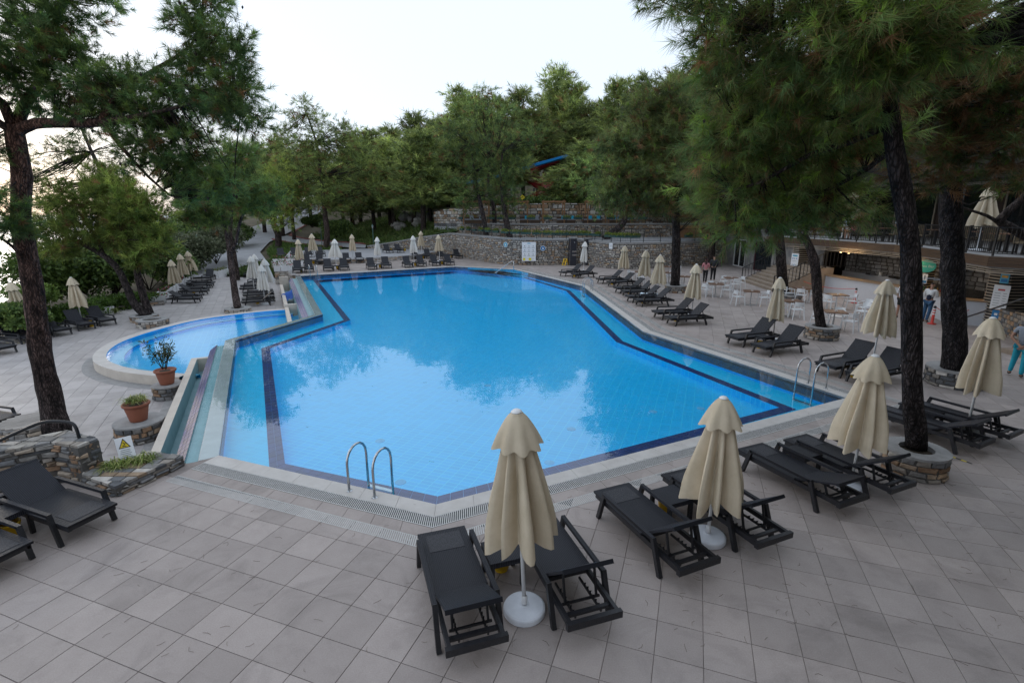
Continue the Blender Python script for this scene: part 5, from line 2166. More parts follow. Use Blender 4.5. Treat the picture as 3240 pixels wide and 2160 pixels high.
# pergolas
M_pine = mat('pergola_wood', (.30, .155, .07), (.22, .11, .05), 3, .7, .15, 20, stretch=(8, 8, 1))
for x0, x1, lb_ in ((115, 460, 'open wooden pergola at the left end of the upper terrace'), (730, 1000, 'wooden pergola behind the two terrace pines'), (1222, 1505, 'wooden pergola in the middle of the upper terrace'),
                    (1830, 2120, 'wooden pergola towards the right of the upper terrace'), (2230, 2420, 'wooden pergola partly behind the big pine')):
    Y0, Y1 = 55.7, 57.7
    X0, X1 = ((1440 + q * .22959 - 1620) / 1600 * (Y0 * .97) for q in (x0, x1))
    t = thing('pergola', lb_, 'pergola', (X0, Y0, 3.6), 0, 'pergolas on the upper terrace')
    W_ = X1 - X0
    for xx in (0, W_):
        for yy in (0, Y1 - Y0):
            MB().box(xx, yy, 1.12, .11, .11, 2.24).build('post', M_pine, t)
    for yy in (0, Y1 - Y0):
        MB().box(W_ / 2, yy, 2.31, W_ + .3, .08, .14).build('beam', M_pine, t)
    for xx in (0, W_ * .5, W_):
        MB().box(xx, (Y1 - Y0) / 2, 2.42, .07, Y1 - Y0 + .3, .09).build('rafter', M_pine, t)
    for xx, s_ in ((0, 1), (W_, -1)):
        MB().beam((xx, -.003, 1.9), (xx + s_ * .35, -.003, 2.26), .06, .06).build('brace', M_pine, t)

# water slide and yellow signs beyond
M_red = mat('red_fibreglass', (.22, .012, .018), (.15, .01, .014), 2, .35)
M_blues = mat('blue_fibreglass', (.02, .25, .62), None, 2, .35)
sl = thing('water_slide', 'dark red curving water slide chute among the pines', 'water slide')


def chute(pts, w_, nm, m__):
    mb_ = MB()
    prof = [(-1, .75), (-.95, .25), (-.6, 0), (0, -.08), (.6, 0), (.95, .25), (1, .75)]
    for i in range(len(pts) - 1):
        a, b = Vector(pts[i]), Vector(pts[i + 1])
        d0 = (Vector(pts[min(i + 1, len(pts) - 1)]) - Vector(pts[max(i - 1, 0)])).normalized()
        d1 = (Vector(pts[min(i + 2, len(pts) - 1)]) - a).normalized()
        s0, s1 = Vector((d0.y, -d0.x, 0)).normalized() * w_, Vector((d1.y, -d1.x, 0)).normalized() * w_
        for (u0, h0), (u1, h1) in zip(prof, prof[1:]):
            mb_.quad(a + s0 * u0 + Vector((0, 0, h0 * w_)), a + s0 * u1 + Vector((0, 0, h1 * w_)), b + s1 * u1 + Vector((0, 0, h1 * w_)), b + s1 * u0 + Vector((0, 0, h0 * w_)))
    mb_.build(nm, m__, sl)


chute(smooth_path([(-3.4, 66, 5.6), (-1.0, 65, 5.7), (2.0, 65.5, 6.1), (4.2, 67.0, 6.9), (5.0, 69.5, 8.2), (3.5, 72, 9.6)], 2), .85, 'chute', M_red)
chute(smooth_path([(6.5, 68, 6.6), (4.5, 69.0, 7.3), (2.6, 70.5, 8.4), (2.2, 72.5, 9.8), (4.5, 74, 10.8), (7.5, 74, 11.6)], 2), .8, 'chute', M_red)
chute(smooth_path([(10.5, 72, 12.4), (7, 72.5, 11.9), (4, 71.5, 11.0), (1.5, 70.0, 10.2), (-3, 71.5, 9.0), (-7, 71, 8.2)], 2), .6, 'chute', M_blues)
for p in ((0, 65.4), (4.6, 68), (3, 71.5), (7, 73.5)):
    MB().tube([(p[0], p[1], 4.5), (p[0], p[1], 8)], .14, 8).build('support_post', M_alu, sl)
for k, (px_, py_, lb_) in enumerate(((925, 110, 'upper yellow diamond warning sign'), (928, 165, 'lower yellow diamond warning sign'))):
    Y_ = 59.6
    z_ = {0: 6.47, 1: 5.9}[k]
    X_ = (1440 + px_ * .22959 - 1620) / 1600 * (Y_ * .97 + .3)
    t = thing('diamond_sign', lb_ + ' before the red slide', 'sign', (X_, Y_, z_), 0, 'yellow diamond signs')
    MB().add([(0, 0, -.3), (.3, 0, 0), (0, 0, .3), (-.3, 0, 0), (0, .02, -.3), (.3, .02, 0), (0, .02, .3), (-.3, .02, 0)],
             [(0, 1, 2, 3), (7, 6, 5, 4), (0, 4, 5, 1), (1, 5, 6, 2), (2, 6, 7, 3), (3, 7, 4, 0)]).build('board', M_signy, t)
    g_i = MB()
    for a_, b_ in (((-.08, -.05), (.05, .06)), ((.0, .02), (-.06, .12)), ((.05, .06), (.12, .02))):
        g_i.beam((a_[0], -.006, a_[1]), (b_[0], -.006, b_[1]), .01, .045)
    g_i.build('pictogram', M_ink, t)
    if k == 1:
        MB().tube([(0, .04, .55), (0, .04, -1.2)], .03, 6).build('post', M_alu, t)

# ---- signs and things on the curved wall
M_signb = mat('sign_blue', (.02, .19, .44), None, 4, .5)
M_signt = mat('sign_cyan', (.10, .42, .58), None, 4, .5)
M_signy2 = mat('poster_yellow', (.85, .72, .03), None, 4, .5)


def panel(name, label, loc, rz, w_, h_, parts, material=None, cat='sign', group=None, tilt=0):
    """Flat board with printed blocks; parts are (x, z, w, h, material) in board units from the centre."""
    t = thing(name, label, cat, loc, rz, group)
    if tilt:
        t.rotation_euler = (tilt, 0, rz)
    MB().box(0, 0, 0, w_, .025, h_).build('board', material or M_signw, t)
    by = {}
    for i, (x_, z_, pw_, ph_, m__) in enumerate(parts):
        by.setdefault(m__.name, (MB(), m__))[0].box(x_, -.0145 - .0012 * (i % 3), z_, pw_, .003, ph_)
    for nm_, (b_, m__) in by.items():
        b_.build('print', m__, t)
    return t


pr = [(0, .93, .3, .09, M_signt)]
for r_ in range(3):
    for c_ in range(3):
        x_, z_ = -.42 + c_ * .42, .62 - r_ * .46
        pr += [(x_, z_, .07, .10, M_ink if (r_ + c_) % 3 == 0 else M_inkg), (x_ + .03, z_ - .04, .05, .05, M_inkg), (x_, z_ - .17, .3, .025, M_inkg), (x_, z_ - .22, .24, .02, M_inkg)]
pr += [(-.46, -.86, .24, .26, M_signy2), (.12, -.86, .26, .26, M_signy2), (-.17, -.80, .12, .02, M_inkg), (.42, -.80, .2, .02, M_inkg)]
panel('rules_board', 'large white pool rules board with pictograms and yellow blocks on the curved wall', (1.55, 47.10, 1.28), R(3), 1.28, 1.72, [(a * .92, b * .8, c * .95, d * .85, e_) for a, b, c, d, e_ in pr])


def roundel(label, loc, rz, m__, rr=.24):
    t = thing('round_sign', label, 'sign', loc, rz)
    for nm_, r_, y_, mm in (('rim', rr, .0, M_signw), ('disc', rr * .86, -.012, m__)):
        pts = [(r_ * math.cos(2 * math.pi * k / 24), y_ - .012, r_ * math.sin(2 * math.pi * k / 24)) for k in range(24)]
        MB().add(pts + [(p[0], y_ + .012, p[2]) for p in pts], [tuple(range(24))[::-1]] + [(k, (k + 1) % 24, 24 + (k + 1) % 24, 24 + k) for k in range(24)]).build(nm_, mm, t)
    i_ = MB()
    i_.box(-.035, -.027, .0, .05, .004, .2)
    i_.box(.045, -.027, -.02, .05, .004, .16)
    i_.box(.0, -.027, -.06, .16, .004, .05)
    i_.build('pictogram', M_signw, t)


roundel('round cyan sign with white figures on the curved wall, left of the rules board', (-.60, 48.02, 1.85), R(-36), M_signt)
roundel('round dark blue sign with white figure, right of the rules board', (2.85, 47.28, 1.56), R(4), M_signb)
panel('wall_notice', 'small white paper notice on the curved wall above the wide parasols', (8.55, 44.42, 1.95), R(-50), .36, .5, [(0, .1, .22, .02, M_inkg), (0, .02, .22, .02, M_inkg), (0, -.06, .2, .02, M_inkg)])
M_dark = mat('dark_panel', (.028, .03, .04), None, 4, .4)
for p, lb_, hx in (((5.589, 47.076, 0), 'tall dark shower column with pale cap, beside the yellow folding sign', 2.45), ((7.062, 47.42, 0), 'tall dark shower column half behind the white parasol', 2.4)):
    t = thing('shower_column', lb_, 'shower', (p[0], p[1] + .35, 0), R(8), 'shower columns')
    MB().box(0, 0, hx / 2, .62, .62, hx).build('column_body', M_dark, t)
    MB().box(0, 0, hx + .06, .70, .70, .14).build('column_cap', M_cement, t)
    for zz in (1.28, .96):
        MB().box(.1, -.315, zz, .42, .012, .13).build('metal_band', M_steel, t)
        MB().box(-.315, 0, zz + (.0 if zz > 1 else .2), .012, .62, .12).build('metal_band', M_steel, t)
    MB().tube([(.05, -.31, 2.1), (.05, -.5, 2.12), (.05, -.52, 2.08)], .025, 8).build('shower_head', M_steel, t)
    MB().box(-.30, -.312, hx / 2, .03, .01, hx).build('corner_trim', M_steel, t)
t = thing('folding_sign', 'yellow A-frame wet floor sign at the foot of the curved wall', 'wet floor sign', (4.967, 47.42, 0), R(55))
for s_ in (-1, 1):
    a_ = MB()
    for y_ in (-.14, .14):
        a_.beam((0, y_, .64), (s_ * .34, y_, 0), .06, .03)
    for f_ in (.08, .35, .55, .9):
        a_.beam((s_ * .34 * f_, -.14, .64 * (1 - f_)), (s_ * .34 * f_, .14, .64 * (1 - f_)), .05, .03)
    a_.build('leaf', M_yellow, t)

# ---- stone building with glazed doors, stairs
M_bstone = mat('grey_stone_cladding', (.30, .28, .26), (.14, .14, .145), 2.4, .85, .5, 7, coords='World')
M_glass = None
m_, nt_, out_ = nodes_of('dark_glass')
p_ = N(nt_, 'BsdfPrincipled')
p_.inputs['Base Color'].default_value = (.012, .016, .020, 1)
p_.inputs['Roughness'].default_value = .04
p_.inputs['Specular IOR Level'].default_value = .6
nt_.links.new(p_.outputs[0], out_.inputs['Surface'])
M_glass = m_
M_wood = mat('brown_cladding', (.095, .054, .029), (.055, .032, .019), 1.6, .65, .25, 16, stretch=(1, 1, 10), coords='World')
M_slatw = mat('pale_timber_slat', (.42, .355, .28), (.33, .275, .215), 3, .6, .1, 25)
M_darkw = mat('dark_backing', (.018, .015, .013), None, 4, .8)
M_counter = mat('counter_white', (.58, .59, .62), (.53, .54, .57), 2, .5)
M_ctop = mat('counter_wood', (.33, .235, .15), (.25, .17, .105), 3, .5, .1, 20, stretch=(1, 8, 8))
M_step = mat('stair_stone', (.30, .24, .185), (.22, .175, .135), 3, .75, .12, 20)
bl = thing('stone_building', 'grey stone clad building with two dark glazed doors beside the stairs', 'building')
bx0, bx1 = 20.55, 21.6
wp = [(20.45, 49.2), (20.62, 47.4), (20.55, 45.0), (20.62, 43.5), (21.5, 42.85), (22.0, 41.0)]
# wall pieces around the two doors
mb = MB()


def wall_seg(mb_, a, b, z0, z1, th=.4, m=0):
    d = (Vector(b) - Vector(a)).normalized()
    n_ = Vector((-d.y, d.x)) * th
    if n_.x < 0:
        n_ = -n_
    mb_.prism([tuple(a), tuple(b), (b[0] + n_.x, b[1] + n_.y), (a[0] + n_.x, a[1] + n_.y)], z0, z1, m, True)


wall_seg(mb, (20.42, 49.3), (20.60, 47.55), -.02, 3.25)
wall_seg(mb, (20.598, 47.548), (20.55, 45.1), 2.42, 3.25)
wall_seg(mb, (20.548, 45.098), (20.60, 43.55), -.02, 3.25)
wall_seg(mb, (20.602, 43.548), (21.62, 39.4), 2.42, 3.25)
wall_seg(mb, (21.622, 39.398), (22.0, 36.0), -.02, 3.25)
mb.build('wall', M_bstone, bl)
MB().prism([(20.3, 49.4), (20.45, 45.0), (20.5, 43.5), (21.9, 36.0), (27, 36), (27, 49.4)], 3.26, 3.36, 0, True).build('roof_edge', M_cement, bl)
for (a, b, nm_) in (((20.66, 47.5), (20.62, 45.15), 'door'), ((20.70, 43.5), (21.68, 39.5), 'glass_front')):
    d = thing(nm_, None, None)
    d = MB()
    wall_seg(d, a, b, .06, 2.36, .03)
    dd = d.build(nm_, M_glass, bl)
    fr = MB()
    A, B = Vector(a), Vector(b)
    for q in (0, .5, 1):
        p = A.lerp(B, q)
        fr.box(p.x - .02, p.y, 1.2, .08, .08, 2.4)
    fr.beam((a[0] - .02, a[1], 2.38), (b[0] - .02, b[1], 2.38), .07, .07)
    fr.beam((a[0] - .02, a[1], .04), (b[0] - .02, b[1], .04), .07, .08)
    fr.build('door_frame', M_white if nm_ == 'door' else mat('maroon_frame', (.07, .02, .025), None, 4, .5), dd)
for o__ in [o for o in C.objects if o.type == 'EMPTY' and not o.children and o.name.split('.')[0] in ('door', 'glass_front')]:
    bpy.data.objects.remove(o__)
MB().prism([(20.9, 49), (26, 49), (26, 36), (22.3, 36)], -.02, 3.2).build('inner_wall', M_darkw, bl)

st = thing('staircase', 'beige stone steps climbing beside the bar to the restaurant terrace', 'staircase')
A, B = Vector((16.319, 35.927, 0)[:2]), Vector((15.937, 30.724, 0)[:2])
up_ = Vector((B - A)).normalized()
up_ = Vector((-up_.y, up_.x))
if up_.x < 0:
    up_ = -up_
for k in range(9):
    a, b = A + up_ * (.32 * k), B + up_ * (.32 * k)
    e_ = A + up_ * (.32 * 9 + .5), B + up_ * (.32 * 9 + .5)
    MB().prism([tuple(a), tuple(b), tuple(e_[1] if k == 8 else B + up_ * (.32 * (k + 1))), tuple(e_[0] if k == 8 else A + up_ * (.32 * (k + 1)))], -.01, .165 * (k + 1)).build('step', M_step, st)
for a_, lb_ in ((A, 'black iron stair railing on the door side of the steps'), (B, 'black iron stair railing on the bar side of the steps')):
    pts = [tuple(a_ + up_ * (.32 * k)) for k in (0, 4.5, 9)] + [tuple(a_ + up_ * 4.6)]

    def zst(p, a_=a_):
        return max(0, min(1.5, (Vector(p[:2]) - a_).dot(up_) / .32 * .165))
    railing(pts, 0, .95, lb_, 1.0, .2, zst, group='stair railings', bar=.025)

# ---- poolside bar under the restaurant terrace
bar = thing('pool_bar', 'long poolside bar with white counter, slatted timber and wood fascia', 'bar')
fas = [(18.05, 36.6), (18.35, 33.9), (18.9, 30.0), (19.35, 26.0), (18.95, 23.9), (17.95, 20.4), (17.45, 18.7), (19.6, 16.0)]
# fascia boards, three planks high
for i in range(len(fas) - 1):
    a, b = fas[i], fas[i + 1]
    L_ = (Vector(b) - Vector(a)).length
    for r_ in range(3):
        n_ = max(1, int(L_ / 2.6))
        for k in range(n_):
            p, q = Vector(a).lerp(Vector(b), k / n_), Vector(a).lerp(Vector(b), (k + 1) / n_)
            g = (q - p).normalized() * .004
            mb = MB()
            wall_seg(mb, tuple(p + g), tuple(q - g), 2.74 + r_ * .125, 2.74 + r_ * .125 + .119, .05 + .003 * (r_ % 2))
            mb.build('fascia_board', M_wood, bar)
    for r_ in range(3):
        mb = MB()
        wall_seg(mb, (a[0] + .16, a[1]), (b[0] + .16, b[1]), 2.50 + r_ * .075, 2.528 + r_ * .075, .04)
        mb.build('soffit_slat', M_slatw, bar)
mb = MB()
inner = [(p[0] + .06, p[1]) for p in fas]
mb.prism(inner + [(40, 16), (40, 36.6)], 2.70, 3.12, 0, True)
mb.build('terrace_slab', M_cement, bar)
cnt = [(19, 33.477, 0), (18.45, 33.0), (18.9, 28.9), (19.62, 24.6), (19.75, 23.8), (19.05, 21.75)]
cnt = [(18.68, 33.3), (19.05, 28.6), (19.72, 24.4), (19.78, 23.85), (19.35, 22.7), (19.0, 21.7), (20.2, 20.6)]
for i in range(len(cnt) - 1):
    mb = MB()
    wall_seg(mb, cnt[i], cnt[i + 1], .0, 1.02, .5)
    mb.build('counter_front', M_counter, bar)
    mb = MB()
    a, b = cnt[i], cnt[i + 1]
    wall_seg(mb, (a[0] - .08, a[1]), (b[0] - .08, b[1]), 1.022, 1.075, .68 + .002 * i)
    mb.build('counter_top', M_ctop, bar)


def slat_column(x_, y_, w_, d_, lb_):
    t = thing('slatted_column', None, None)
    bpy.data.objects.remove(t)
    core = MB().box(x_, y_, 1.3, w_ - .06, d_ - .06, 2.6).build('slatted_column', M_darkw, bar)
    for k in range(21):
        MB().box(x_, y_, .1 + k * .122, w_, d_, .05).build('slat', M_slatw, core)


slat_column(18.95, 33.55, .75, .7, '')
slat_column(21.6, 27.3, .6, .8, '')
slat_column(20.4, 25.05, .5, .7, '')
slat_column(20.3, 20.6, .9, 1.0, '')
# back wall of white painted rubble, dark ceiling and floor
M_rub = mat('white_rubble', (.34, .33, .32), (.22, .215, .21), 3, .8, .5, 12, attr='tint')
bwp = [(22.6, 34.5), (23.2, 29), (23.4, 24), (23.2, 20.2)]
mb = MB()
slab(mb, bwp, poly_offset(bwp, -.2), -.02, 2.72)
mb.build('back_wall', M_mortar, bar)
sts = stones_on(bwp, .9, 2.6, [(1.6, 1.6, 1.6), (1.3, 1.3, 1.3), (1.05, 1.05, 1.05)], (.16, .28), (.25, .6), .03, (.02, .05), .06, 71)
lay_stones(bar, sts, M_rub, False)
mb = MB()
wall_seg(mb, (22.0, 33.8), (22.6, 28.4), .0, .98, .5)
mb.build('back_counter', M_counter, bar)
mb = MB()
wall_seg(mb, (18.5, 36.4), (18.7, 33.95), -.02, 2.72, .3)
mb.build('side_wall', M_bstone, bar)
MB().box(24.6, 28, 1.3, .2, 18, 2.7).build('store_wall', M_darkw, bar)
# things on the counters
tag(MB().lathe([(0, 0), (.09, 0), (.09, .24), (0, .24)], 14, (0, 0, 0)).build('paper_roll', M_white, None, True, (22.25, 30.6, .985)), 'white paper roll standing on the back bar counter', 'paper roll')
mi = thing('coffee_machine', 'black coffee machine on the back bar counter', 'coffee machine', (21.3, 26.2, .0), R(5))
MB().box(0, 0, .5, .6, .6, 1.0).build('cabinet', M_darkw, mi)
MB().box(0, 0, 1.25, .5, .5, .5).build('machine_body', M_black, mi)
for s_ in (-.12, .05, .16):
    MB().lathe([(0, 0), (.04, 0), (.045, .16), (0, .16)], 10, (s_, .0, 1.5)).build('cup_stack', M_white, mi)
for k, (x_, y_) in enumerate(((22.15, 31.3), (22.35, 29.6), (22.4, 29.1))):
    mb = MB().box(0, 0, .05, .35, .45, .1)
    mb.box(0, 0, .11, .30, .40, .02)
    tag(mb.build('tray', M_steel, None, False, (x_, y_, .985)), 'flat steel appliance on the back counter, %s from the stairs' % ('first', 'second', 'third')[k], 'tray')
# pastry case behind the second trunk
pcse = thing('display_case', 'glazed snack display case on the bar counter between the trunks', 'display case', (19.55, 23.3, 1.08), R(-70))
MB().box(0, 0, .02, 1.3, .5, .04).build('case_base', M_ctop, pcse)
for s_ in (-.64, .64):
    for y_ in (-.24, .24):
        MB().box(s_, y_, .33, .02, .02, .6).build('case_post', M_steel, pcse)
MB().box(0, -.24, .63, 1.3, .02, .02).build('case_rail', M_steel, pcse)
MB().box(0, .24, .63, 1.3, .02, .02).build('case_rail', M_steel, pcse)
for k in range(7):
    tag(MB().lathe([(0, 0), (.035, 0), (.035, .13), (.012, .18), (.012, .22), (0, .22)], 8).build('bottle', mat('bottle_%d' % (k % 3), [(.04, .10, .03), (.30, .16, .02), (.35, .05, .03)][k % 3], None, 4, .2), None, True, (19.4 + .05 * k, 23.7 - k * .13, 1.125)),
        'small bottle in the snack display case, %s from the left' % ORD[k], 'bottle', 'bottles in the snack display case')
# lit spots
M_spot = mat('lit_spot', (1, .8, .4), None, 4, .5, emit=((1.0, .62, .22), 14))
for p, w__ in (((19.3, 24.9, 2.46), 'above the oval sign'), ((18.8, 29.3, 2.46), 'left of two over the counter'), ((18.75, 28.5, 2.46), 'right of two over the counter'), ((20.0, 21.8, 2.46), 'above the masked barman')):
    t = thing('spot_lamp', 'small warm ceiling spot under the bar soffit, ' + w__, 'lamp', p, 0, 'warm ceiling spots of the bar')
    MB().lathe([(0, 0), (.05, 0), (.055, .04), (0, .04)], 12).build('lamp_glass', M_spot, t)
    MB().lathe([(.055, -.002), (.07, -.002), (.07, .04), (.055, .04)], 12).build('lamp_rim', M_steel, t)
    ld_ = bpy.data.lights.new('spot_light', 'POINT')
    ld_.energy = 13
    ld_.color = (1, .68, .35)
    ld_.shadow_soft_size = .05
    lo_ = bpy.data.objects.new('spot_light', ld_)
    C.objects.link(lo_)
    lo_.parent = t
    lo_.location = (0, 0, -.08)
# oval bar sign
M_teals = mat('sign_teal', (.05, .40, .34), None, 4, .5)
os_ = thing('bar_sign', 'oval teal bar sign with pale lettering on a slatted column', 'sign', (20.08, 24.68, 2.16), R(-52))
pts = [(.40 * math.cos(2 * math.pi * k / 32), -.02, .30 * math.sin(2 * math.pi * k / 32)) for k in range(32)]
MB().add(pts + [(p[0], .02, p[2]) for p in pts], [tuple(range(32))[::-1]] + [(k, (k + 1) % 32, 32 + (k + 1) % 32, 32 + k) for k in range(32)]).build('oval', M_teals, os_)


def lettering(s, size, parent, loc, m__, rot=(R(90), 0, 0)):
    cu = bpy.data.curves.new('lettering', 'FONT')
    cu.body = s
    cu.size = size
    cu.align_x = 'CENTER'
    cu.extrude = .002
    cu.materials.append(m__)
    o_ = bpy.data.objects.new('lettering', cu)
    C.objects.link(o_)
    o_.rotation_euler = rot
    bpy.context.view_layer.update()
    me_ = bpy.data.meshes.new_from_object(o_.evaluated_get(bpy.context.evaluated_depsgraph_get()))
    bpy.data.objects.remove(o_)
    o_ = obj('lettering', me_, parent, loc)
    o_.rotation_euler = rot
    return o_


lettering('gyros Bar', .17, os_, (0, -.024, -.05), mat('sign_pale', (.55, .75, .70), None, 4, .5))
# posters on the bar columns
pb = [(0, .36, .42, .10, M_signt)] + [(-.14 + .14 * (i % 3), .18 - .42 * (i // 3), .07, .09, M_signb if i % 2 == 0 else M_inkg) for i in range(6)] + [(0, .02 - .4 * i, .40, .02, M_inkg) for i in range(2)]
panel('info_poster', 'white info poster with blue header on the left slatted bar column', (18.52, 33.42, 1.62), R(-78), .62, 1.0, [(a * 1.15, b, c, d, e_) for a, b, c, d, e_ in pb])
panel('blue_notice', 'small blue square notice under the info poster', (18.535, 33.40, .93), R(-78), .30, .36, [(0, 0, .12, .10, M_signw)], M_signb)
panel('price_board', 'tall white price board on the right bar column', (19.72, 20.25, 1.35), R(-66), .52, .98, [(0, .30, .22, .07, mat('sign_red', (.55, .08, .08), None, 4, .5))] + [(-.1, .16 - .1 * i, .2, .02, M_inkg) for i in range(6)] + [(.14, .16 - .1 * i, .12, .02, M_inkg) for i in range(6)])
panel('small_poster', 'small blue and orange poster above the price board', (19.76, 20.28, 2.10), R(-66), .28, .38, [(0, .08, .2, .1, mat('sign_orange', (.75, .38, .05), None, 4, .5)), (0, -.08, .2, .12, M_signb)], M_signt)
panel('blue_notice', 'small blue notice under the price board', (19.70, 20.24, .66), R(-66), .26, .32, [(0, 0, .1, .09, M_signw)], M_signb)
panel('menu_poster', 'white menu sheet with blue foot on the column below the oval sign', (20.10, 24.72, 1.55), R(-52), .32, .46, [(0, -.14, .28, .12, M_signb), (-.07, .08, .05, .2, M_inkg), (.05, .08, .05, .2, M_inkg)])

# ---- restaurant terrace above the bar
rl = [(p[0] + .12, p[1]) for p in fas]
railing([(20.9, 36.6)] + rl, 3.12, 1.02, 'black iron railing of the restaurant terrace above the bar', 1.6, .12)
res = thing('restaurant', 'dark timber restaurant front behind the upper terrace', 'building')
MB().box(27.2, 27, 4.7, .3, 36, 3.2).build('front_wall', mat('dark_timber', (.045, .028, .02), (.028, .018, .014), 2, .7), res)
MB().box(24.9, 27, 6.35, 5.8, 36, .3).build('eaves', M_darkw, res)
MB().box(29.5, 27, 9.2, 5.0, 36, 5.4).build('upper_wall', M_darkw, res)
for k in range(8):
    y_ = 14 + k * 3.4
    w_ = MB().box(27.03, y_, 4.5, .04, 2.0, 2.5).build('window', M_glass, res)
    MB().box(27.0, y_ + 1.05, 4.5, .08, .10, 2.6).build('window_frame', M_slatw, w_)
    MB().box(27.0, y_ - 1.05, 4.5, .08, .10, 2.6).build('window_frame', M_slatw, w_)
for k in range(6):
    MB().box(23.6, 15 + k * 4.2, 4.7, .16, .16, 3.2).build('eaves_post', mat('grey_post', (.35, .36, .38), None, 4, .5), res)
MB().box(23.6, 25, 6.15, .2, 24, .2).build('eaves_beam', M_slatw, res)
for p, lb_, tp in (((31.386, 46.683, 3.12), 'big closed beige parasol on the restaurant terrace by the pink shirted diner', 3.5), ((19.2, 21.2, 3.12), 'big closed beige parasol on the restaurant terrace at the right edge', 4.0)):
    x_, y_ = (21.6, 33.2) if 'pink' in lb_ else (p[0], p[1])
    parasol(x_, y_, 2.9 if 'pink' in lb_ else 2.55, lb_, 2, 1.4, False, 3.12, group='big parasols on the restaurant terrace')
# terrace dining chairs and tables, seen through the railing
M_rattan = mat('tan_rattan', (.19, .145, .09), (.13, .10, .06), 14, .7, .3, 70)
RC = {}


def rattan_chair(x_, y_, a_, lb_):
    if not RC:
        RC['seat'] = MB().box(0, 0, .44, .48, .48, .06).mesh('seat', M_rattan)
        RC['back'] = MB().box(-.23, 0, .72, .05, .46, .52).mesh('backrest', M_rattan)
        for i, (sx, sy) in enumerate(((1, 1), (1, -1), (-1, 1), (-1, -1))):
            RC[i] = MB().box(sx * .2, sy * .2, .21, .045, .045, .42).mesh('leg', M_black)
    t = thing('dining_chair', lb_, 'chair', (x_, y_, 3.12), R(a_), 'rattan chairs on the restaurant terrace')
    obj('seat', RC['seat'], t)
    obj('backrest', RC['back'], t)
    for i in range(4):
        obj('leg', RC[i], t)


DT = {}
for i, (x_, y_) in enumerate(((20.3, 31.6), (20.6, 28.6), (21.0, 25.6), (20.8, 22.8), (19.8, 20.6), (19.2, 18.6), (22.6, 21.6))):
    if not DT:
        DT['t'] = MB().box(0, 0, .73, .85, .85, .04).mesh('table_top', M_top)
        DT['p'] = MB().box(0, 0, .36, .09, .09, .70).mesh('pedestal', M_black)
        DT['f'] = MB().box(0, 0, .02, .5, .5, .03).mesh('table_foot', M_black)
    wh = 'dining table upstairs, %s from the stairs' % ('first', 'second', 'third', 'fourth', 'fifth', 'sixth', 'seventh')[i]
    t = thing('dining_table', 'dark ' + wh, 'table', (x_, y_, 3.12), R(rnd.uniform(-10, 10)), 'dining tables on the restaurant terrace')
    for q in 'tpf':
        obj({'t': 'table_top', 'p': 'pedestal', 'f': 'table_foot'}[q], DT[q], t)
    for s_, nm_ in ((1, 'far'), (-1, 'near')):
        rattan_chair(x_ + .1, y_ + s_ * .75, -90 * s_ + rnd.uniform(-12, 12), 'tan rattan chair, %s side of %s' % (nm_, wh))
# glowing turquoise fridge deep on the terrace, modelled as a tall unlit white box
frg = thing('terrace_fridge', 'tall pale fridge glimpsed through pine needles on the restaurant terrace', 'cabinet', (22.4, 34.6, 3.12))
MB().box(0, 0, .9, .4, .4, 1.8).build('fridge_body', M_white, frg)
for k in range(8):
    MB().box(-.202, 0, .3 + k * .18, .01, .34, .05).build('shelf_edge', M_signb, frg)

# ---- red and white flexible posts with chain by the counter
M_cone = mat('cone_red', (.62, .045, .03), None, 4, .5)
BL = {}
for p, lb_ in (((18.331, 26.787, 0), 'red and white bollard before the middle of the white counter'), ((17.55, 31.2, 0), 'red and white bollard half hidden behind the table by the slatted column'), ((18.155, 21.403, 0), 'red and white bollard between the two big pine trunks')):
    t = thing('bollard', lb_, 'bollard', p, 0, 'red and white bollards along the bar')
    if not BL:
        BL['b'] = MB().lathe([(0, 0), (.16, 0), (.16, .03), (.055, .06), (.05, .72), (.0, .72)], 16).mesh('bollard_body', M_cone, True)
        for k in range(3):
            BL[k] = MB().lathe([(.054, .42 + k * .11), (.054, .475 + k * .11)], 16).mesh('white_band', M_white, True)
        BL['c'] = MB().lathe([(0, .80), (.03, .80), (.052, .77), (.056, .70), (0, .70)], 16).mesh('black_cap', M_black, True)
    obj('bollard_body', BL['b'], t)
    for k in range(3):
        obj('white_band', BL[k], t)
    obj('black_cap', BL['c'], t)
for a, b, lb_ in (((17.55, 31.2), (18.331, 26.787, 0)[:2], 'sagging red and white chain between the bollards along the counter'), ((18.155, 21.403, 0)[:2], (18.9, 20.6), 'short chain from the bollard towards the right bar column')):
    pts = [(a[0] + (b[0] - a[0]) * k / 12, a[1] + (b[1] - a[1]) * k / 12, .77 - .22 * (1 - (2 * k / 12 - 1) ** 2)) for k in range(13)]
    tag(MB().tube(pts, .014, 5).build('chain', M_cone), lb_, 'chain')

# ---- side wall and steps at the right edge, behind the man in turquoise
sw2 = thing('side_wall', 'sloping slate wall with grey coping at the right edge beyond the bar', 'wall')
a, b = (20.407, 20.837, 0), (21.596, 20.837, 0)
pw_ = [(19.35, 19.9), (17.6, 16.4), (19.0, 13.0)]
pw_ = [(19.6, 20.0), (18.5, 17.6), (17.9, 15.0)]
for i in range(2):
    mb = MB()
    wall_seg(mb, pw_[i], pw_[i + 1], -.02, .95 + .25 * i, .4)
    mb.build('wall_core', M_mortar, sw2)
lay_stones(sw2, stones_on(pw_, 0, lambda s: .9 + .1 * s, SLATE + RUST[:3], (.08, .18), (.18, .4), .014, (.01, .05), .06, 72), M_stone, True, 110)
for k in range(5):
    MB().box(17.0 + k * .36, 15.2, .08 + .08 * k, .36, 3.2, .16 + .16 * k).build('step', M_step, sw2)
hb = thing('stair_handrail', 'black sloping handrail crossing in front of the price board', 'handrail')
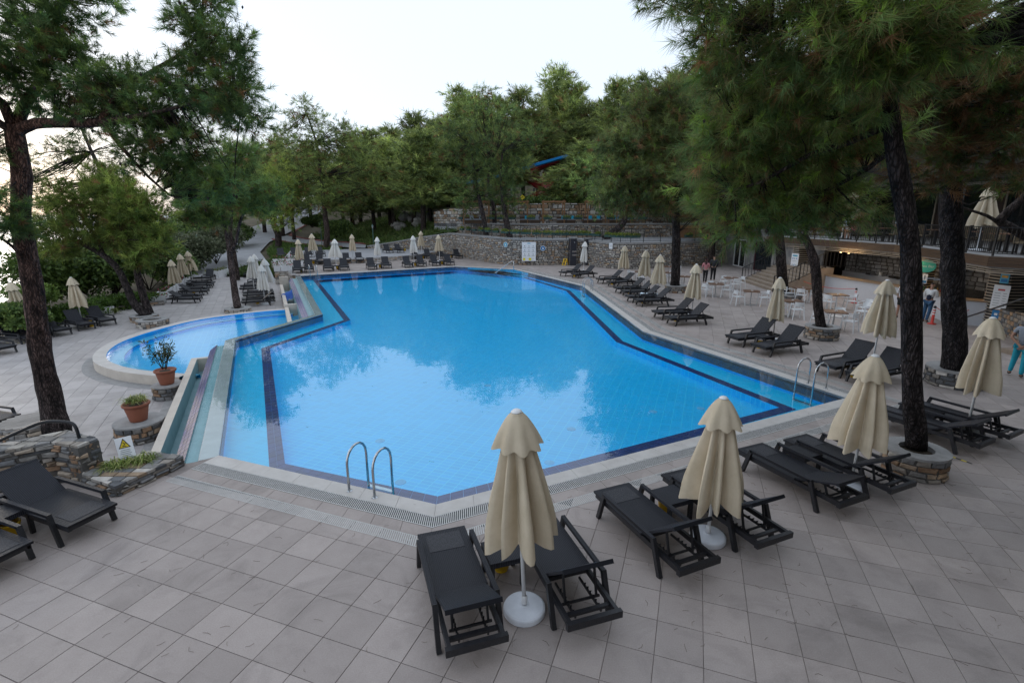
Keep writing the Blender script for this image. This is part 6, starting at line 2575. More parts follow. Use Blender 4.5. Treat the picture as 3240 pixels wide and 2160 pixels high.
q0, q1 = (17.068, 18.6, 0.883), (16.356, 16, 1.99)
MB().tube([q0, q1, (q1[0] + 2.5, q1[1] - 2.0, q1[2] + .7)], .03, 8).build('rail', M_rail, hb, True)
MB().tube([(q1[0] + .3, q1[1] - .2, 0), (q1[0] + .3, q1[1] - .2, q1[2])], .03, 8).build('post', M_rail, hb, True)
# wooden steps between the two terraces (right, behind the slim pine)
ws = thing('wooden_steps', 'brown wooden steps beside the lower cafe terrace', 'staircase')
for k in range(6):
    MB().box(19.2 + k * .32, 50.6, 2.3 + .11 * k, .32, 2.4, .2 + .2 * k).build('step', M_pine, ws)
MB().box(18.6, 51.9, 2.9, 4.0, .1, 1.2).build('plank_screen', M_pine, ws)

# ---- white planter boxes
M_planter = mat('whitewash', (.74, .74, .75), (.64, .64, .65), 2.5, .75, .12, 16, orand=.05)


def planter_box(a, b, z0, h, dpt, label, group, out=1):
    """A long white trough between two plan points; depth dpt away from the viewer."""
    A, B = Vector(a), Vector(b)
    d = (B - A).normalized()
    n_ = Vector((-d.y, d.x)) * dpt * out
    t = thing('planter_box', label, 'planter', (A.x, A.y, z0), 0, group)
    L_ = (B - A)
    mb_ = MB()
    P0, P1, P2, P3 = Vector((0, 0)), L_, L_ + n_, n_
    th = .06
    e = d * th
    f = n_.normalized() * th
    outer, inner_ = [P0, P1, P2, P3], [P0 + e + f, P1 - e + f, P2 - e - f, P3 + e - f]
    for i in range(4):
        j = (i + 1) % 4
        mb_.quad((*outer[i], 0), (*outer[j], 0), (*outer[j], h), (*outer[i], h))
        mb_.quad((*outer[i], h), (*outer[j], h), (*inner_[j], h), (*inner_[i], h))
        mb_.quad((*inner_[i], h), (*inner_[j], h), (*inner_[j], h - .15), (*inner_[i], h - .15))
    mb_.build('trough', M_planter, t)
    MB().quad(*[(*p, h - .08) for p in inner_]).build('soil', M_soil, t)
    return t, (A + B) / 2 + n_ / 2, L_.length


PLANTS = []       # (centre, length, direction, z) to be planted below
GP = 'white planter boxes edging the lower terrace'
pl = [((-24.075, 22.954, -0.75), (-24.536, 24.816, -0.75), 0), ((-24.679, 25.092, -0.75), (-24.763, 26.36, -0.75), 0), ((-24.773, 26.462, -0.75), (-24.694, 27.246, -0.75), 0), ((-24.696, 27.868, -0.75), (-24.389, 28.33, -0.75), 0), ((-24.373, 29.1, -0.75), (-23.931, 30.015, -0.75), 0),
      ((-25.736, 27.499, -0.55), (-25.421, 28.569, -0.55), 1), ((-25.46, 28.693, -0.55), (-25.195, 29.198, -0.55), 1), ((-25.106, 29.198, -0.55), (-24.777, 30.263, -0.55), 1), ((-25.208, 30.98, -0.6), (-24.787, 31.268, -0.6), 1), ((-24.85, 31.414, -0.6), (-24.353, 31.951, -0.6), 1), ((-24.3, 32.011, -0.6), (-23.734, 32.318, -0.6), 1),
      ((-23.81, 32.568, -0.6), (-23.3, 32.694, -0.6), 1), ((-23.38, 32.885, -0.6), (-22.899, 33.143, -0.6), 1)]
ordn = ['first', 'second', 'third', 'fourth', 'fifth', 'sixth', 'seventh', 'eighth']
c0 = c1 = 0
for a, b, rw_ in pl:
    if rw_ == 0:
        lb_ = 'white planter box, %s from the left in the front row' % ordn[c0]
        c0 += 1
    else:
        lb_ = 'white planter box, %s from the left in the back row' % ordn[c1]
        c1 += 1
    zt = a[2]
    t, c_, L_ = planter_box(a[:2], b[:2], zt - .55, .55, .55, lb_, GP)
    PLANTS.append((c_, L_, Vector(b[:2]) - Vector(a[:2]), zt, rw_))
bs = thing('planter_base_wall', 'narrow rubble base under the white planter boxes', 'wall')
bp = [(-24.383, 30.668, -1)[:2], (-23.773, 31.254, -1)[:2], (-23.306, 31.75, -1)[:2], (-22.564, 32.464, -1)[:2]]
lay_stones(bs, stones_on(bp, -1.1, -.86, LIME + RUST, (.07, .12), (.2, .5), .012, (.02, .05), .2, 77), M_stone, True, 90)
mb = MB()
slab(mb, bp, poly_offset(bp, -.5), -1.15, -.86)
mb.build('wall_core', M_mortar, bs)
side = resample([(-23.599, 34.202, -0.6)[:2], (-27.882, 43.866, -0.5)[:2]], 2.4)
for i in range(len(side) - 1):
    a, b = Vector(side[i]).lerp(Vector(side[i + 1]), .02), Vector(side[i]).lerp(Vector(side[i + 1]), .96)
    t, c_, L_ = planter_box(tuple(a), tuple(b), -1.12, .60, .5, 'white planter box beside the lounger row, %s from the camera' % ordn[min(i, 7)], 'white planters beside the lounger row')
    PLANTS.append((c_, L_, b - a, -.55, 2))
for a, b, lb_ in (((-27.427, 45.5, -0.45), (-26.979, 46.444, -0.45), 'low white planter box below the path, left one'), ((-26.93, 46.444, -0.45), (-27.133, 48.662, -0.45), 'low white planter box below the path, right one')):
    t, c_, L_ = planter_box(a[:2], b[:2], -1.1, .66, .5, lb_, 'low planters below the path')
    PLANTS.append((c_, L_, Vector(b[:2]) - Vector(a[:2]), -.45, 3))
for a, b, z0, lb_ in (((-19.804, 42.246, 0.45), (-19.349, 42.439, 0.45), 0, 'white flower box at the terrace corner, small front one'), ((-19.305, 42.439, 0.45), (-18.341, 42.701, 0.45), 0, 'white flower box at the terrace corner, long front one'),
                      ((-20.796, 45.169, 0.5), (-19.938, 45.543, 0.5), 0, 'white flower box at the terrace corner, second row'), ((-19.849, 46.309, 0.5), (-19.063, 46.465, 0.5), 0, 'white flower box at the terrace corner, beside the first lounger'), ((-22.141, 47.16, 0.6), (-20.299, 47.577, 0.6), 0, 'white flower box at the terrace corner, rear one')):
    t, c_, L_ = planter_box(a[:2], b[:2], -.02, a[2], .5, lb_, 'white flower boxes at the terrace corner')
    PLANTS.append((c_, L_, Vector(b[:2]) - Vector(a[:2]), a[2], 4))
tp_ = thing('planter_plinth', 'pale rubble plinth under the corner flower boxes', 'wall')
pp_ = [(-20.017, 42.6, 0)[:2], (-18.346, 42.6, 0)[:2]]
lay_stones(tp_, stones_on([(p[0], p[1] - .02) for p in (Vector((-19.819, 42.306, -0)[:2]), Vector((-18.297, 42.482, -0)[:2]))], -1.1, -.03, LIME, (.1, .2), (.2, .5), .015, (.02, .05), .1, 79), M_stone, True, 80)
# blue tarpaulin heap in the far trough
tb = MB()
n_ = 12
pts = []
for i in range(n_):
    for j in range(8):
        pts.append(((i - 5.5) * .11, (j - 3.5) * .10, .42 * math.exp(-((i - 4) / 4) ** 2) + .10 * math.sin(i * 1.7 + j * 2.1) * .6 + .04 * j))
tb.add(pts, [(i * 8 + j, (i + 1) * 8 + j, (i + 1) * 8 + j + 1, i * 8 + j + 1) for i in range(n_ - 1) for j in range(7)])
M_tarp = mat('blue_tarpaulin', (.015, .11, .46), (.01, .08, .36), 4, .45)
tag(tb.build('tarpaulin', M_tarp, None, True, (*(-14.991, 33.495, -0.75)[:2], -1.02), R(-62)), 'crumpled blue tarpaulin lying in the far spill channel', 'tarpaulin')
# lamp posts
M_lampg = mat('green_lamp', (.10, .20, .18), None, 5, .5)
for p, h_, lb_ in (((-32.025, 52.392, -0.9), 3.0, 'green lantern post beside the lower end of the path'), ((-17.6, 65.4, 1.0), 1.9, 'short green lantern post at the end of the footway'), ((-28.569, 37.582, -1.1), 1.5, 'short green lantern post behind the double pine'), ((-25.2, 68.2, .9), 2.2, 'green lantern post on the planted slope behind the big path pine')):
    t = thing('lantern_post', lb_, 'lamp post', p, 0, 'green lantern posts')
    MB().tube([(0, 0, 0), (0, 0, h_)], .045, 8).build('post', M_lampg, t)
    MB().lathe([(0, h_), (.07, h_), (.13, h_ + .28), (.0, h_ + .28)], 6).build('lantern_glass', mat('lamp_glass_grey', (.4, .42, .42), None, 4, .2), t)
    MB().lathe([(.17, h_ + .28), (.05, h_ + .42), (.02, h_ + .52), (0, h_ + .52)], 6).build('lantern_hood', M_lampg, t)
# black-yellow tape strips on the tiles
M_ty = mat('tape_yellow', (.70, .58, .02), None, 6, .6)
for a, b, lb_ in (((8.603, 9.079, 0), (8.75, 8.761, 0), 'black and yellow floor tape beside the near tree ring'), ((7.246, 8.209, 0), (7.291, 8.057, 0), 'black and yellow floor tape ending by the third parasol'), ((6.749, 9.417, 0), (6.827, 9.296, 0), 'black and yellow floor tape passing under the loungers'),
                  ((-23.414, 22.447, -1.1), (-22.143, 22.419, -1.1), 'dashed black and yellow floor tape left of the big pine')):
    t = thing('floor_tape', lb_, 'floor tape', (0, 0, 0), 0, 'black and yellow floor tapes')
    A, B = Vector(a[:2]), Vector(b[:2])
    n_ = max(4, int((B - A).length / .12))
    s_ = Vector((-(B - A).y, (B - A).x)).normalized() * .022
    for m__, ph in ((M_ty, 0), (M_ink, 1)):
        mb = MB()
        for k in range(ph, n_, 2):
            p, q = A.lerp(B, k / n_), A.lerp(B, (k + 1) / n_)
            mb.quad((*(p - s_), a[2] + .005), (*(q - s_), a[2] + .005), (*(q + s_), a[2] + .005), (*(p + s_), a[2] + .005))
        mb.build('stripes', m__, t)
# white painted line on the far deck and pale rock garden on the slope
M_rock = mat('pale_rock', (.44, .41, .38), (.27, .25, .23), 1.2, .9, .7, 6)
rk = tag(thing('rock_garden', 'heap of pale boulders on the slope among the pines', 'rocks'), None)
for k in range(60):
    x_, y_ = rnd.uniform(-16, -5.5), rnd.uniform(69, 80)
    r_ = rnd.uniform(.4, 1.1)
    pr_ = []
    mb = MB()
    for i in range(5):
        th = math.pi * i / 4
        pr_.append((max(.02, r_ * math.sin(th) * rnd.uniform(.8, 1.15)), -r_ * .8 * math.cos(th)))
    mb.lathe(pr_, 8)
    mb.v = [(v[0] * rnd.uniform(.85, 1.15), v[1] * rnd.uniform(.85, 1.15), v[2] * rnd.uniform(.85, 1.1)) for v in mb.v]
    mb.build('boulder', M_rock, rk, False, (x_, y_, gh(x_, y_) + r_ * .55 + max(0, (y_ - 72) * .12)), rnd.uniform(0, 6))

# unseen hotel behind the viewpoint, extended rightwards and upwards to shade the deck
M_plaster = mat('hotel_plaster', (.42, .39, .36), (.36, .33, .30), .8, .85, .1, 9)
ho = thing('shade_hotel_wing', 'plain rendered hotel wing behind the viewpoint, added to shade the deck', 'building')
MB().box(20, -6.2, 9.5, 40, 8, 19.5).build('wall', M_plaster, ho)
MB().box(37, 3.6, 9.5, 12, 11.5, 19.45).build('wall', M_plaster, ho)  # side wing added out of view to darken the right of the deck
for k in range(9):
    for f_ in range(3):
        w_ = MB().box(4.5 + k * 4, -2.18, 2.2 + f_ * 3.6, 1.8, .06, 2.2).build('window', M_glass, ho)
        MB().box(4.5 + k * 4, -2.15, 1.05 + f_ * 3.6, 2.0, .12, .1).build('sill', M_cement, w_)


# ================================================================ TREES AND PLANTS
M_bark = None
m_, nt_, out_ = nodes_of('pine_bark')
p_ = N(nt_, 'BsdfPrincipled')
p_.inputs['Roughness'].default_value = .9
p_.inputs['Specular IOR Level'].default_value = .2
tc_ = N(nt_, 'NewGeometry')
mp_ = N(nt_, 'Mapping')
mp_.inputs['Scale'].default_value = (1, 1, .30)
nt_.links.new(tc_.outputs['Position'], mp_.inputs['Vector'])
vo_ = N(nt_, 'TexVoronoi', feature='DISTANCE_TO_EDGE')
vo_.inputs['Scale'].default_value = 20
wv_ = N(nt_, 'TexNoise')
wv_.inputs['Scale'].default_value = 5
wv_.inputs['Detail'].default_value = 4
nt_.links.new(mp_.outputs['Vector'], wv_.inputs['Vector'])
wm_ = N(nt_, 'Mix', data_type='RGBA', blend_type='LINEAR_LIGHT')
wm_.inputs['Factor'].default_value = .16
nt_.links.new(mp_.outputs['Vector'], wm_.inputs['A'])
nt_.links.new(wv_.outputs['Color'], wm_.inputs['B'])
nt_.links.new(wm_.outputs['Result'], vo_.inputs['Vector'])
nz_ = N(nt_, 'TexNoise')
nz_.inputs['Scale'].default_value = 9
nz_.inputs['Detail'].default_value = 7
nt_.links.new(mp_.outputs['Vector'], nz_.inputs['Vector'])
nb_ = N(nt_, 'TexNoise')
nb_.inputs['Scale'].default_value = 1.1
nt_.links.new(tc_.outputs['Position'], nb_.inputs['Vector'])
at_ = N(nt_, 'Attribute')
at_.attribute_name = 'tint'
cr_ = N(nt_, 'ValToRGB')
cr_.color_ramp.elements[0].position = .02
cr_.color_ramp.elements[1].position = .30
cr_.color_ramp.elements[0].color = (.16, .15, .145, 1)
cr_.color_ramp.elements[1].color = (1.0, 1.0, 1.0, 1)
nt_.links.new(vo_.outputs['Distance'], cr_.inputs['Fac'])
c2_ = N(nt_, 'ValToRGB')
c2_.color_ramp.elements[0].position = .35
c2_.color_ramp.elements[1].position = .70
c2_.color_ramp.elements[0].color = (.30, .29, .29, 1)
c2_.color_ramp.elements[1].color = (1.6, 1.5, 1.48, 1)
nt_.links.new(nz_.outputs['Fac'], c2_.inputs['Fac'])
a_ = N(nt_, 'Mix', data_type='RGBA', blend_type='MULTIPLY')
a_.inputs['Factor'].default_value = 1
nt_.links.new(cr_.outputs['Color'], a_.inputs['A'])
nt_.links.new(c2_.outputs['Color'], a_.inputs['B'])
b_ = N(nt_, 'Mix', data_type='RGBA', blend_type='MULTIPLY')
b_.inputs['Factor'].default_value = 1
nt_.links.new(a_.outputs['Result'], b_.inputs['A'])
nt_.links.new(at_.outputs['Color'], b_.inputs['B'])
nt_.links.new(b_.outputs['Result'], p_.inputs['Base Color'])
ad_ = N(nt_, 'Math', operation='ADD')
nt_.links.new(vo_.outputs['Distance'], ad_.inputs[0])
nt_.links.new(nz_.outputs['Fac'], ad_.inputs[1])
bu_ = N(nt_, 'Bump')
bu_.inputs['Strength'].default_value = 1.0
bu_.inputs['Distance'].default_value = .06
nt_.links.new(ad_.outputs[0], bu_.inputs['Height'])
nt_.links.new(bu_.outputs['Normal'], p_.inputs['Normal'])
nt_.links.new(p_.outputs[0], out_.inputs['Surface'])
M_bark = m_
M_needle = foliage_material('pine_needles', .5, .5)
M_leaf = foliage_material('shrub_leaves', .5, .25)
M_cone_ = mat('pine_cone', (.045, .032, .025), (.02, .015, .012), 20, .9)

DARKG = np.array([.045, .085, .032])
MIDG = np.array([.070, .120, .038])
LITG = np.array([.125, .185, .048])
OLIVE = np.array([.105, .120, .048])
BROWN = np.array([.20, .115, .062])


def unit(a):
    return a / np.maximum(np.linalg.norm(a, axis=-1, keepdims=True), 1e-6)


def tuft_mesh(name, P_, A_, T_, k, L_, w_, spread, droop, seed, material=None, skirt=0.0, candle=0.0):
    """Brushes of k needle blades per point: P positions, A axes, T colours."""
    g = np.random.default_rng(seed)
    n_ = len(P_)
    A3 = unit(A_)[:, None, :].repeat(k, 1)
    rdir = unit(g.normal(size=(n_, k, 3)))
    perp = unit(rdir - A3 * (rdir * A3).sum(-1, keepdims=True))
    th = np.radians(g.uniform(12, spread, (n_, k, 1)))
    D_ = A3 * np.cos(th) + perp * np.sin(th)
    D_[..., 2] -= droop * g.uniform(.4, 1.4, (n_, k))
    D_ = unit(D_)
    ln = L_ * g.uniform(.65, 1.15, (n_, k, 1)) * g.uniform(.7, 1.2, (n_, 1, 1))
    base = P_[:, None, :] + A3 * (ln * g.uniform(-.45, .45, (n_, k, 1)))
    side = unit(np.cross(D_, g.normal(size=(n_, k, 3)))) * (w_ * .5)
    V_ = np.stack([base + side, base - side, base + D_ * ln], 2).reshape(-1, 3)
    F_ = np.arange(n_ * k * 3).reshape(-1, 3)
    tc = T_[:, None, None, :] * g.uniform(.75, 1.25, (n_, k, 1, 1))
    tc = np.broadcast_to(tc, (n_, k, 3, 3)).copy()
    tc[:, :, 2, :] *= 1.15
    if skirt:
        f = np.clip((np.degrees(th[..., 0]) - spread * .62) / (spread * .3), 0, 1) * skirt * (g.random((n_, 1)) < .75)
        tc = tc * (1 - f[..., None, None]) + np.array([.21, .145, .085]) * f[..., None, None] * g.uniform(.7, 1.2, (n_, k, 1, 1))
    V_, tc = V_, tc.reshape(-1, 3)
    if candle:
        m_k = g.random(n_) < candle
        Pc = P_[m_k] + unit(A_[m_k]) * L_ * .25
        nc, kc = len(Pc), 14
        up_ = unit(unit(A_[m_k]) * .6 + np.array([0, 0, 1.0]))[:, None, :].repeat(kc, 1)
        D2 = unit(up_ + g.normal(size=(nc, kc, 3)) * .28)
        l2 = L_ * .55 * g.uniform(.6, 1.1, (nc, kc, 1))
        s2 = unit(np.cross(D2, g.normal(size=(nc, kc, 3)))) * (w_ * .6)
        b2 = np.broadcast_to(Pc[:, None, :], (nc, kc, 3))
        V_ = np.concatenate([V_, np.stack([b2 + s2, b2 - s2, b2 + D2 * l2], 2).reshape(-1, 3)])
        tc = np.concatenate([tc, np.repeat(np.array([.17, .29, .06]) * g.uniform(.7, 1.25, (nc * kc, 1)), 3, 0)])
        F_ = np.arange(len(V_)).reshape(-1, 3)
    return numpy_mesh(name, V_, F_, tc, material or M_needle)


def crown_points(blobs, seed, clump=.42, per=11, up=.35, brown=.12, tips=.25, cols=(DARKG, MIDG, LITG), hang=0.0):
    """blobs: (centre, radius xyz, tufts). Returns tuft positions, axes, colours and clump centres."""
    g = np.random.default_rng(seed)
    P_, A_, T_, CC = [], [], [], []
    for c, r_, n_ in blobs:
        c = np.asarray(c, float)
        r_ = np.asarray(r_, float)
        m = max(1, int(n_ / per))
        d = unit(g.normal(size=(m, 3)))
        rad = g.random(m) ** .5
        cc = c + d * rad[:, None] * r_
        CC.append(cc)
        k = g.integers(0, m, n_)
        off = g.normal(size=(n_, 3)) * clump * np.array([1, 1, .62]) * g.uniform(.6, 1.2, (n_, 1))
        p = cc[k] + off
        out = unit(p - c) * .6 + unit(off) * .8
        out[:, 2] += up - hang
        P_.append(p)
        A_.append(unit(out + g.normal(size=(n_, 3)) * .25))
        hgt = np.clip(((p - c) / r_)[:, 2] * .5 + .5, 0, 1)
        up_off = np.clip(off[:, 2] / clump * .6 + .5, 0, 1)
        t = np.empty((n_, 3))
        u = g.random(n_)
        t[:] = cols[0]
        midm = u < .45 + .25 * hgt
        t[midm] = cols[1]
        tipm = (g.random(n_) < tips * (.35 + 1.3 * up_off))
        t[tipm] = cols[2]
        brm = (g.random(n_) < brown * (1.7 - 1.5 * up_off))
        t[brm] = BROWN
        P_[-1] = p
        cf = g.uniform(.55, 1.35, (m, 1))
        T_.append(t * cf[k] * g.uniform(.7, 1.25, (n_, 1)))
    return np.concatenate(P_), np.concatenate(A_), np.concatenate(T_), np.concatenate(CC)


BARKD, BARKR, BARKG = (.085, .075, .075), (.20, .105, .075), (.20, .17, .155)


def bark_tube(mb, pts, radii, seg, t0, t1=None):
    """Tapered, slightly lumpy tube whose bark runs from tint t0 at the foot to t1 at the tip."""
    t1 = t1 or t0
    pts = [Vector(p) for p in pts]
    P2, R2 = [pts[0]], [radii[0]]
    for i in range(len(pts) - 1):
        a, b = pts[i], pts[i + 1]
        d = (b - a).length
        k_ = max(1, int(d / .28)) if radii[0] > .1 else 2
        pa, pb = pts[max(i - 1, 0)], pts[min(i + 2, len(pts) - 1)]
        for j in range(1, k_ + 1):
            t = j / k_
            q = .5 * ((2 * a) + (b - pa) * t + (2 * pa - 5 * a + 4 * b - pb) * t * t + (3 * a - pa - 3 * b + pb) * t ** 3)
            P2.append(q)
            R2.append((radii[i] + (radii[i + 1] - radii[i]) * t) * rnd.uniform(.95, 1.06))
    n0 = len(mb.v)
    mb.tube(P2, R2, seg, wob=.05)
    m = len(P2)
    for i in range(m):
        f = i / max(1, m - 1)
        c_ = tuple(t0[q] * (1 - f) + t1[q] * f for q in range(3))
        for k in range(seg):
            mb.t[n0 + i * seg + k] = c_


def make_tree(name, label, trunk, limbs, blobs, seed, k=34, L_=.2, w_=.010, spread=70, droop=.25, group=None, t0=BARKD, t1=BARKR, twig=True,
              cones=0, cat='pine tree', seg=12, twig_r=.012, skirt=0.0, candle=0.0, **cw_):
    base = Vector(trunk[0][0])
    t = thing(name, label, cat, tuple(base), 0, group)

    def loc(p):
        return (p[0] - base.x, p[1] - base.y, p[2] - base.z)
    mb = MB()
    bark_tube(mb, [loc(p) for p, r_ in trunk], [r_ for p, r_ in trunk], seg, t0, t1)
    mb.build('trunk', M_bark, t, True, True)
    skel = [Vector(loc(p)) for p, r_ in trunk[1:]]
    for lb_ in limbs:
        mb = MB()
        bark_tube(mb, [loc(p) for p, r_ in lb_], [r_ for p, r_ in lb_], 8, t1 if t1 != BARKR else (.13, .085, .07), (.10, .08, .07))
        mb.build('limb', M_bark, t, True, True)
        pts = [Vector(loc(p)) for p, r_ in lb_]
        for a, b in zip(pts, pts[1:]):
            for q in range(4):
                skel.append(a.lerp(b, q / 3))
    bl_ = [(loc(c), r_, n_) for c, r_, n_ in blobs]
    P_, A_, T_, CC = crown_points(bl_, seed, **cw_)
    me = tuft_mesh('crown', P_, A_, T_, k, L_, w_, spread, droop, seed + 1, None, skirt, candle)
    o_ = obj('crown', me, t)
    o_['kind'] = 'stuff'
    if twig:
        sk = np.array([tuple(v) for v in skel])
        tb_ = MB()
        for c in CC:
            i = int(np.argmin(((sk - c) ** 2).sum(1)))
            a, b = Vector(sk[i]), Vector(c)
            d = (b - a).length
            mid = a.lerp(b, .5) + Vector((rnd.uniform(-.1, .1), rnd.uniform(-.1, .1), rnd.uniform(-.12, .08))) * d
            r0 = min(.05, twig_r * (1 + .5 * d))
            tb_.tube([a, mid, b], [r0, r0 * .7, r0 * .35], 4, cap=False, tint=(.075, .062, .055))
        o_ = tb_.build('twigs', M_bark, t, False, True)
        o_['kind'] = 'stuff'
    if cones:
        cb = MB()
        for q in range(cones):
            c = CC[rnd.randrange(len(CC))] + np.array([rnd.gauss(0, .22), rnd.gauss(0, .22), rnd.gauss(-.1, .2)])
            s_ = rnd.uniform(.022, .042)
            cb.add([(c[0] + s_, c[1], c[2]), (c[0] - s_, c[1], c[2]), (c[0], c[1] + s_, c[2]), (c[0], c[1] - s_, c[2]), (c[0], c[1], c[2] + s_ * 1.2), (c[0], c[1], c[2] - s_ * 1.7)],
                   [(0, 2, 4), (2, 1, 4), (1, 3, 4), (3, 0, 4), (2, 0, 5), (1, 2, 5), (3, 1, 5), (0, 3, 5)])
        cb.build('cones', M_cone_, t)['kind'] = 'stuff'
    return t


def B(c, r_, n_, fz=.7):
    return (c, (r_, r_, r_ * fz), n_)


# ---- the big pine at the left
trunk = [((-11.964, 12.327, -1.12), .30), ((-12.054, 12.45, -0.06), .25), ((-12.075, 12.5, 1.21), .235), ((-11.97, 12.55, 2.43), .215), ((-11.956, 12.6, 3.371), .205), ((-11.89, 12.6, 4.512), .20), ((-11.636, 12.6, 5.46), .185), ((-11.584, 12.6, 6.304), .19), ((-11.554, 12.6, 6.613), .17)]
limbs = [[((-11.58, 12.6, 6.442), .15), ((-10.978, 12.5, 6.617), .12), ((-10.155, 12.3, 6.598), .105), ((-9.219, 12.2, 6.595), .09), ((-8.421, 12.1, 6.683), .06), ((-7.74, 12, 6.782), .045), ((-6.998, 11.9, 6.916), .03)],
         [((-9.233, 12.2, 6.595), .085), ((-9.012, 12.3, 6.961), .07), ((-8.661, 12.4, 7.341), .055), ((-7.88, 12.4, 7.76), .04), ((-7.055, 12.3, 8.143), .03), ((-6.641, 12.2, 8.663), .025), ((-6.553, 12.2, 9.257), .02)],
         [((-7.055, 12.3, 8.143), .03), ((-6.312, 12.1, 8.195), .022), ((-5.817, 12, 8.207), .015)],
         [((-7.388, 12.2, 7.393), .035), ((-6.673, 12, 7.19), .028), ((-6.042, 11.9, 6.885), .02), ((-5.538, 11.8, 6.676), .014)],
         [((-11.549, 12.6, 6.51), .15), ((-11.365, 12.8, 7.092), .12), ((-11.043, 13, 7.677), .10), ((-10.711, 13.1, 8.571), .08), ((-10.25, 13.1, 9.347), .06)],
         [((-11.57, 12.6, 6.545), .12), ((-11.51, 12.4, 7.014), .10), ((-11.718, 12.2, 7.361), .08)],
         [((-11.625, 12.6, 6.442), .10), ((-11.649, 12.3, 6.632), .08), ((-11.881, 12, 6.744), .06)],
         [((-9.153, 12.2, 6.569), .06), ((-9.03, 12.4, 6.14), .045), ((-8.633, 12.6, 5.46), .03), ((-8.243, 12.7, 5.03), .02)],
         [((-11.972, 12.6, 3.371), .05), ((-11.863, 12.2, 3.858), .03), ((-12.039, 12, 4.159), .02)]]
blobs = [B((-10.772, 12.4, 8.759), 1.0, 130), B((-10.407, 12.6, 8.219), .95, 150), B((-11.143, 12.3, 7.613), .8, 110), B((-10.977, 12.8, 7.367), .8, 120), B((-10.024, 12.8, 8.98), .7, 85), B((-9.907, 12.6, 8.043), .6, 80), B((-9.783, 12.6, 7.46), .6, 80),
         B((-9.114, 12.3, 7.392), .55, 75), B((-8.687, 12.5, 7.617), .5, 62), B((-9.207, 12.7, 6.975), .7, 95), B((-8.34, 12.4, 6.964), .6, 85), B((-9.971, 12.8, 6.852), .6, 70),
         B((-7.661, 12.3, 7.392), .55, 80), B((-7.125, 12.4, 7.813), .5, 62), B((-6.509, 12.2, 7.934), .45, 56), B((-7.017, 12.3, 8.726), .38, 40), B((-6.544, 12.2, 8.98), .42, 48), B((-6.731, 12.3, 8.431), .42, 48), B((-5.981, 12.1, 8.286), .34, 36), B((-5.932, 12.1, 7.949), .3, 28),
         B((-6.042, 12.1, 7.477), .42, 48), B((-6.718, 12.3, 7.214), .5, 64), B((-7.291, 12.4, 7.055), .5, 66), B((-5.898, 11.9, 6.693), .38, 42), B((-5.571, 11.8, 6.632), .22, 16), B((-6.323, 12.1, 6.818), .4, 40), B((-5.89, 12, 7.151), .35, 36),
         B((-7.982, 12.4, 6.458), .55, 75), B((-7.408, 12.5, 6.379), .5, 62), B((-7.966, 12.6, 5.817), .5, 60), B((-7.409, 12.6, 5.769), .45, 56), B((-7.231, 12.6, 5.227), .5, 60), B((-8.003, 12.8, 5.085), .45, 50), B((-6.697, 12.5, 5.321), .4, 42), B((-8.556, 12.7, 5.778), .45, 44), B((-8.75, 12.5, 6.19), .45, 44),
         B((-11.864, 12.2, 4.324), .42, 60), B((-11.754, 12.1, 4.914), .35, 36), B((-11.897, 12.4, 8.075), 1.0, 110), B((-12.189, 12.2, 6.152), .7, 60), B((-10.724, 12.8, 9.747), 1.0, 80), B((-9.663, 12.9, 9.702), .8, 60), B((-6.479, 12.4, 9.586), .6, 50)]
blobs = [(c_, r_, int(n_ * 1.9)) for c_, r_, n_ in blobs]
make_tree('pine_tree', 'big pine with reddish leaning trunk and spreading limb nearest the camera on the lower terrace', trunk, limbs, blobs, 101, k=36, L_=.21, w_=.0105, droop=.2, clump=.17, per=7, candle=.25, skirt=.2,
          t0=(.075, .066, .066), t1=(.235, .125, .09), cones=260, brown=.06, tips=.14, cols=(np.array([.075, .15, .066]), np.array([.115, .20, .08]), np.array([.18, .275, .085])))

# ---- double pine on the lower terrace
trunk = [((-20.096, 27.485, -1), .22), ((-20.861, 27.6, -0.173), .20), ((-21.29, 27.8, 0.851), .18), ((-21.734, 28, 1.697), .17), ((-22.489, 28.2, 2.37), .15), ((-23.578, 28.4, 2.959), .13), ((-24.845, 28.6, 3.55), .10), ((-25.746, 28.8, 4.228), .07)]
limbs = [[((-22.489, 28.2, 2.37), .10), ((-23.014, 28.5, 3.553), .08), ((-23.667, 28.7, 4.568), .06), ((-23.241, 28.9, 5.746), .04)], [((-23.578, 28.4, 2.959), .07), ((-21.304, 28, 3.235), .05), ((-19.958, 27.8, 3.245), .03)]]
def fuller(bl, f, r_=1.1):
    return [(c_, tuple(q * r_ for q in rr), int(n_ * f)) for c_, rr, n_ in bl]


yg = (np.array([.12, .19, .06]), np.array([.19, .27, .075]), np.array([.28, .36, .10]))
blobs = [B((-25.556, 28.8, 4.419), 1.2, 130), B((-24.298, 29, 5.468), 1.2, 130), B((-22.616, 29, 5.468), 1.3, 150), B((-21.014, 28.8, 4.885), 1.3, 150), B((-19.88, 28.4, 3.608), 1.1, 120), B((-21.849, 28.6, 3.483), 1.3, 140), B((-23.433, 28.3, 3.961), 1.3, 140), B((-24.824, 28.3, 3.026), 1.0, 90), B((-22.842, 29.4, 6.526), 1.0, 90), B((-20.42, 28, 2.339), .8, 60), B((-26.552, 28.6, 3.483), .9, 70)]
blobs = fuller(blobs, 1.5, 1.0)
make_tree('pine_tree', 'yellow-green pine with bent dark trunk, left of the pair in the low stone ring', trunk, limbs, blobs, 103, k=24, L_=.46, w_=.026, droop=.12, clump=.34, per=7, candle=.5, t0=(.075, .066, .066), t1=(.12, .09, .075), brown=.07, tips=.42, cols=yg, group='the double pine')
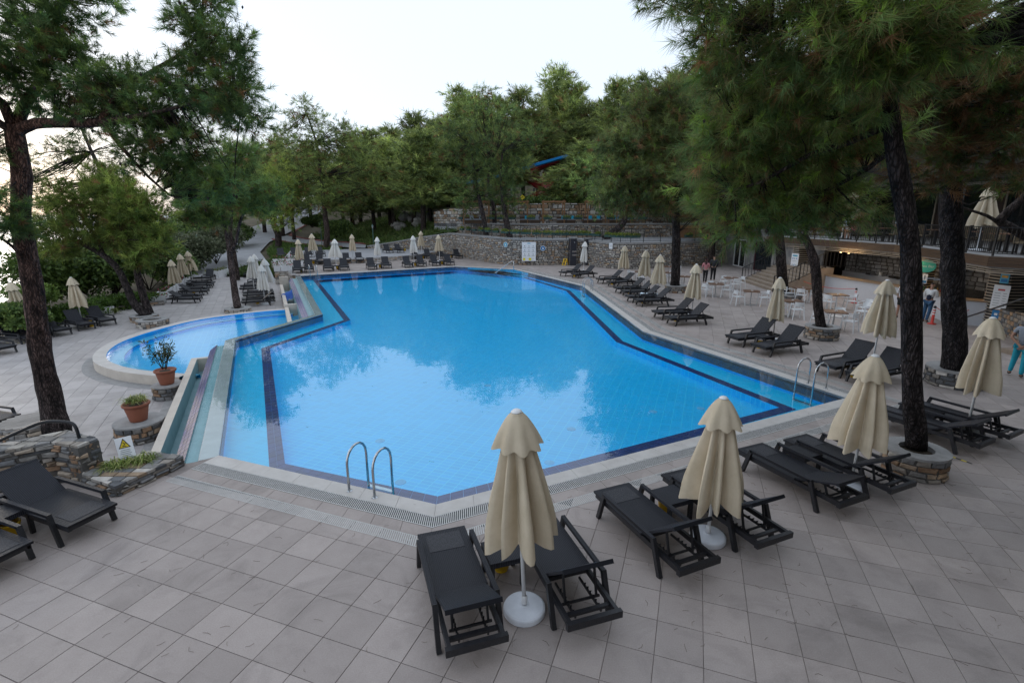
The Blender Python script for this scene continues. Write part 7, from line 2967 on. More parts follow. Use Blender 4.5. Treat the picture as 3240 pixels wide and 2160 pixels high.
trunk = [((-20.213, 27.807, -1), .22), ((-20.569, 28, 0.115), .19), ((-20.83, 28.2, 1.326), .17), ((-20.998, 28.4, 2.354), .15), ((-20.915, 28.5, 3.211), .13), ((-21.014, 28.6, 4.4), .10), ((-21.526, 28.8, 5.242), .07)]
blobs = [B((-20.732, 28.8, 5.117), 1.2, 120), B((-21.574, 29.2, 6.054), 1.1, 100), B((-19.758, 28.6, 4.42), 1.0, 90), B((-19.484, 28.2, 3.031), .7, 50), B((-21.428, 28.8, 3.949), 1.1, 100)]
blobs = fuller(blobs, 1.7)
make_tree('pine_tree', 'yellow-green pine with straighter dark trunk, right of the pair in the low stone ring', trunk, [], blobs, 105, k=24, L_=.46, w_=.026, droop=.12, clump=.34, per=7, candle=.5, t0=(.075, .066, .066), t1=(.15, .10, .085), brown=.07, tips=.4, cols=yg, group='the double pine')
# sparse tall pine behind them, against the bright sky
trunk = [((-28.5, 36, -1.2), .22), ((-27.501, 36, 4.348), .17), ((-27.708, 36, 6.852), .14), ((-28.198, 36, 8.674), .11), ((-28.612, 36, 10.254), .07)]
blobs = [B((-30.469, 36, 9.043), 1.6, 60), B((-27.966, 36, 9.179), 1.5, 60), B((-25.593, 36, 8.631), 1.4, 55), B((-32.93, 36, 7.24), 1.7, 70), B((-29.596, 36, 7.66), 1.4, 50), B((-27.056, 36, 7.1), 1.2, 45), B((-31.708, 36, 6.108), 1.3, 50), B((-34.454, 36, 5.821), 1.5, 60)]
blobs = fuller(blobs, 1.8, 1.05)
make_tree('pine_tree', 'thin sparse pine with pale trunk against the bright sky at the left', trunk, [], blobs, 107, k=14, L_=.42, w_=.026, droop=.1, clump=.42, t0=(.14, .12, .11), t1=(.22, .19, .17), brown=.06, tips=.3, cols=(MIDG, LITG * .8, LITG))
# ---- forked pine beside the wading pool
trunk = [((-16.722, 30.398, -1), .24), ((-17.256, 31.3, -0.314), .205), ((-17.317, 31.4, 0.66), .19), ((-17.433, 31.6, 1.616), .17), ((-17.487, 31.7, 2.19), .16), ((-17.548, 31.8, 2.858), .12), ((-17.723, 32, 3.807), .10), ((-17.76, 32.2, 5.317), .08), ((-17.127, 32.3, 6.804), .05)]
limbs = [[((-17.435, 31.7, 2.287), .12), ((-16.908, 31.6, 3.06), .10), ((-16.474, 31.5, 4.193), .08), ((-15.71, 31.4, 5.3), .06), ((-14.844, 31.4, 6.206), .04)], [((-17.723, 32, 3.807), .07), ((-18.572, 32, 4.94), .05), ((-19.617, 32, 5.684), .03)]]
dk = (np.array([.080, .145, .063]), np.array([.12, .20, .076]), np.array([.20, .285, .09]))
blobs = [B((-19.824, 31.8, 6.183), 1.0, 130), B((-18.255, 32, 6.947), 1.1, 150), B((-16.43, 31.8, 7.056), 1.1, 150), B((-14.914, 31.4, 6.163), 1.0, 120), B((-18.958, 31.6, 5.04), 1.0, 120), B((-16.918, 31.6, 5.546), 1.0, 120), B((-15.457, 31.4, 4.911), .8, 80), B((-17.534, 32.2, 8.205), 1.0, 100), B((-15.997, 32, 8.183), .8, 80), B((-19.591, 31.4, 4.403), .7, 60), B((-13.989, 31.2, 5.534), .7, 60), B((-17.978, 31.5, 4.146), .6, 40)]
blobs = fuller(blobs, 1.7)
make_tree('pine_tree', 'forked pine with grey-brown trunk in the ring beside the wading pool', trunk, limbs, blobs, 109, k=24, L_=.42, w_=.022, per=8, candle=.25, droop=.2, clump=.34, t0=(.17, .135, .125), t1=(.22, .17, .155), brown=.10, tips=.26, cols=dk)
trunk = [((-24.6, 45.2, -1.2), .30), ((-24.49, 45, -0.066), .27), ((-24.5, 45, 1.316), .24), ((-24.556, 45, 2.947), .18), ((-24.076, 45, 5.078), .12)]
blobs = [B((-23.971, 45, 6.84), 1.8, 110), B((-21.788, 45, 6.484), 1.6, 90), B((-25.558, 45, 6.127), 1.6, 90), B((-22.63, 45, 8.6), 1.5, 80)]
blobs = fuller(blobs, 1.7)
make_tree('pine_tree', 'thick dark pine behind the forked one, at the corner of the lower terrace', trunk, [], blobs, 111, k=13, L_=.46, w_=.034, droop=.15, clump=.5, t0=(.12, .10, .09), t1=(.14, .11, .10), brown=.08, tips=.25, cols=dk)
# ---- pines by the path
trunk = [((-29.4, 64.5, gh(-29.4, 64.5)), .42), ((-29.221, 64.5, 2.038), .38), ((-29.563, 64.5, 3.193), .30), ((-29.688, 64.5, 4.148), .26), ((-28.771, 64.5, 6.037), .18), ((-28.368, 64.5, 7.898), .1)]
limbs = [[((-29.563, 64.5, 3.193), .15), ((-28.818, 64.3, 3.083), .10), ((-27.965, 64.2, 3.314), .06)]]
blobs = [B((-31.104, 64.5, 8.32), 2.0, 130), B((-28.337, 64.5, 9.33), 2.2, 150), B((-26.73, 64, 7.534), 1.8, 120), B((-30.819, 64.3, 5.495), 1.8, 110), B((-28.041, 64, 5.234), 1.8, 110), B((-29.677, 64.6, 7.305), 2.2, 130), B((-26.275, 64.5, 8.826), 1.2, 60), B((-28.42, 63.8, 3.419), 1.0, 40)]
blobs = fuller(blobs, 1.7)
make_tree('pine_tree', 'bright green bushy pine with leaning trunk beside the path', trunk, limbs, blobs, 113, k=12, L_=.58, w_=.050, droop=.1, clump=.6, t0=(.14, .11, .10), t1=(.13, .10, .09), brown=.05, tips=.5, cols=yg)
trunk = [((-23.2, 64.0, .3), .38), ((-22.887, 64, 2.441), .34), ((-23.001, 64.2, 4.15), .30), ((-23.133, 64.5, 6.037), .26), ((-23.429, 65, 9.036), .20), ((-23.814, 65.5, 13.098), .13), ((-24.838, 66, 16.389), .07)]
blobs = [B((-22.949, 65.5, 14.415), 2.8, 190), B((-25.17, 65.5, 15.88), 1.8, 90), B((-24.868, 65.5, 17.328), 1.0, 40), B((-19.717, 65, 13.361), 2.6, 170), B((-26.164, 65, 11.878), 2.6, 160), B((-22.387, 64.5, 10.831), 2.8, 190), B((-18.219, 64.5, 10.333), 2.2, 130), B((-25.187, 64.3, 8.308), 2.3, 140), B((-20.898, 64, 7.786), 2.3, 140), B((-17.204, 64, 7.786), 1.6, 80), B((-23.147, 63.8, 5.488), 1.6, 70), B((-27.953, 66, 13.994), 1.8, 90)]
blobs = fuller(blobs, 1.7)
make_tree('pine_tree', 'tall round-crowned pine at the left of the hill behind the white parasols', trunk, [], blobs, 115, k=12, L_=.58, w_=.046, droop=.12, clump=.7, t0=(.15, .115, .10), t1=(.13, .10, .09), brown=.10, tips=.30, cols=(np.array([.105, .16, .07]), np.array([.16, .23, .088]), np.array([.23, .31, .10])))

# ---- tall straight pine before the curved wall
trunk = [((9.9, 30.65, .35), .29), ((9.872, 30.6, 1.336), .265), ((9.804, 30.6, 2.201), .255), ((9.725, 30.6, 3.476), .24), ((9.461, 30.7, 5.886), .20), ((9.098, 30.8, 8.049), .16), ((9.092, 30.9, 10.15), .10), ((8.772, 31, 11.526), .05)]
limbs = [[((9.461, 30.7, 5.886), .08), ((7.804, 30.2, 6.342), .05), ((5.996, 29.8, 6.084), .03)], [((9.285, 30.7, 6.852), .08), ((10.679, 30.2, 7.518), .05), ((12.099, 30, 7.266), .03)], [((9.148, 30.8, 8.049), .07), ((7.505, 30.6, 8.724), .04)]]
blobs = [B((8.683, 31, 11.077), 1.5, 190), B((7.751, 30.9, 9.921), 1.4, 180), B((9.922, 30.8, 10.132), 1.5, 190), B((7.263, 30.5, 8.248), 1.4, 180), B((8.945, 30.4, 8.467), 1.6, 210), B((10.651, 30.3, 8.224), 1.4, 180), B((6.246, 30, 6.8), 1.2, 150), B((7.956, 29.9, 6.559), 1.4, 180), B((9.818, 29.9, 6.324), 1.3, 160), B((11.432, 30, 6.566), 1.2, 140), B((6.751, 29.7, 5.371), 1.0, 110), B((8.265, 29.8, 5.254), .9, 90), B((10.514, 29.8, 5.015), 1.0, 90), B((12.017, 30.4, 8.467), 1.2, 120), B((5.515, 29.8, 5.848), .8, 70), B((6.035, 30.6, 8.493), 1.0, 90), B((11.618, 30.8, 10.359), 1.2, 110)]
blobs = fuller(blobs, 1.7)
make_tree('pine_tree', 'tall straight pine with dark trunk in the ring before the curved wall', trunk, limbs, blobs, 117, k=22, L_=.44, w_=.024, droop=.3, clump=.36, per=8, candle=.2, skirt=.35, t0=(.075, .066, .064), t1=(.09, .075, .07), brown=.15, tips=.22, cols=(np.array([.095, .15, .07]), np.array([.15, .21, .088]), np.array([.22, .29, .105])))
# ---- terrace pines above the curved wall
for k, (bx, by, bz, pts, rad, bls, lb_) in enumerate((
        (-2.6, 53.0, 2.3, [(1530, 690), (1515, 620), (1500, 540), (1490, 460)], .30, [(1060, 350, 2.0), (1110, 330, 2.2), (1090, 400, 2.0), (1140, 390, 2.0), (1060, 430, 1.7), (1120, 450, 1.6), (1080, 480, 1.2), (1050, 300, 1.8)], 'pine with leaning trunk on the cafe terrace, left one of two'),
        (-.2, 51.4, 2.3, [(1600, 690), (1590, 620), (1585, 560), (1590, 480)], .34, [(1170, 370, 2.0), (1145, 420, 1.6), (1175, 435, 1.3), (1165, 480, 1.2), (1225, 320, 1.7), (1180, 310, 2.0)], 'pine with thick leaning trunk on the cafe terrace, right one of two'),
        (-1.9, 56.6, 3.6, [(1560, 650), (1545, 590), (1550, 520)], .26, [(1120, 300, 2.2), (1090, 260, 2.2), (1150, 260, 2.2), (1110, 220, 1.6)], 'slender pine on the upper terrace by the first pergola'),
        (9.0, 50.5, 2.25, [(1975, 700), (1960, 640), (1965, 560), (1970, 480)], .36, [(1420, 400, 2.0), (1390, 440, 1.8), (1445, 450, 1.8), (1370, 380, 1.9), (1420, 340, 2.0), (1400, 480, 1.3), (1350, 420, 1.5), (1450, 380, 1.9)], 'pine with thick dark trunk standing on the lower cafe terrace, at its right'))):
    scl = 1600 / (by + 1)
    trunk = [((bx, by, bz), rad)]
    for (sx_, sy_) in pts:
        a = (sx_ - 1620) / 1600
        bb = -(sy_ - 1080) / 1600
        ct, s_t = math.cos(R(14.1)), math.sin(R(14.1))
        dy, dz = ct + bb * s_t, bb * ct - s_t
        tt = by / dy
        trunk.append(((tt * a, by, 4.6 + tt * dz), rad * (1 - .2 * len(trunk))))
    blobs = []
    for (vx_, vy_, r_) in bls:
        sx_, sy_ = vx_ * 3240 / 2352, vy_ * 3240 / 2352
        a = (sx_ - 1620) / 1600
        bb = -(sy_ - 1080) / 1600
        dy, dz = ct + bb * s_t, bb * ct - s_t
        yy = by + rnd.uniform(-.8, 1.0)
        tt = yy / dy
        blobs.append(B((tt * a, yy, 4.6 + tt * dz), r_ * .95, int(72 * r_)))
    make_tree('pine_tree', lb_, trunk, [], blobs, 121 + k, k=13, L_=.50, w_=.036, droop=.18, clump=.52, t0=(.12, .10, .095), t1=(.13, .10, .09), brown=.10, tips=.30,
              cols=(np.array([.090, .16, .075]), np.array([.14, .225, .088]), np.array([.21, .31, .105])), group='pines standing on the cafe terraces')

# ---- near right pines
trunk = [((7.584, 8.713, 0.36), 0.175), ((7.204, 8.42, 1.011), 0.155), ((7.054, 8.45, 1.639), 0.15), ((6.681, 8.5, 3.707), 0.148), ((6.541, 8.55, 4.329), 0.145), ((6.451, 8.6, 4.758), 0.142), ((6.212, 8.65, 5.458), 0.135), ((6.077, 8.7, 6.012), 0.12), ((5.998, 8.75, 6.513), 0.105), ((5.87, 8.7, 6.896), 0.09), ((5.877, 8.6, 7.426), 0.065)]
limbs = [[((6.006, 8.75, 6.47), .08), ((5.39, 8.5, 6.662), .06), ((4.752, 8.6, 6.869), .045), ((4.331, 8.9, 7.011), .03)],
         [((5.889, 8.7, 6.855), .07), ((5.201, 8.2, 7.201), .05), ((4.746, 8, 7.265), .04), ((4.347, 8.2, 7.295), .03), ((3.867, 8.5, 7.296), .02)],
         [((5.877, 8.6, 7.426), .07), ((5.802, 8, 7.392), .05), ((5.913, 7.8, 7.234), .035), ((6.177, 7.8, 6.931), .02)],
         [((6.077, 8.7, 6.012), .07), ((5.637, 9, 5.768), .05), ((5.107, 9.3, 5.57), .04), ((4.542, 9.6, 5.179), .03), ((4.116, 9.8, 5.036), .02)],
         [((6.12, 8.7, 5.904), .06), ((5.457, 9.2, 6.162), .045), ((4.659, 9.6, 6.324), .03), ((4.124, 9.8, 6.191), .02)],
         [((6.207, 8.7, 5.685), .05), ((6.156, 9.3, 5.33), .04), ((5.742, 9.8, 4.984), .03)]]
lows = [(1700,60,9,.75,130),(1660,100,9.3,.5,70),(1790,40,8.6,.75,130),(1880,70,8.2,.7,120),(1970,40,7.9,.7,120),(2060,90,7.6,.6,110),(2130,40,7.6,.65,110),(2210,90,7.7,.6,100),(2080,150,7.8,.6,110),(2000,170,8.0,.55,95),(1920,160,8.3,.6,105),(1830,160,8.8,.65,115),(1740,160,9.3,.65,110),(1670,180,9.6,.5,75),
        (1680,260,9.8,.6,95),(1750,250,9.5,.6,100),(1830,260,9.3,.6,100),(1910,250,9.0,.55,90),(1980,270,9.2,.5,75),(1650,330,10,.55,85),(1720,340,10,.65,110),(1800,340,9.8,.6,100),(1880,350,9.8,.6,95),(1950,360,9.7,.5,75),(2030,330,9.4,.5,60),
        (1650,420,10.3,.55,85),(1710,430,10.2,.6,100),(1780,430,10.2,.6,100),(1850,440,10.1,.6,95),(1920,440,10,.5,75),(1680,490,10.4,.5,75),(1750,500,10.4,.5,75),(1820,500,10.3,.5,70),(1890,495,10.2,.45,55),(1560,0,9.6,.4,40),(1620,10,9.4,.45,50),(1960,470,10.2,.4,40),(1700,530,10.5,.3,30),
        (1900,-70,8.2,1.0,110),(2100,-80,7.8,1.0,110),(1700,-60,9,.8,80)]
blobs = []
ct, s_t = math.cos(R(14.1)), math.sin(R(14.1))


def at_view(vx_, vy_, yy):
    sx_, sy_ = vx_ * 3240 / 2352, vy_ * 3240 / 2352
    a = (sx_ - 1620) / 1600
    bb = -(sy_ - 1080) / 1600
    dy, dz = ct + bb * s_t, bb * ct - s_t
    tt = yy / dy
    return (tt * a, yy, 4.6 + tt * dz)


for vx_, vy_, yy, r_, n_ in lows:
    blobs.append(B(at_view(vx_, vy_, yy), r_, n_, .75))
for c_, r_, n_ in (((9.5, 5.2, 8.4), 1.4, 90), ((11, 4.5, 7.8), 1.3, 90), ((10.8, 2.6, 7.0), 1.3, 90)):  # overhang out of view, added to the crown to shade the deck
    blobs.append(B(c_, r_, n_))
rc = (np.array([.080, .140, .055]), np.array([.120, .190, .068]), np.array([.19, .30, .07]))
blobs = fuller(blobs, .78, 1.0)
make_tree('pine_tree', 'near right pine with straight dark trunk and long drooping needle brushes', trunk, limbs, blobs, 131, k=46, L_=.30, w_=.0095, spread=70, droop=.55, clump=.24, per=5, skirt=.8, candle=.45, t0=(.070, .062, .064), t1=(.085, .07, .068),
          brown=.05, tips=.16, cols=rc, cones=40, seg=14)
# second near right pine, further back
trunk = [((12.2, 13.35, .38), 0.3), ((12.008, 13.3, 1.272), 0.26), ((11.606, 13.3, 2.806), 0.255), ((11.509, 13.3, 3.277), 0.25), ((11.3, 13.3, 4.178), 0.25), ((11.112, 13.3, 4.982), 0.24), ((10.923, 13.3, 5.919), 0.23), ((10.711, 13.3, 6.923), 0.21), ((10.509, 13.3, 8.203), 0.18), ((10.351, 13.3, 9.42), 0.13)]
limbs = [[((10.711, 13.3, 6.923), .09), ((9.516, 12.8, 7.398), .06), ((8.732, 12.5, 7.691), .04)], [((10.576, 13.3, 7.889), .1), ((10.978, 13, 8.425), .07), ((11.255, 12.6, 8.452), .04)]]
lows = [(2000,250,12.6,.9,110),(2090,230,12.8,.9,110),(2180,240,12.4,.9,110),(2260,220,12,.9,110),(2330,180,11.6,.9,110),(2340,300,11.5,.8,80),(2040,330,12.8,.7,70),(2130,340,12.8,.7,70),(2230,330,12.4,.7,70),(2100,140,13,1.0,110),(2200,120,12.8,1.0,110),(2300,90,12.4,1.0,110),(2010,120,13,1.0,100),(2300,370,11.8,.5,40),(2060,400,12.6,.4,30),(2200,400,12.6,.4,30),(2140,20,13,1.1,110),(2290,10,12.6,1.1,110),(2000,30,13,1.1,100),(2340,420,11.4,.35,25),(2400,200,11.6,1.0,80),(2420,60,12,1.1,80)]
blobs = [B(at_view(a_[0], a_[1], a_[2]), a_[3], a_[4], .75) for a_ in lows]
make_tree('pine_tree', 'thick dark pine in the slate ring at the right with brown shaded needles', trunk, limbs, blobs, 133, k=40, L_=.30, w_=.014, spread=74, skirt=.95, candle=.12, droop=.6, clump=.3, per=9, t0=(.066, .06, .062), t1=(.075, .065, .064), brown=.42, tips=.06, cols=(rc[0] * .85, rc[1] * .85, rc[2] * .7), seg=14)
# leaning pine by the cafe chairs
trunk = [((11.75, 18.75, .38), 0.185), ((11.532, 18.8, 1.237), 0.17), ((11.341, 19, 2.669), 0.165), ((11.098, 19.2, 3.458), 0.15), ((10.864, 19.4, 3.982), 0.125), ((10.619, 19.6, 4.377), 0.1), ((10.316, 19.8, 4.776), 0.07)]
lows = [(1800,470,19.6,1.0,70),(1880,490,19.5,1.0,70),(1740,470,19.8,.9,60),(1830,420,19.8,1.1,80),(1960,470,19.5,.9,60),(1900,400,19.6,1.1,70)]
blobs = [B(at_view(a_[0], a_[1], a_[2]), a_[3], a_[4]) for a_ in lows]
make_tree('pine_tree', 'leaning pine with reddish dark trunk by the white cafe chairs', trunk, [], blobs, 135, k=26, L_=.27, w_=.014, droop=.5, clump=.32, t0=(.07, .062, .06), t1=(.12, .085, .075), brown=.25, tips=.15, cols=rc)
# pine at the foot of the stairs
trunk = [((15.243, 28.098, 0.25), .26), ((14.304, 27, 1.857), .245), ((14.176, 27.1, 2.8), .235), ((14.074, 27.2, 3.547), .21), ((14.025, 27.3, 4.029), .18), ((13.933, 27.4, 4.843), .12)]
lows = [(1760,450,27,1.5,80),(1840,470,26.8,1.4,80),(1700,480,27,1.2,60),(1800,400,27.2,1.6,80),(1880,420,27,1.4,70)]
blobs = [B(at_view(a_[0], a_[1], a_[2]), a_[3], a_[4]) for a_ in lows]
make_tree('pine_tree', 'dark pine rising beside the stair railing by the bar', trunk, [], blobs, 137, k=20, L_=.32, w_=.02, droop=.45, clump=.4, t0=(.07, .062, .06), t1=(.085, .07, .066), brown=.22, tips=.15, cols=rc)
# bare forked trunk in front of the restaurant at the right edge
trunk = [((20.6, 18.9, 3.1), .17), ((17.796, 19, 4.351), .16), ((17.858, 18.8, 4.699), .14), ((18.063, 18.6, 5.134), .12), ((18.195, 18.4, 5.601), .10)]
limbs = [[((17.808, 19, 4.3), .08), ((17.221, 18.9, 4.551), .055), ((16.638, 18.8, 4.699), .045), ((16.089, 18.7, 4.845), .03)]]
lows = [(2330,330,18.4,.9,40), (2390,280,18.2,1.0,50)]
blobs = [B(at_view(a_[0], a_[1], a_[2]), a_[3], a_[4]) for a_ in lows]
make_tree('pine_tree', 'crooked bare forked trunk before the restaurant front', trunk, limbs, blobs, 139, k=20, L_=.26, w_=.016, droop=.5, clump=.35, t0=(.10, .085, .08), t1=(.10, .085, .08), brown=.4, tips=.05, cols=rc)

# ---- the pines of the hill: eight crowns shared by all
PROTO = []
for s in range(8):
    g = np.random.default_rng(300 + s)
    blobs = []
    n_ = 15 + s % 3
    wob = g.uniform(-.6, .6, 2)
    for i in range(n_):
        z = 4.2 + 9.3 * ((i + .5) / n_) ** .9
        f = (z - 4.2) / 9.3
        rr = (3.1 * (1 - f) ** .55 + .35) * (1.0 if f > .12 else .8)
        a = i * 2.4 + g.uniform(-.5, .5)
        q = rr * g.uniform(.35, .8)
        r0 = (1.75 - .95 * f) * g.uniform(.8, 1.2)
        blobs.append(((q * math.cos(a) + wob[0] * f, q * math.sin(a) + wob[1] * f, z), (r0, r0, r0 * .72), int(95 * r0)))
    blobs.append(((wob[0], wob[1], 9.0), (1.7, 1.7, 3.2), 130))
    P_, A_, T_, CC = crown_points(blobs, 310 + s, .5, 12, up=.5, brown=.06, tips=.32, cols=(np.array([.135, .195, .092]), np.array([.20, .275, .112]), np.array([.29, .37, .135])))
    cme = tuft_mesh('crown', P_, A_, T_, 10, .66, .07, 64, .05, 330 + s)
    mb = MB()
    bx_, by_ = g.uniform(-.5, .5, 2)
    bark_tube(mb, [(0, 0, -1), (bx_ * .5, by_ * .5, 3), (bx_, by_, 6), (bx_ * .6 + wob[0] * .5, by_ * .6 + wob[1] * .5, 9.5), (wob[0], wob[1], 12.8)], [.30, .25, .21, .14, .04], 7, (.12, .095, .085), (.13, .10, .09))
    for q in range(5):
        c = CC[g.integers(0, len(CC))]
        z = c[2] * .8
        mb.tube([(bx_, by_, z), tuple(c)], [.06, .02], 4, tint=(.10, .08, .07))
    PROTO.append((cme, mb.mesh('trunk', M_bark, True, True)))
KINDS_ = ['rounded', 'ragged', 'narrow', 'broad', 'pointed', 'two-topped', 'leaning', 'bushy']


def hill_tree(x_, y_, ztop, width, proto, label, group, zb=None, trunk_part=True):
    zb = gh(x_, y_) if zb is None else zb
    H_ = max(5, ztop - zb)
    t = thing('pine_tree', label, 'pine tree', (x_, y_, zb), rnd.uniform(0, 6.28), group)
    t.scale = (width / 7.4, width / 7.4, H_ / 13.7)
    obj('trunk', PROTO[proto][1], t)
    obj('crown', PROTO[proto][0], t)['kind'] = 'stuff'
    return t


ZN = [(560, 'left of the climbing path'), (630, 'behind the bushy path pine'), (690, 'left of the tall round pine'), (760, 'behind the tall round pine'), (820, 'right of the tall round pine'), (870, 'above the leftmost lawn pine'), (920, 'above the middle lawn pine'),
      (970, 'above the forked lawn pine'), (1020, 'above the boulder heap'), (1070, 'above the first pergola'), (1120, 'above the two terrace pines'), (1170, 'above the rules board'), (1220, 'above the red slide'), (1270, 'above the dark blue round sign'), (1320, 'above the shower columns'), (1370, 'above the white notice'),
      (1420, 'above the right terrace pine'), (1480, 'left of the tall straight pine'), (1530, 'behind the tall straight pine'), (1590, 'just right of the tall straight pine'), (1640, 'above the wooden steps'), (1700, 'above the stone building'), (1790, 'above the stairs'), (1880, 'above the left end of the bar'), (2050, 'above the restaurant eaves'), (2150, 'above the second near trunk'), (2260, 'above the restaurant roof'), (9999, 'above the right end of the restaurant')]


def zone(vx_, yy, rows=True):
    z_ = next(n_ for l_, n_ in ZN if vx_ < l_)
    return z_ + (', front rank' if yy < 66 else ', middle rank' if yy < 86 else ', back rank')


sky_line = [(585,330,80,8), (625,318,76,8), (655,345,72,7), (812,298,84,9), (860,302,86,9), (905,292,88,9), (958,262,82,9), (1010,272,80,9), (1058,205,74,9), (1108,218,76,9), (1160,228,80,9), (1205,200,84,9),
            (1275,158,92,10), (1325,188,88,9), (1372,238,84,8), (1425,185,76,9), (1480,178,72,9), (1535,178,68,9), (1590,172,64,9), (1640,90,58,9), (1010,330,72,8), (1240,250,78,9), (1330,280,74,9)]
for i, (vx_, vy_, yy, wd) in enumerate(sky_line):
    c = at_view(vx_, vy_, yy)
    hill_tree(c[0], c[1], c[2], wd, i % 8, '%s pine topping the skyline %s' % (KINDS_[i % 8], zone(vx_, yy)), 'pines along the skyline of the hill')
# pines on the lawn with their trunks in view
for i, (sx_, yb, vtop, wd, lb_) in enumerate(((1128, 81, 330, 9, 'pine on the sloping lawn, left of three with bare lower trunks'), (1257, 71, 320, 9, 'pine with leaning trunk on the sloping lawn, middle of three'), (1346, 64.5, 300, 9.5, 'forked pine on the sloping lawn, right of three'))):
    x_ = (sx_ - 1620) / 1600 * yb
    c = at_view(sx_ / 1.3776, vtop, yb)
    hill_tree(x_, yb, c[2], wd, (i * 3 + 1) % 8, lb_, 'pines on the sloping lawn')
# second and third rows filling the hill
fill = [(620,400,92,8), (700,330,90,9), (780,380,78,8), (850,370,72,8), (890,400,74,8), (940,370,70,8), (985,400,68,8), (1030,400,66,8), (900,350,98,9), (990,320,96,9), (1090,290,92,9), (1180,300,70,9),  
        (1340,330,64,8), (1290,390,62,8), (1390,320,66,8), (1440,290,62,8), (1500,270,60,9), (1560,270,58,8), (1620,240,54,8), (1680,200,50,8), (1660,330,46,7), (1740,150,56,10), (1820,130,52,10), (1900,120,56,10), (1980,120,60,11), (2080,120,62,11), (2200,120,64,12), (2330,120,66,12),
        (1400,250,100,10), (1300,240,104,10), (1200,260,106,10), (1100,270,108,10), (820,340,110,9), (740,350,104,9), (670,380,108,8), (610,410,112,8), (530,430,84,7), (480,420,78,7), (1480,240,90,10), (1560,230,84,10), (1720,220,70,10), (1780,260,46,8), (1850,300,60,9)]
for i, (vx_, vy_, yy, wd) in enumerate(fill):
    c = at_view(vx_, vy_, yy)
    hill_tree(c[0], c[1], c[2], wd, (i * 5 + 2) % 8, '%s pine in the dense wood %s' % (KINDS_[(i * 5 + 2) % 8], zone(vx_, yy)), 'pines of the dense wood on the hill')


for x_, y_, zt_, w__, lb_ in ((13.8, 4.3, 12.5, 8, 'broad pine added beyond the right picture edge to shade the deck'), (17.2, 8.0, 13.5, 8, 'pine added out of view beside the side steps to shade the deck'), (11.8, .6, 12.5, 7.5, 'pine added out of view close to the hotel wing to shade the deck')):
    hill_tree(x_, y_, zt_, w__, 3, lb_, 'unseen pines added to shade the near deck', 0.0)  # unseen trees, put here only to darken the lower right deck


# ---- shrubs
def shrub(x_, y_, z_, r_, h_, label, cols, seed, leaf=.14, n_=520, group=None, name='shrub', cat='shrub', stems=True, material=None):
    t = thing(name, label, cat, (x_, y_, z_), 0, group)
    g = np.random.default_rng(seed)
    cs, rs_ = [], []
    k = 9
    for i in range(k):
        a = g.uniform(0, 6.28)
        q = r_ * g.uniform(.2, .75)
        cs.append((q * math.cos(a), q * math.sin(a), h_ * g.uniform(.3, .8)))
        s_ = g.uniform(.35, .55)
        rs_.append((r_ * s_, r_ * s_, h_ * s_ * .55))
    V_, F_, T_ = leaf_blob(cs, rs_, int(n_ / 3), leaf, cols, seed)
    o_ = obj('leaves', numpy_mesh('leaves', V_, F_, T_, material or M_leaf), t)
    o_['kind'] = 'stuff'
    if stems:
        mb = MB()
        for c in cs:
            mb.tube([(0, 0, -.1), (c[0] * .5, c[1] * .5, c[2] * .5), c], [.04, .03, .012], 4, tint=(.09, .075, .06))
        mb.build('stems', M_bark, t, False, True)
    return t


SG = [(.065, .12, .045), (.09, .155, .05), (.13, .20, .06), (.05, .09, .035)]
SG2 = [(.10, .175, .045), (.14, .23, .06), (.075, .135, .04)]
GREY = [(.11, .14, .10), (.14, .17, .12), (.08, .11, .07)]
shr = [(110,610,33,2.6,3.6,SG2,'tall bushy shrub against the sea left of the double pine'), (190,600,35,3.0,3.8,SG,'broad dark shrub behind the left parasol'), (255,590,36,3.0,4.0,SG,'rounded shrub directly behind the left lower parasol'),
       (330,590,40,3.2,4.2,SG,'dark shrub between the twin trunks and the parasols'), (385,590,44,2.8,3.6,SG,'dark shrub above the planter row parasols'), (440,570,50,3.0,3.6,GREY,'grey leaved shrub behind the far planter parasol'), (490,555,54,3.0,3.6,GREY,'silver grey bush beside the path'),
       (50,680,26,1.6,1.4,SG2,'leafy bush at the left behind the white planters'), (20,720,23,1.6,1.2,SG,'low bush at the left edge behind the planters'), (545,525,66,2.4,2.4,SG,'dark bush on the left side of the climbing path'), 
       (770,520,68,2.0,2.2,SG,'green bush at the foot of the tall round pine'), (715,505,74,1.6,1.6,SG,'small bush beside the red kerb'), (300,560,48,3.4,4.4,SG,'big dark bush deep behind the twin trunks'), (410,540,60,3.6,4.2,SG,'dark bush far behind the planter parasols'), (500,500,80,4,5,SG,'bush in the dip left of the path'), (450,520,70,4,5,SG,'large bush in the dip beyond the silver bush'), (360,540,56,3.6,4.6,SG,'large bush in the dip behind the twin pine')]
for i, (vx_, vy_, yy, r_, h_, cl_, lb_) in enumerate(shr):
    c = at_view(vx_, vy_, yy)
    shrub(c[0], c[1], c[2] - h_ * .62, r_, h_, lb_, cl_, 400 + i, .27 if yy > 30 else .18, 2400)
# thick hedge line behind the back planters
for i, (vx_, vy_, yy, r_) in enumerate(((120,725,24.5,1.0), (170,712,25.2,1.0), (215,700,26.2,1.0), (255,690,27.3,1.0), (295,680,28.6,1.0), (335,665,30,1.0), (375,655,31.5,1.0), (80,742,23.6,1.0))):
    c = at_view(vx_, vy_, yy)
    shrub(c[0] - 2.9, c[1] + .9, -1.35, 1.25, 1.15, 'low bright green hedge behind the white planters, %s clump from the left' % ORD[(i + 1) % 8], [(.07, .14, .03), (.10, .19, .04), (.05, .10, .025)], 440 + i, .15, 900, 'low hedge clumps behind the white planters', 'hedge_clump', 'hedge')
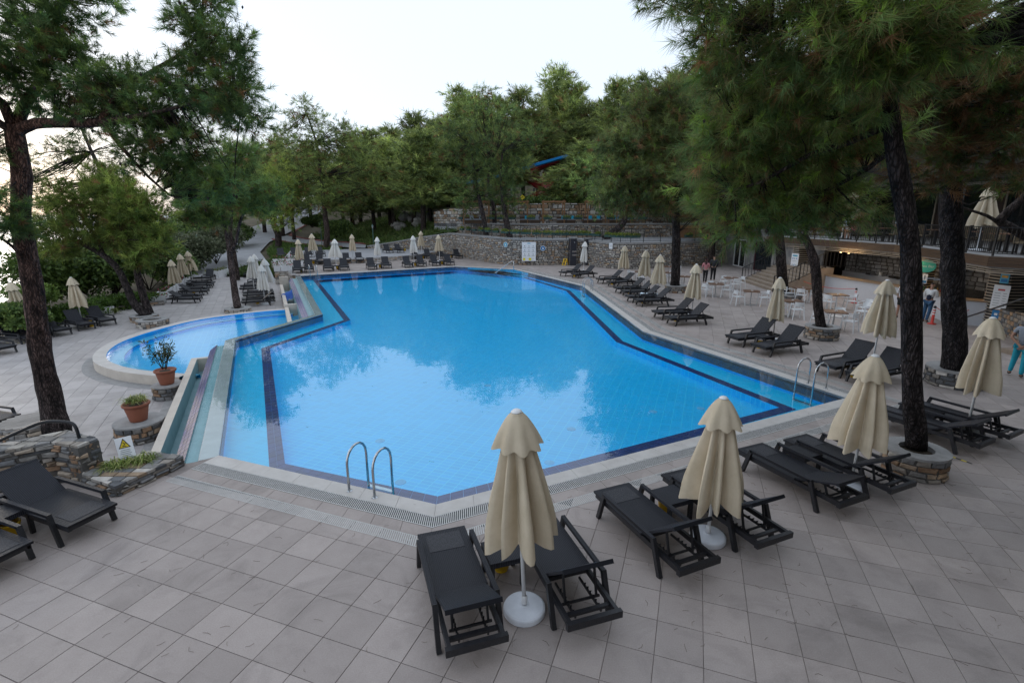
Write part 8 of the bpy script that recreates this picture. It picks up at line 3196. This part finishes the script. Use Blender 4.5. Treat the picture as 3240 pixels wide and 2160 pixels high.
# plants in the planter boxes
np_ = {}
FLW = [(.06, .12, .03), (.09, .16, .04), (.045, .09, .025), (.07, .13, .03), (.42, .07, .16)]
for i, (c_, L_, d_, zt, kind_) in enumerate(PLANTS):
    np_[kind_] = np_.get(kind_, -1) + 1
    t = thing('planter_plant', 'bedding plants in %s, %s along' % ({0: 'a front row white planter on the lower terrace', 1: 'a back row white planter on the lower terrace', 2: 'a white planter beside the lounger row', 3: 'a low planter below the path', 4: 'a white flower box at the terrace corner'}[kind_], ORD[np_[kind_]]), 'plant', (c_.x, c_.y, zt), math.atan2(d_.y, d_.x), 'bedding plants in the white planters')
    m = max(2, int(L_ / .45))
    cs = [((q + .5) / m * L_ - L_ / 2, 0, .02) for q in range(m)]
    hh = .16 if kind_ in (0, 1) else .24
    if kind_ == 4:
        hh = .4
    cols_ = FLW if kind_ in (2, 4) or i % 3 == 0 else FLW[:4]
    if kind_ == 3:
        cols_ = [(.16, .19, .03), (.10, .15, .03)]
    V_, F_, T_ = leaf_blob(cs, [(.26, .2, hh)] * m, 60, .12, cols_, 500 + i, up=.6)
    obj('leaves', numpy_mesh('leaves', V_, F_, T_, M_leaf), t)['kind'] = 'stuff'
# hedge along the top of the upper terrace wall
for i in range(14):
    x_ = -6 + i * 1.9
    shrub(x_, 60.2 + (.4 if i % 2 else 0), 5.5, 1.2, 1.05, 'dark hedge on the upper rubble wall, %s clump from the left' % ORD[i], SG, 560 + i, .22, 420, 'hedge clumps above the upper wall', 'hedge_clump', 'hedge', False)


def blades(name, parent, c, n_, ln, w_, cols, seed, spread=1.0, rise=1.0, rad=.1):
    """Arching strap leaves, each four quads long, joined."""
    g = np.random.default_rng(seed)
    V_, F_, T_ = [], [], []
    for i in range(n_):
        a = g.uniform(0, 6.28)
        r0 = rad * math.sqrt(g.random())
        b = g.uniform(0, 6.28)
        p = np.array([c[0] + r0 * math.cos(b), c[1] + r0 * math.sin(b), c[2]])
        L_ = ln * g.uniform(.6, 1.15)
        d = np.array([math.cos(a), math.sin(a), 0])
        s_ = np.array([-d[1], d[0], 0]) * w_ / 2
        col_ = np.asarray(cols[g.integers(0, len(cols))]) * g.uniform(.8, 1.2)
        k0 = len(V_)
        el = g.uniform(.5, 1.3) * rise
        for q in range(5):
            f = q / 4
            pos = p + d * L_ * spread * f * (.55 + .45 * f) + np.array([0, 0, L_ * (el * f - 1.05 * el * f * f * g.uniform(.8, 1.0))])
            ww = 1 - .85 * f
            V_ += [pos + s_ * ww, pos - s_ * ww]
            T_ += [col_, col_]
        for q in range(4):
            F_.append((k0 + q * 2, k0 + q * 2 + 1, k0 + q * 2 + 3, k0 + q * 2 + 2))
    o_ = obj(name, numpy_mesh(name, V_, F_, T_, M_leaf), parent)
    o_['kind'] = 'stuff'
    return o_


STRIPE = [(.10, .16, .035), (.32, .36, .16), (.16, .22, .06), (.08, .12, .03)]
t = thing('strappy_plant', 'striped strap-leaved plant growing in the slate planter ledge', 'plant', (-7.094, 8.35, 0.19))
blades('leaves', t, (0, 0, 0), 170, .26, .018, STRIPE, 601, .9, 1.5, .20)
blades('leaves', t, (.30, .16, 0), 150, .26, .018, STRIPE, 602, .9, 1.5, .18)
blades('leaves', t, (-.16, -.06, 0), 90, .24, .018, STRIPE, 603, 1.0, .8, .14)
t = thing('spider_plant', 'striped spider plant spilling from the wide terracotta pot', 'plant', (pc[0], pc[1], -.615 + .535))
blades('leaves', t, (0, 0, 0), 260, .30, .02, STRIPE, 605, .9, 1.3, .24)
t = thing('potted_shrub', 'thin leafy oleander-like shrub in the terracotta pot by the wading pool', 'plant', (pc2[0], pc2[1], -.655 + .53))
g = np.random.default_rng(7)
cs = []
mb = MB()
for i in range(13):
    a, r_ = g.uniform(0, 6.28), g.uniform(.05, .42)
    e_ = (r_ * math.cos(a), r_ * math.sin(a), g.uniform(.45, .95))
    mb.tube([(0.05 * math.cos(a), .05 * math.sin(a), -.04), (e_[0] * .5, e_[1] * .5, e_[2] * .55), e_], [.012, .009, .004], 5, tint=(.13, .10, .07))
    for q in range(4):
        f = .45 + .18 * q
        cs.append((e_[0] * f, e_[1] * f, e_[2] * f))
mb.build('stems', M_bark, t, False, True)
V_, F_, T_ = leaf_blob(cs, [(.09, .09, .08)] * len(cs), 9, .13, [(.07, .10, .04), (.10, .12, .05), (.05, .08, .03)], 606, 4.5, .3)
obj('leaves', numpy_mesh('leaves', V_, F_, T_, M_leaf), t)['kind'] = 'stuff'
t = thing('palm_seedling', 'small spiky palm at the end of the front planters', 'plant', (-23.387, 29.333, -1.1))
blades('leaves', t, (0, 0, .05), 60, .75, .05, [(.10, .15, .04), (.16, .20, .06)], 608, .5, 1.6, .06)
# ground cover on the beds and lawns
def ground_cover(poly, nm, label, n_, ln, cols, seed, lift=.16):
    g = np.random.default_rng(seed)
    xs_, ys_ = [p[0] for p in poly], [p[1] for p in poly]
    pts = []
    while len(pts) < n_:
        x_, y_ = g.uniform(min(xs_), max(xs_)), g.uniform(min(ys_), max(ys_))
        if inside((x_, y_), poly):
            pts.append((x_, y_, gh(x_, y_) + lift))
    P_ = np.array(pts)
    A_ = np.tile(np.array([0, 0, 1.0]), (len(P_), 1)) + g.normal(size=P_.shape) * .3
    T_ = np.asarray(cols)[g.integers(0, len(cols), len(P_))] * g.uniform(.7, 1.25, (len(P_), 1))
    o_ = obj(nm, tuft_mesh(nm, P_, A_, T_, 6, ln, ln * .16, 75, 0, seed + 1, M_leaf))
    tag(o_, label, kind='stuff')


ground_cover(lawn1, 'ground_cover', 'dark green ground cover in the bed beside the path', 1500, .5, [(.08, .15, .045), (.11, .19, .055), (.06, .11, .03)], 701)
ground_cover(lawn2, 'ground_cover', 'green ground cover in the narrow bed beside the path', 500, .45, [(.05, .09, .03), (.08, .13, .035)], 702)
ground_cover(lawn3, 'grass', 'rough grass on the sloping lawn under the pines', 5200, .55, [(.08, .14, .045), (.11, .18, .055), (.13, .165, .065), (.065, .115, .04)], 703)
# fallen needles on the near tiles
nb = MB()
for i in range(420):
    if rnd.random() < .75:
        x_, y_ = rnd.uniform(1.5, 9.5), rnd.uniform(4.2, 13)
    else:
        x_, y_ = rnd.uniform(-6, 4), rnd.uniform(4.2, 8)
    if inside((x_, y_), main_poly):
        continue
    a, l_ = rnd.uniform(0, 6.28), rnd.uniform(.05, .12)
    d = Vector((math.cos(a), math.sin(a))) * l_
    n_ = Vector((-d.y, d.x)) * rnd.uniform(-.25, .25)
    pts = [(x_, y_, .004), (x_ + d.x * .5 + n_.x, y_ + d.y * .5 + n_.y, .005), (x_ + d.x, y_ + d.y, .004)]
    nb.tube(pts, .0016, 3, cap=False)
for i in range(90):
    x_, y_ = rnd.uniform(-9, 8), rnd.uniform(8, 26)
    if inside((x_, y_), shelf_in):
        a, l_ = rnd.uniform(0, 6.28), rnd.uniform(.05, .12)
        nb.tube([(x_, y_, -.028), (x_ + l_ * math.cos(a), y_ + l_ * math.sin(a), -.028)], .002, 3, cap=False)
tag(nb.build('fallen_needles', mat('dry_needle', (.10, .065, .04), None, 4, .9)), 'dry pine needles scattered on the near deck tiles and floating on the pool', kind='stuff')


# ================================================================ PEOPLE
M_skin = mat('skin', (.46, .27, .20), (.42, .24, .175), 5, .55)
M_skin2 = mat('tanned_skin', (.36, .20, .14), (.32, .175, .12), 5, .55)


def skinned(name, verts, edges, radii, material, parent, root=0, sub=1):
    me = bpy.data.meshes.new(name)
    me.from_pydata([tuple(v) for v in verts], edges, [])
    me.materials.append(material)
    o_ = bpy.data.objects.new(name, me)
    C.objects.link(o_)
    o_.parent = parent
    md = o_.modifiers.new('Skin', 'SKIN')
    md.use_smooth_shade = True
    layer = me.skin_vertices[0].data if len(me.skin_vertices) else None
    if layer:
        for i, r_ in enumerate(radii):
            rr = r_ if isinstance(r_, tuple) else (r_, r_)
            layer[i].radius = rr
        layer[root].use_root = True
    sb_ = o_.modifiers.new('Subdivision', 'SUBSURF')
    sb_.levels = sub
    sb_.render_levels = sub
    return o_


def person(label, loc, rz, H_, joints, clothes, hair, skin=None, group=None, props=None):
    """One continuous skinned body; shirt, trousers, hair and shoes are children.
    joints: overrides of the standing pose, x forward, y to the left, metres for a 1.72 m body."""
    s_ = H_ / 1.72
    t = thing('person', label, 'person', loc, rz, group)
    J = dict(pel=(0, 0, .93), waist=(0, 0, 1.08), chest=(.01, 0, 1.28), neck=(.0, 0, 1.46), chin=(.02, 0, 1.53), head=(.03, 0, 1.61), crown=(.01, 0, 1.69),
             shL=(0, .18, 1.41), elL=(-.02, .24, 1.14), wrL=(.05, .24, .89), shR=(0, -.18, 1.41), elR=(-.02, -.24, 1.14), wrR=(.05, -.24, .89),
             hipL=(0, .09, .88), knL=(.02, .10, .49), anL=(-.02, .10, .09), toL=(.13, .11, .04), hipR=(0, -.09, .88), knR=(.02, -.10, .49), anR=(-.02, -.10, .09), toR=(.13, -.11, .04))
    J.update(joints)
    J = {k: Vector(v) * s_ for k, v in J.items()}
    names = ['pel', 'waist', 'chest', 'neck', 'chin', 'head', 'crown', 'shL', 'elL', 'wrL', 'shR', 'elR', 'wrR', 'hipL', 'knL', 'anL', 'toL', 'hipR', 'knR', 'anR', 'toR']
    rad = dict(pel=(.13, .10), waist=(.115, .09), chest=(.135, .105), neck=(.052, .055), chin=(.062, .07), head=(.078, .095), crown=(.05, .06), shL=.058, elL=.042, wrL=.028, shR=.058, elR=.042, wrR=.028,
               hipL=.088, knL=.058, anL=.040, toL=.032, hipR=.088, knR=.058, anR=.040, toR=.032)
    V_ = [J[k] for k in names]
    Rr = [tuple(v * s_ for v in rad[k]) if isinstance(rad[k], tuple) else rad[k] * s_ for k in names]
    idx = {k: i for i, k in enumerate(names)}
    E_ = [('pel', 'waist'), ('waist', 'chest'), ('chest', 'neck'), ('neck', 'chin'), ('chin', 'head'), ('head', 'crown'), ('chest', 'shL'), ('shL', 'elL'), ('elL', 'wrL'), ('chest', 'shR'), ('shR', 'elR'), ('elR', 'wrR'),
          ('pel', 'hipL'), ('hipL', 'knL'), ('knL', 'anL'), ('anL', 'toL'), ('pel', 'hipR'), ('hipR', 'knR'), ('knR', 'anR'), ('anR', 'toR')]
    E_ = [(idx[a], idx[b]) for a, b in E_]
    for sd in 'LR':
        w_, e_ = J['wr' + sd], J['el' + sd]
        d = (w_ - e_).normalized()
        side = d.cross(Vector((1, 0, .2)))
        if side.length < .1:
            side = d.cross(Vector((0, 0, 1)))
        side.normalize()
        palm = w_ + d * .075 * s_
        V_.append(palm)
        Rr.append((.036 * s_, .02 * s_))
        pi = len(V_) - 1
        E_.append((idx['wr' + sd], pi))
        for q, (off, ln) in enumerate(((-.027, .065), (-.009, .075), (.009, .07), (.026, .055))):
            a = palm + side * off * s_ + d * .045 * s_
            b = a + d * ln * s_ + Vector((.012, 0, 0)) * s_
            V_ += [a, b]
            Rr += [.0095 * s_, .007 * s_]
            E_ += [(pi, len(V_) - 2), (len(V_) - 2, len(V_) - 1)]
        th = w_ + d * .04 * s_ + side * -.045 * s_
        V_.append(th + d * .03 * s_)
        Rr.append(.010 * s_)
        E_.append((pi, len(V_) - 1))
    # nose
    V_.append(J['head'] + Vector((.098, 0, -.015)) * s_)
    Rr.append(.012 * s_)
    E_.append((idx['head'], len(V_) - 1))
    skinned('body', V_, E_, Rr, skin or M_skin, t)
    f = MB()
    for sd in (-1, 1):
        c = J['head'] + Vector((.082, sd * .032, .012)) * s_
        f.lathe([(0, -.008 * s_), (.010 * s_, 0), (0, .008 * s_)], 8, tuple(c))
    f.box(*(J['head'] + Vector((.088, 0, -.055)) * s_), .012 * s_, .045 * s_, .01 * s_)
    f.build('face_features', mat('face_dark', (.05, .025, .02), None, 4, .5), t)
    ears = MB()
    for sd in (-1, 1):
        ears.lathe([(0, -.028 * s_), (.014 * s_, -.015 * s_), (.018 * s_, .01 * s_), (0, .03 * s_)], 8, tuple(J['head'] + Vector((0, sd * .082, -.005)) * s_))
    ears.build('ears', skin or M_skin, t, True)
    for nm, m__, keys, extra, infl in clothes:
        ks = [k for k in keys if k in idx]
        vi = {k: i for i, k in enumerate(ks)}
        VV = [J[k] for k in ks]
        RR = []
        for k in ks:
            r0 = rad[k]
            r0 = r0 if isinstance(r0, tuple) else (r0, r0)
            RR.append(tuple((q * infl + .012) * s_ for q in r0))
        EE = [(vi[a], vi[b]) for a, b in [(names[i], names[j]) for i, j in E_ if i < len(names) and j < len(names)] if a in vi and b in vi]
        for (a, b, f_, r_) in extra:
            VV.append(J[a].lerp(J[b], f_))
            RR.append(r_ * s_)
            EE.append((vi[a], len(VV) - 1))
        skinned(nm, VV, EE, RR, m__, t)
    if hair:
        m__, kind_ = hair
        VV = [J['head'] + Vector((-.018, 0, .035)) * s_, J['crown'] + Vector((-.01, 0, .012)) * s_]
        RR = [(.083 * s_, .098 * s_), (.062 * s_, .07 * s_)]
        EE = [(0, 1)]
        if kind_ == 'long':
            VV += [J['neck'] + Vector((-.075, 0, .03)) * s_, J['chest'] + Vector((-.125, 0, .06)) * s_]
            RR += [.085 * s_, .06 * s_]
            EE += [(0, 2), (2, 3)]
        skinned('hair', VV, EE, RR, m__, t)
    return t


def cloth(n_, c):
    return mat('cloth_' + n_, c, tuple(v * .8 for v in c), 7, .9, .3, 30)


TOR = ['pel', 'waist', 'chest', 'shL', 'shR', 'elL', 'elR', 'wrL', 'wrR']
TEE = ['pel', 'waist', 'chest', 'shL', 'shR']
SLV = [('shL', 'elL', .62, .056), ('shR', 'elR', .62, .056)]
LEG = ['pel', 'hipL', 'hipR', 'knL', 'knR', 'anL', 'anR']
SHO = [('shoes', mat('shoe_dark', (.03, .03, .035), None, 4, .6), ['anL', 'toL'], [], 1.1), ('shoes', mat('shoe_dark', (.03, .03, .035), None, 4, .6), ['anR', 'toR'], [], 1.1)]
SHO_W = [('shoes', mat('shoe_pale', (.55, .55, .55), None, 4, .6), ['anL', 'toL'], [], 1.1), ('shoes', mat('shoe_pale', (.55, .55, .55), None, 4, .6), ['anR', 'toR'], [], 1.1)]
H_dark = mat('hair_dark', (.018, .013, .012), None, 9, .6)
H_red = mat('hair_auburn', (.05, .016, .018), None, 9, .6)
H_fair = mat('hair_fair', (.24, .15, .07), None, 9, .6)
walk = dict(knL=(.10, .09, .50), anL=(.12, .09, .12), toL=(.26, .10, .07), knR=(-.02, -.09, .49), anR=(-.20, -.09, .13), toR=(-.07, -.09, .05))
q = (13.212, 34.642, 0)
person('woman with long auburn hair in pink top and black trousers walking away', q, R(62), 1.66, dict(walk, elR=(.02, -.22, 1.14), wrR=(.16, -.14, 1.08)), [('shirt', cloth('pink', (.62, .26, .28)), TOR[:3] + ['shL', 'shR', 'elL', 'elR'], [], 1.08), ('underlayer', cloth('white', (.7, .7, .7)), ['pel', 'waist'], [], 1.12), ('trousers', cloth('black', (.018, .018, .02)), LEG, [], 1.04)] + SHO_W, (H_red, 'long'), group='walking couple')
q = (14.136, 35.647, 0)
person('man in dark hooded jacket walking away beside the woman in pink', q, R(64), 1.80, dict(walk, knL=(-.02, .09, .49), anL=(-.16, .09, .12), toL=(-.03, .1, .05), knR=(.08, -.09, .5), anR=(.10, -.09, .11), toR=(.24, -.1, .06), elR=(-.05, -.26, 1.15), wrR=(.08, -.16, .98)), [('jacket', cloth('charcoal', (.035, .038, .045)), TOR, [], 1.16), ('hood', cloth('charcoal', (.035, .038, .045)), ['neck', 'chest'], [], 1.15), ('trousers', cloth('black', (.018, .018, .02)), LEG, [], 1.1)] + SHO_W, (H_dark, 'short'), group='walking couple')
q = (17.689, 22.692, 0)
person('fair haired woman in white shirt and dark shorts standing at the bar', q, R(35), 1.66, dict(elL=(.02, .22, 1.14), wrL=(.10, .20, .90)), [('shirt', cloth('white', (.70, .72, .76)), TOR[:3] + ['shL', 'shR', 'elL', 'elR'], [], 1.14), ('shorts', cloth('dark_olive', (.035, .035, .032)), ['pel', 'hipL', 'hipR'], [('hipL', 'knL', .75, .09), ('hipR', 'knR', .75, .09)], 1.1)] + SHO, (H_fair, 'short'), M_skin2)
q = (18.196, 21.817, 0)
person('man in dark vest with white sleeves and jeans waiting at the counter', q, R(28), 1.74, dict(elL=(.08, .23, 1.14), wrL=(.28, .16, 1.13), elR=(.08, -.23, 1.14), wrR=(.28, -.16, 1.13), anR=(-.18, -.1, .10), toR=(-.05, -.11, .05), knR=(-.06, -.1, .5)), [('shirt', cloth('white', (.70, .72, .76)), TOR[:3] + ['shL', 'shR', 'elL', 'elR', 'wrL', 'wrR'], [], 1.06), ('vest', cloth('navy', (.018, .022, .045)), TEE[:3], [], 1.22), ('trousers', cloth('denim', (.04, .10, .19)), LEG, [], 1.08)] + SHO, (H_dark, 'short'), M_skin2)
person('masked barman in white polo shirt behind the counter at the right', (20.85, 21.75, 0), R(200), 1.76, dict(elL=(.05, .23, 1.15), wrL=(.24, .10, 1.10), elR=(.05, -.23, 1.15), wrR=(.26, -.08, 1.12)), [('shirt', cloth('polo_white', (.66, .67, .68)), TEE, SLV, 1.14), ('trousers', cloth('denim', (.04, .10, .19)), LEG, [], 1.08), ('face_mask', cloth('mask', (.70, .72, .74)), ['chin', 'head'], [], .62)] + SHO, (H_dark, 'short'), M_skin2)
q = (14.722, 13.995, 0)
person('man in grey tee shirt and turquoise trousers, hands clasped behind his back', (q[0] - .05, q[1] + .05, 0), R(38), 1.74,
       dict(elL=(-.10, .27, 1.16), wrL=(-.20, .08, .99), elR=(-.10, -.27, 1.16), wrR=(-.21, -.06, .97), knL=(.16, .13, .50), anL=(.10, .16, .11), toL=(.25, .18, .05), knR=(-.03, -.10, .49), anR=(-.06, -.10, .09)),
       [('shirt', cloth('grey_blue', (.26, .29, .34)), TEE, SLV, 1.20), ('trousers', cloth('turquoise', (.02, .36, .50)), LEG, [], 1.12)] + SHO, (H_dark, 'short'), M_skin2)
sit = dict(pel=(0, 0, .50), waist=(-.01, 0, .66), chest=(.03, 0, .86), neck=(.04, 0, 1.03), chin=(.07, 0, 1.10), head=(.08, 0, 1.18), crown=(.06, 0, 1.26), shL=(.03, .18, .98), elL=(.08, .24, .74), wrL=(.28, .18, .72), shR=(.03, -.18, .98), elR=(.08, -.24, .74), wrR=(.28, -.18, .72),
           hipL=(.04, .10, .49), knL=(.42, .12, .48), anL=(.40, .12, .09), toL=(.54, .13, .04), hipR=(.04, -.10, .49), knR=(.42, -.12, .48), anR=(.40, -.12, .09), toR=(.54, -.13, .04))
person('seated diner in pink shirt seen from behind on the restaurant terrace', (20.2, 30.6, 3.12), R(100), 1.74, sit, [('shirt', cloth('salmon', (.62, .17, .20)), TOR[:3] + ['shL', 'shR', 'elL', 'elR'], [], 1.16), ('trousers', cloth('dark_olive', (.035, .035, .032)), LEG[:5], [], 1.1)] + SHO, (H_dark, 'short'))
q = (9.739, 36.312, 0)
person('person in pale blue shirt seated at the table behind the parasols', (q[0] - .1, q[1] + .6, 0), R(190), 1.72, sit, [('shirt', cloth('pale_blue', (.40, .50, .66)), TOR[:3] + ['shL', 'shR', 'elL', 'elR'], [], 1.16), ('trousers', cloth('black', (.018, .018, .02)), LEG, [], 1.08)] + SHO, (H_dark, 'short'))
for o_ in [o for o in C.objects if o.name.startswith('chair_dummy')]:
    bpy.data.objects.remove(o_)
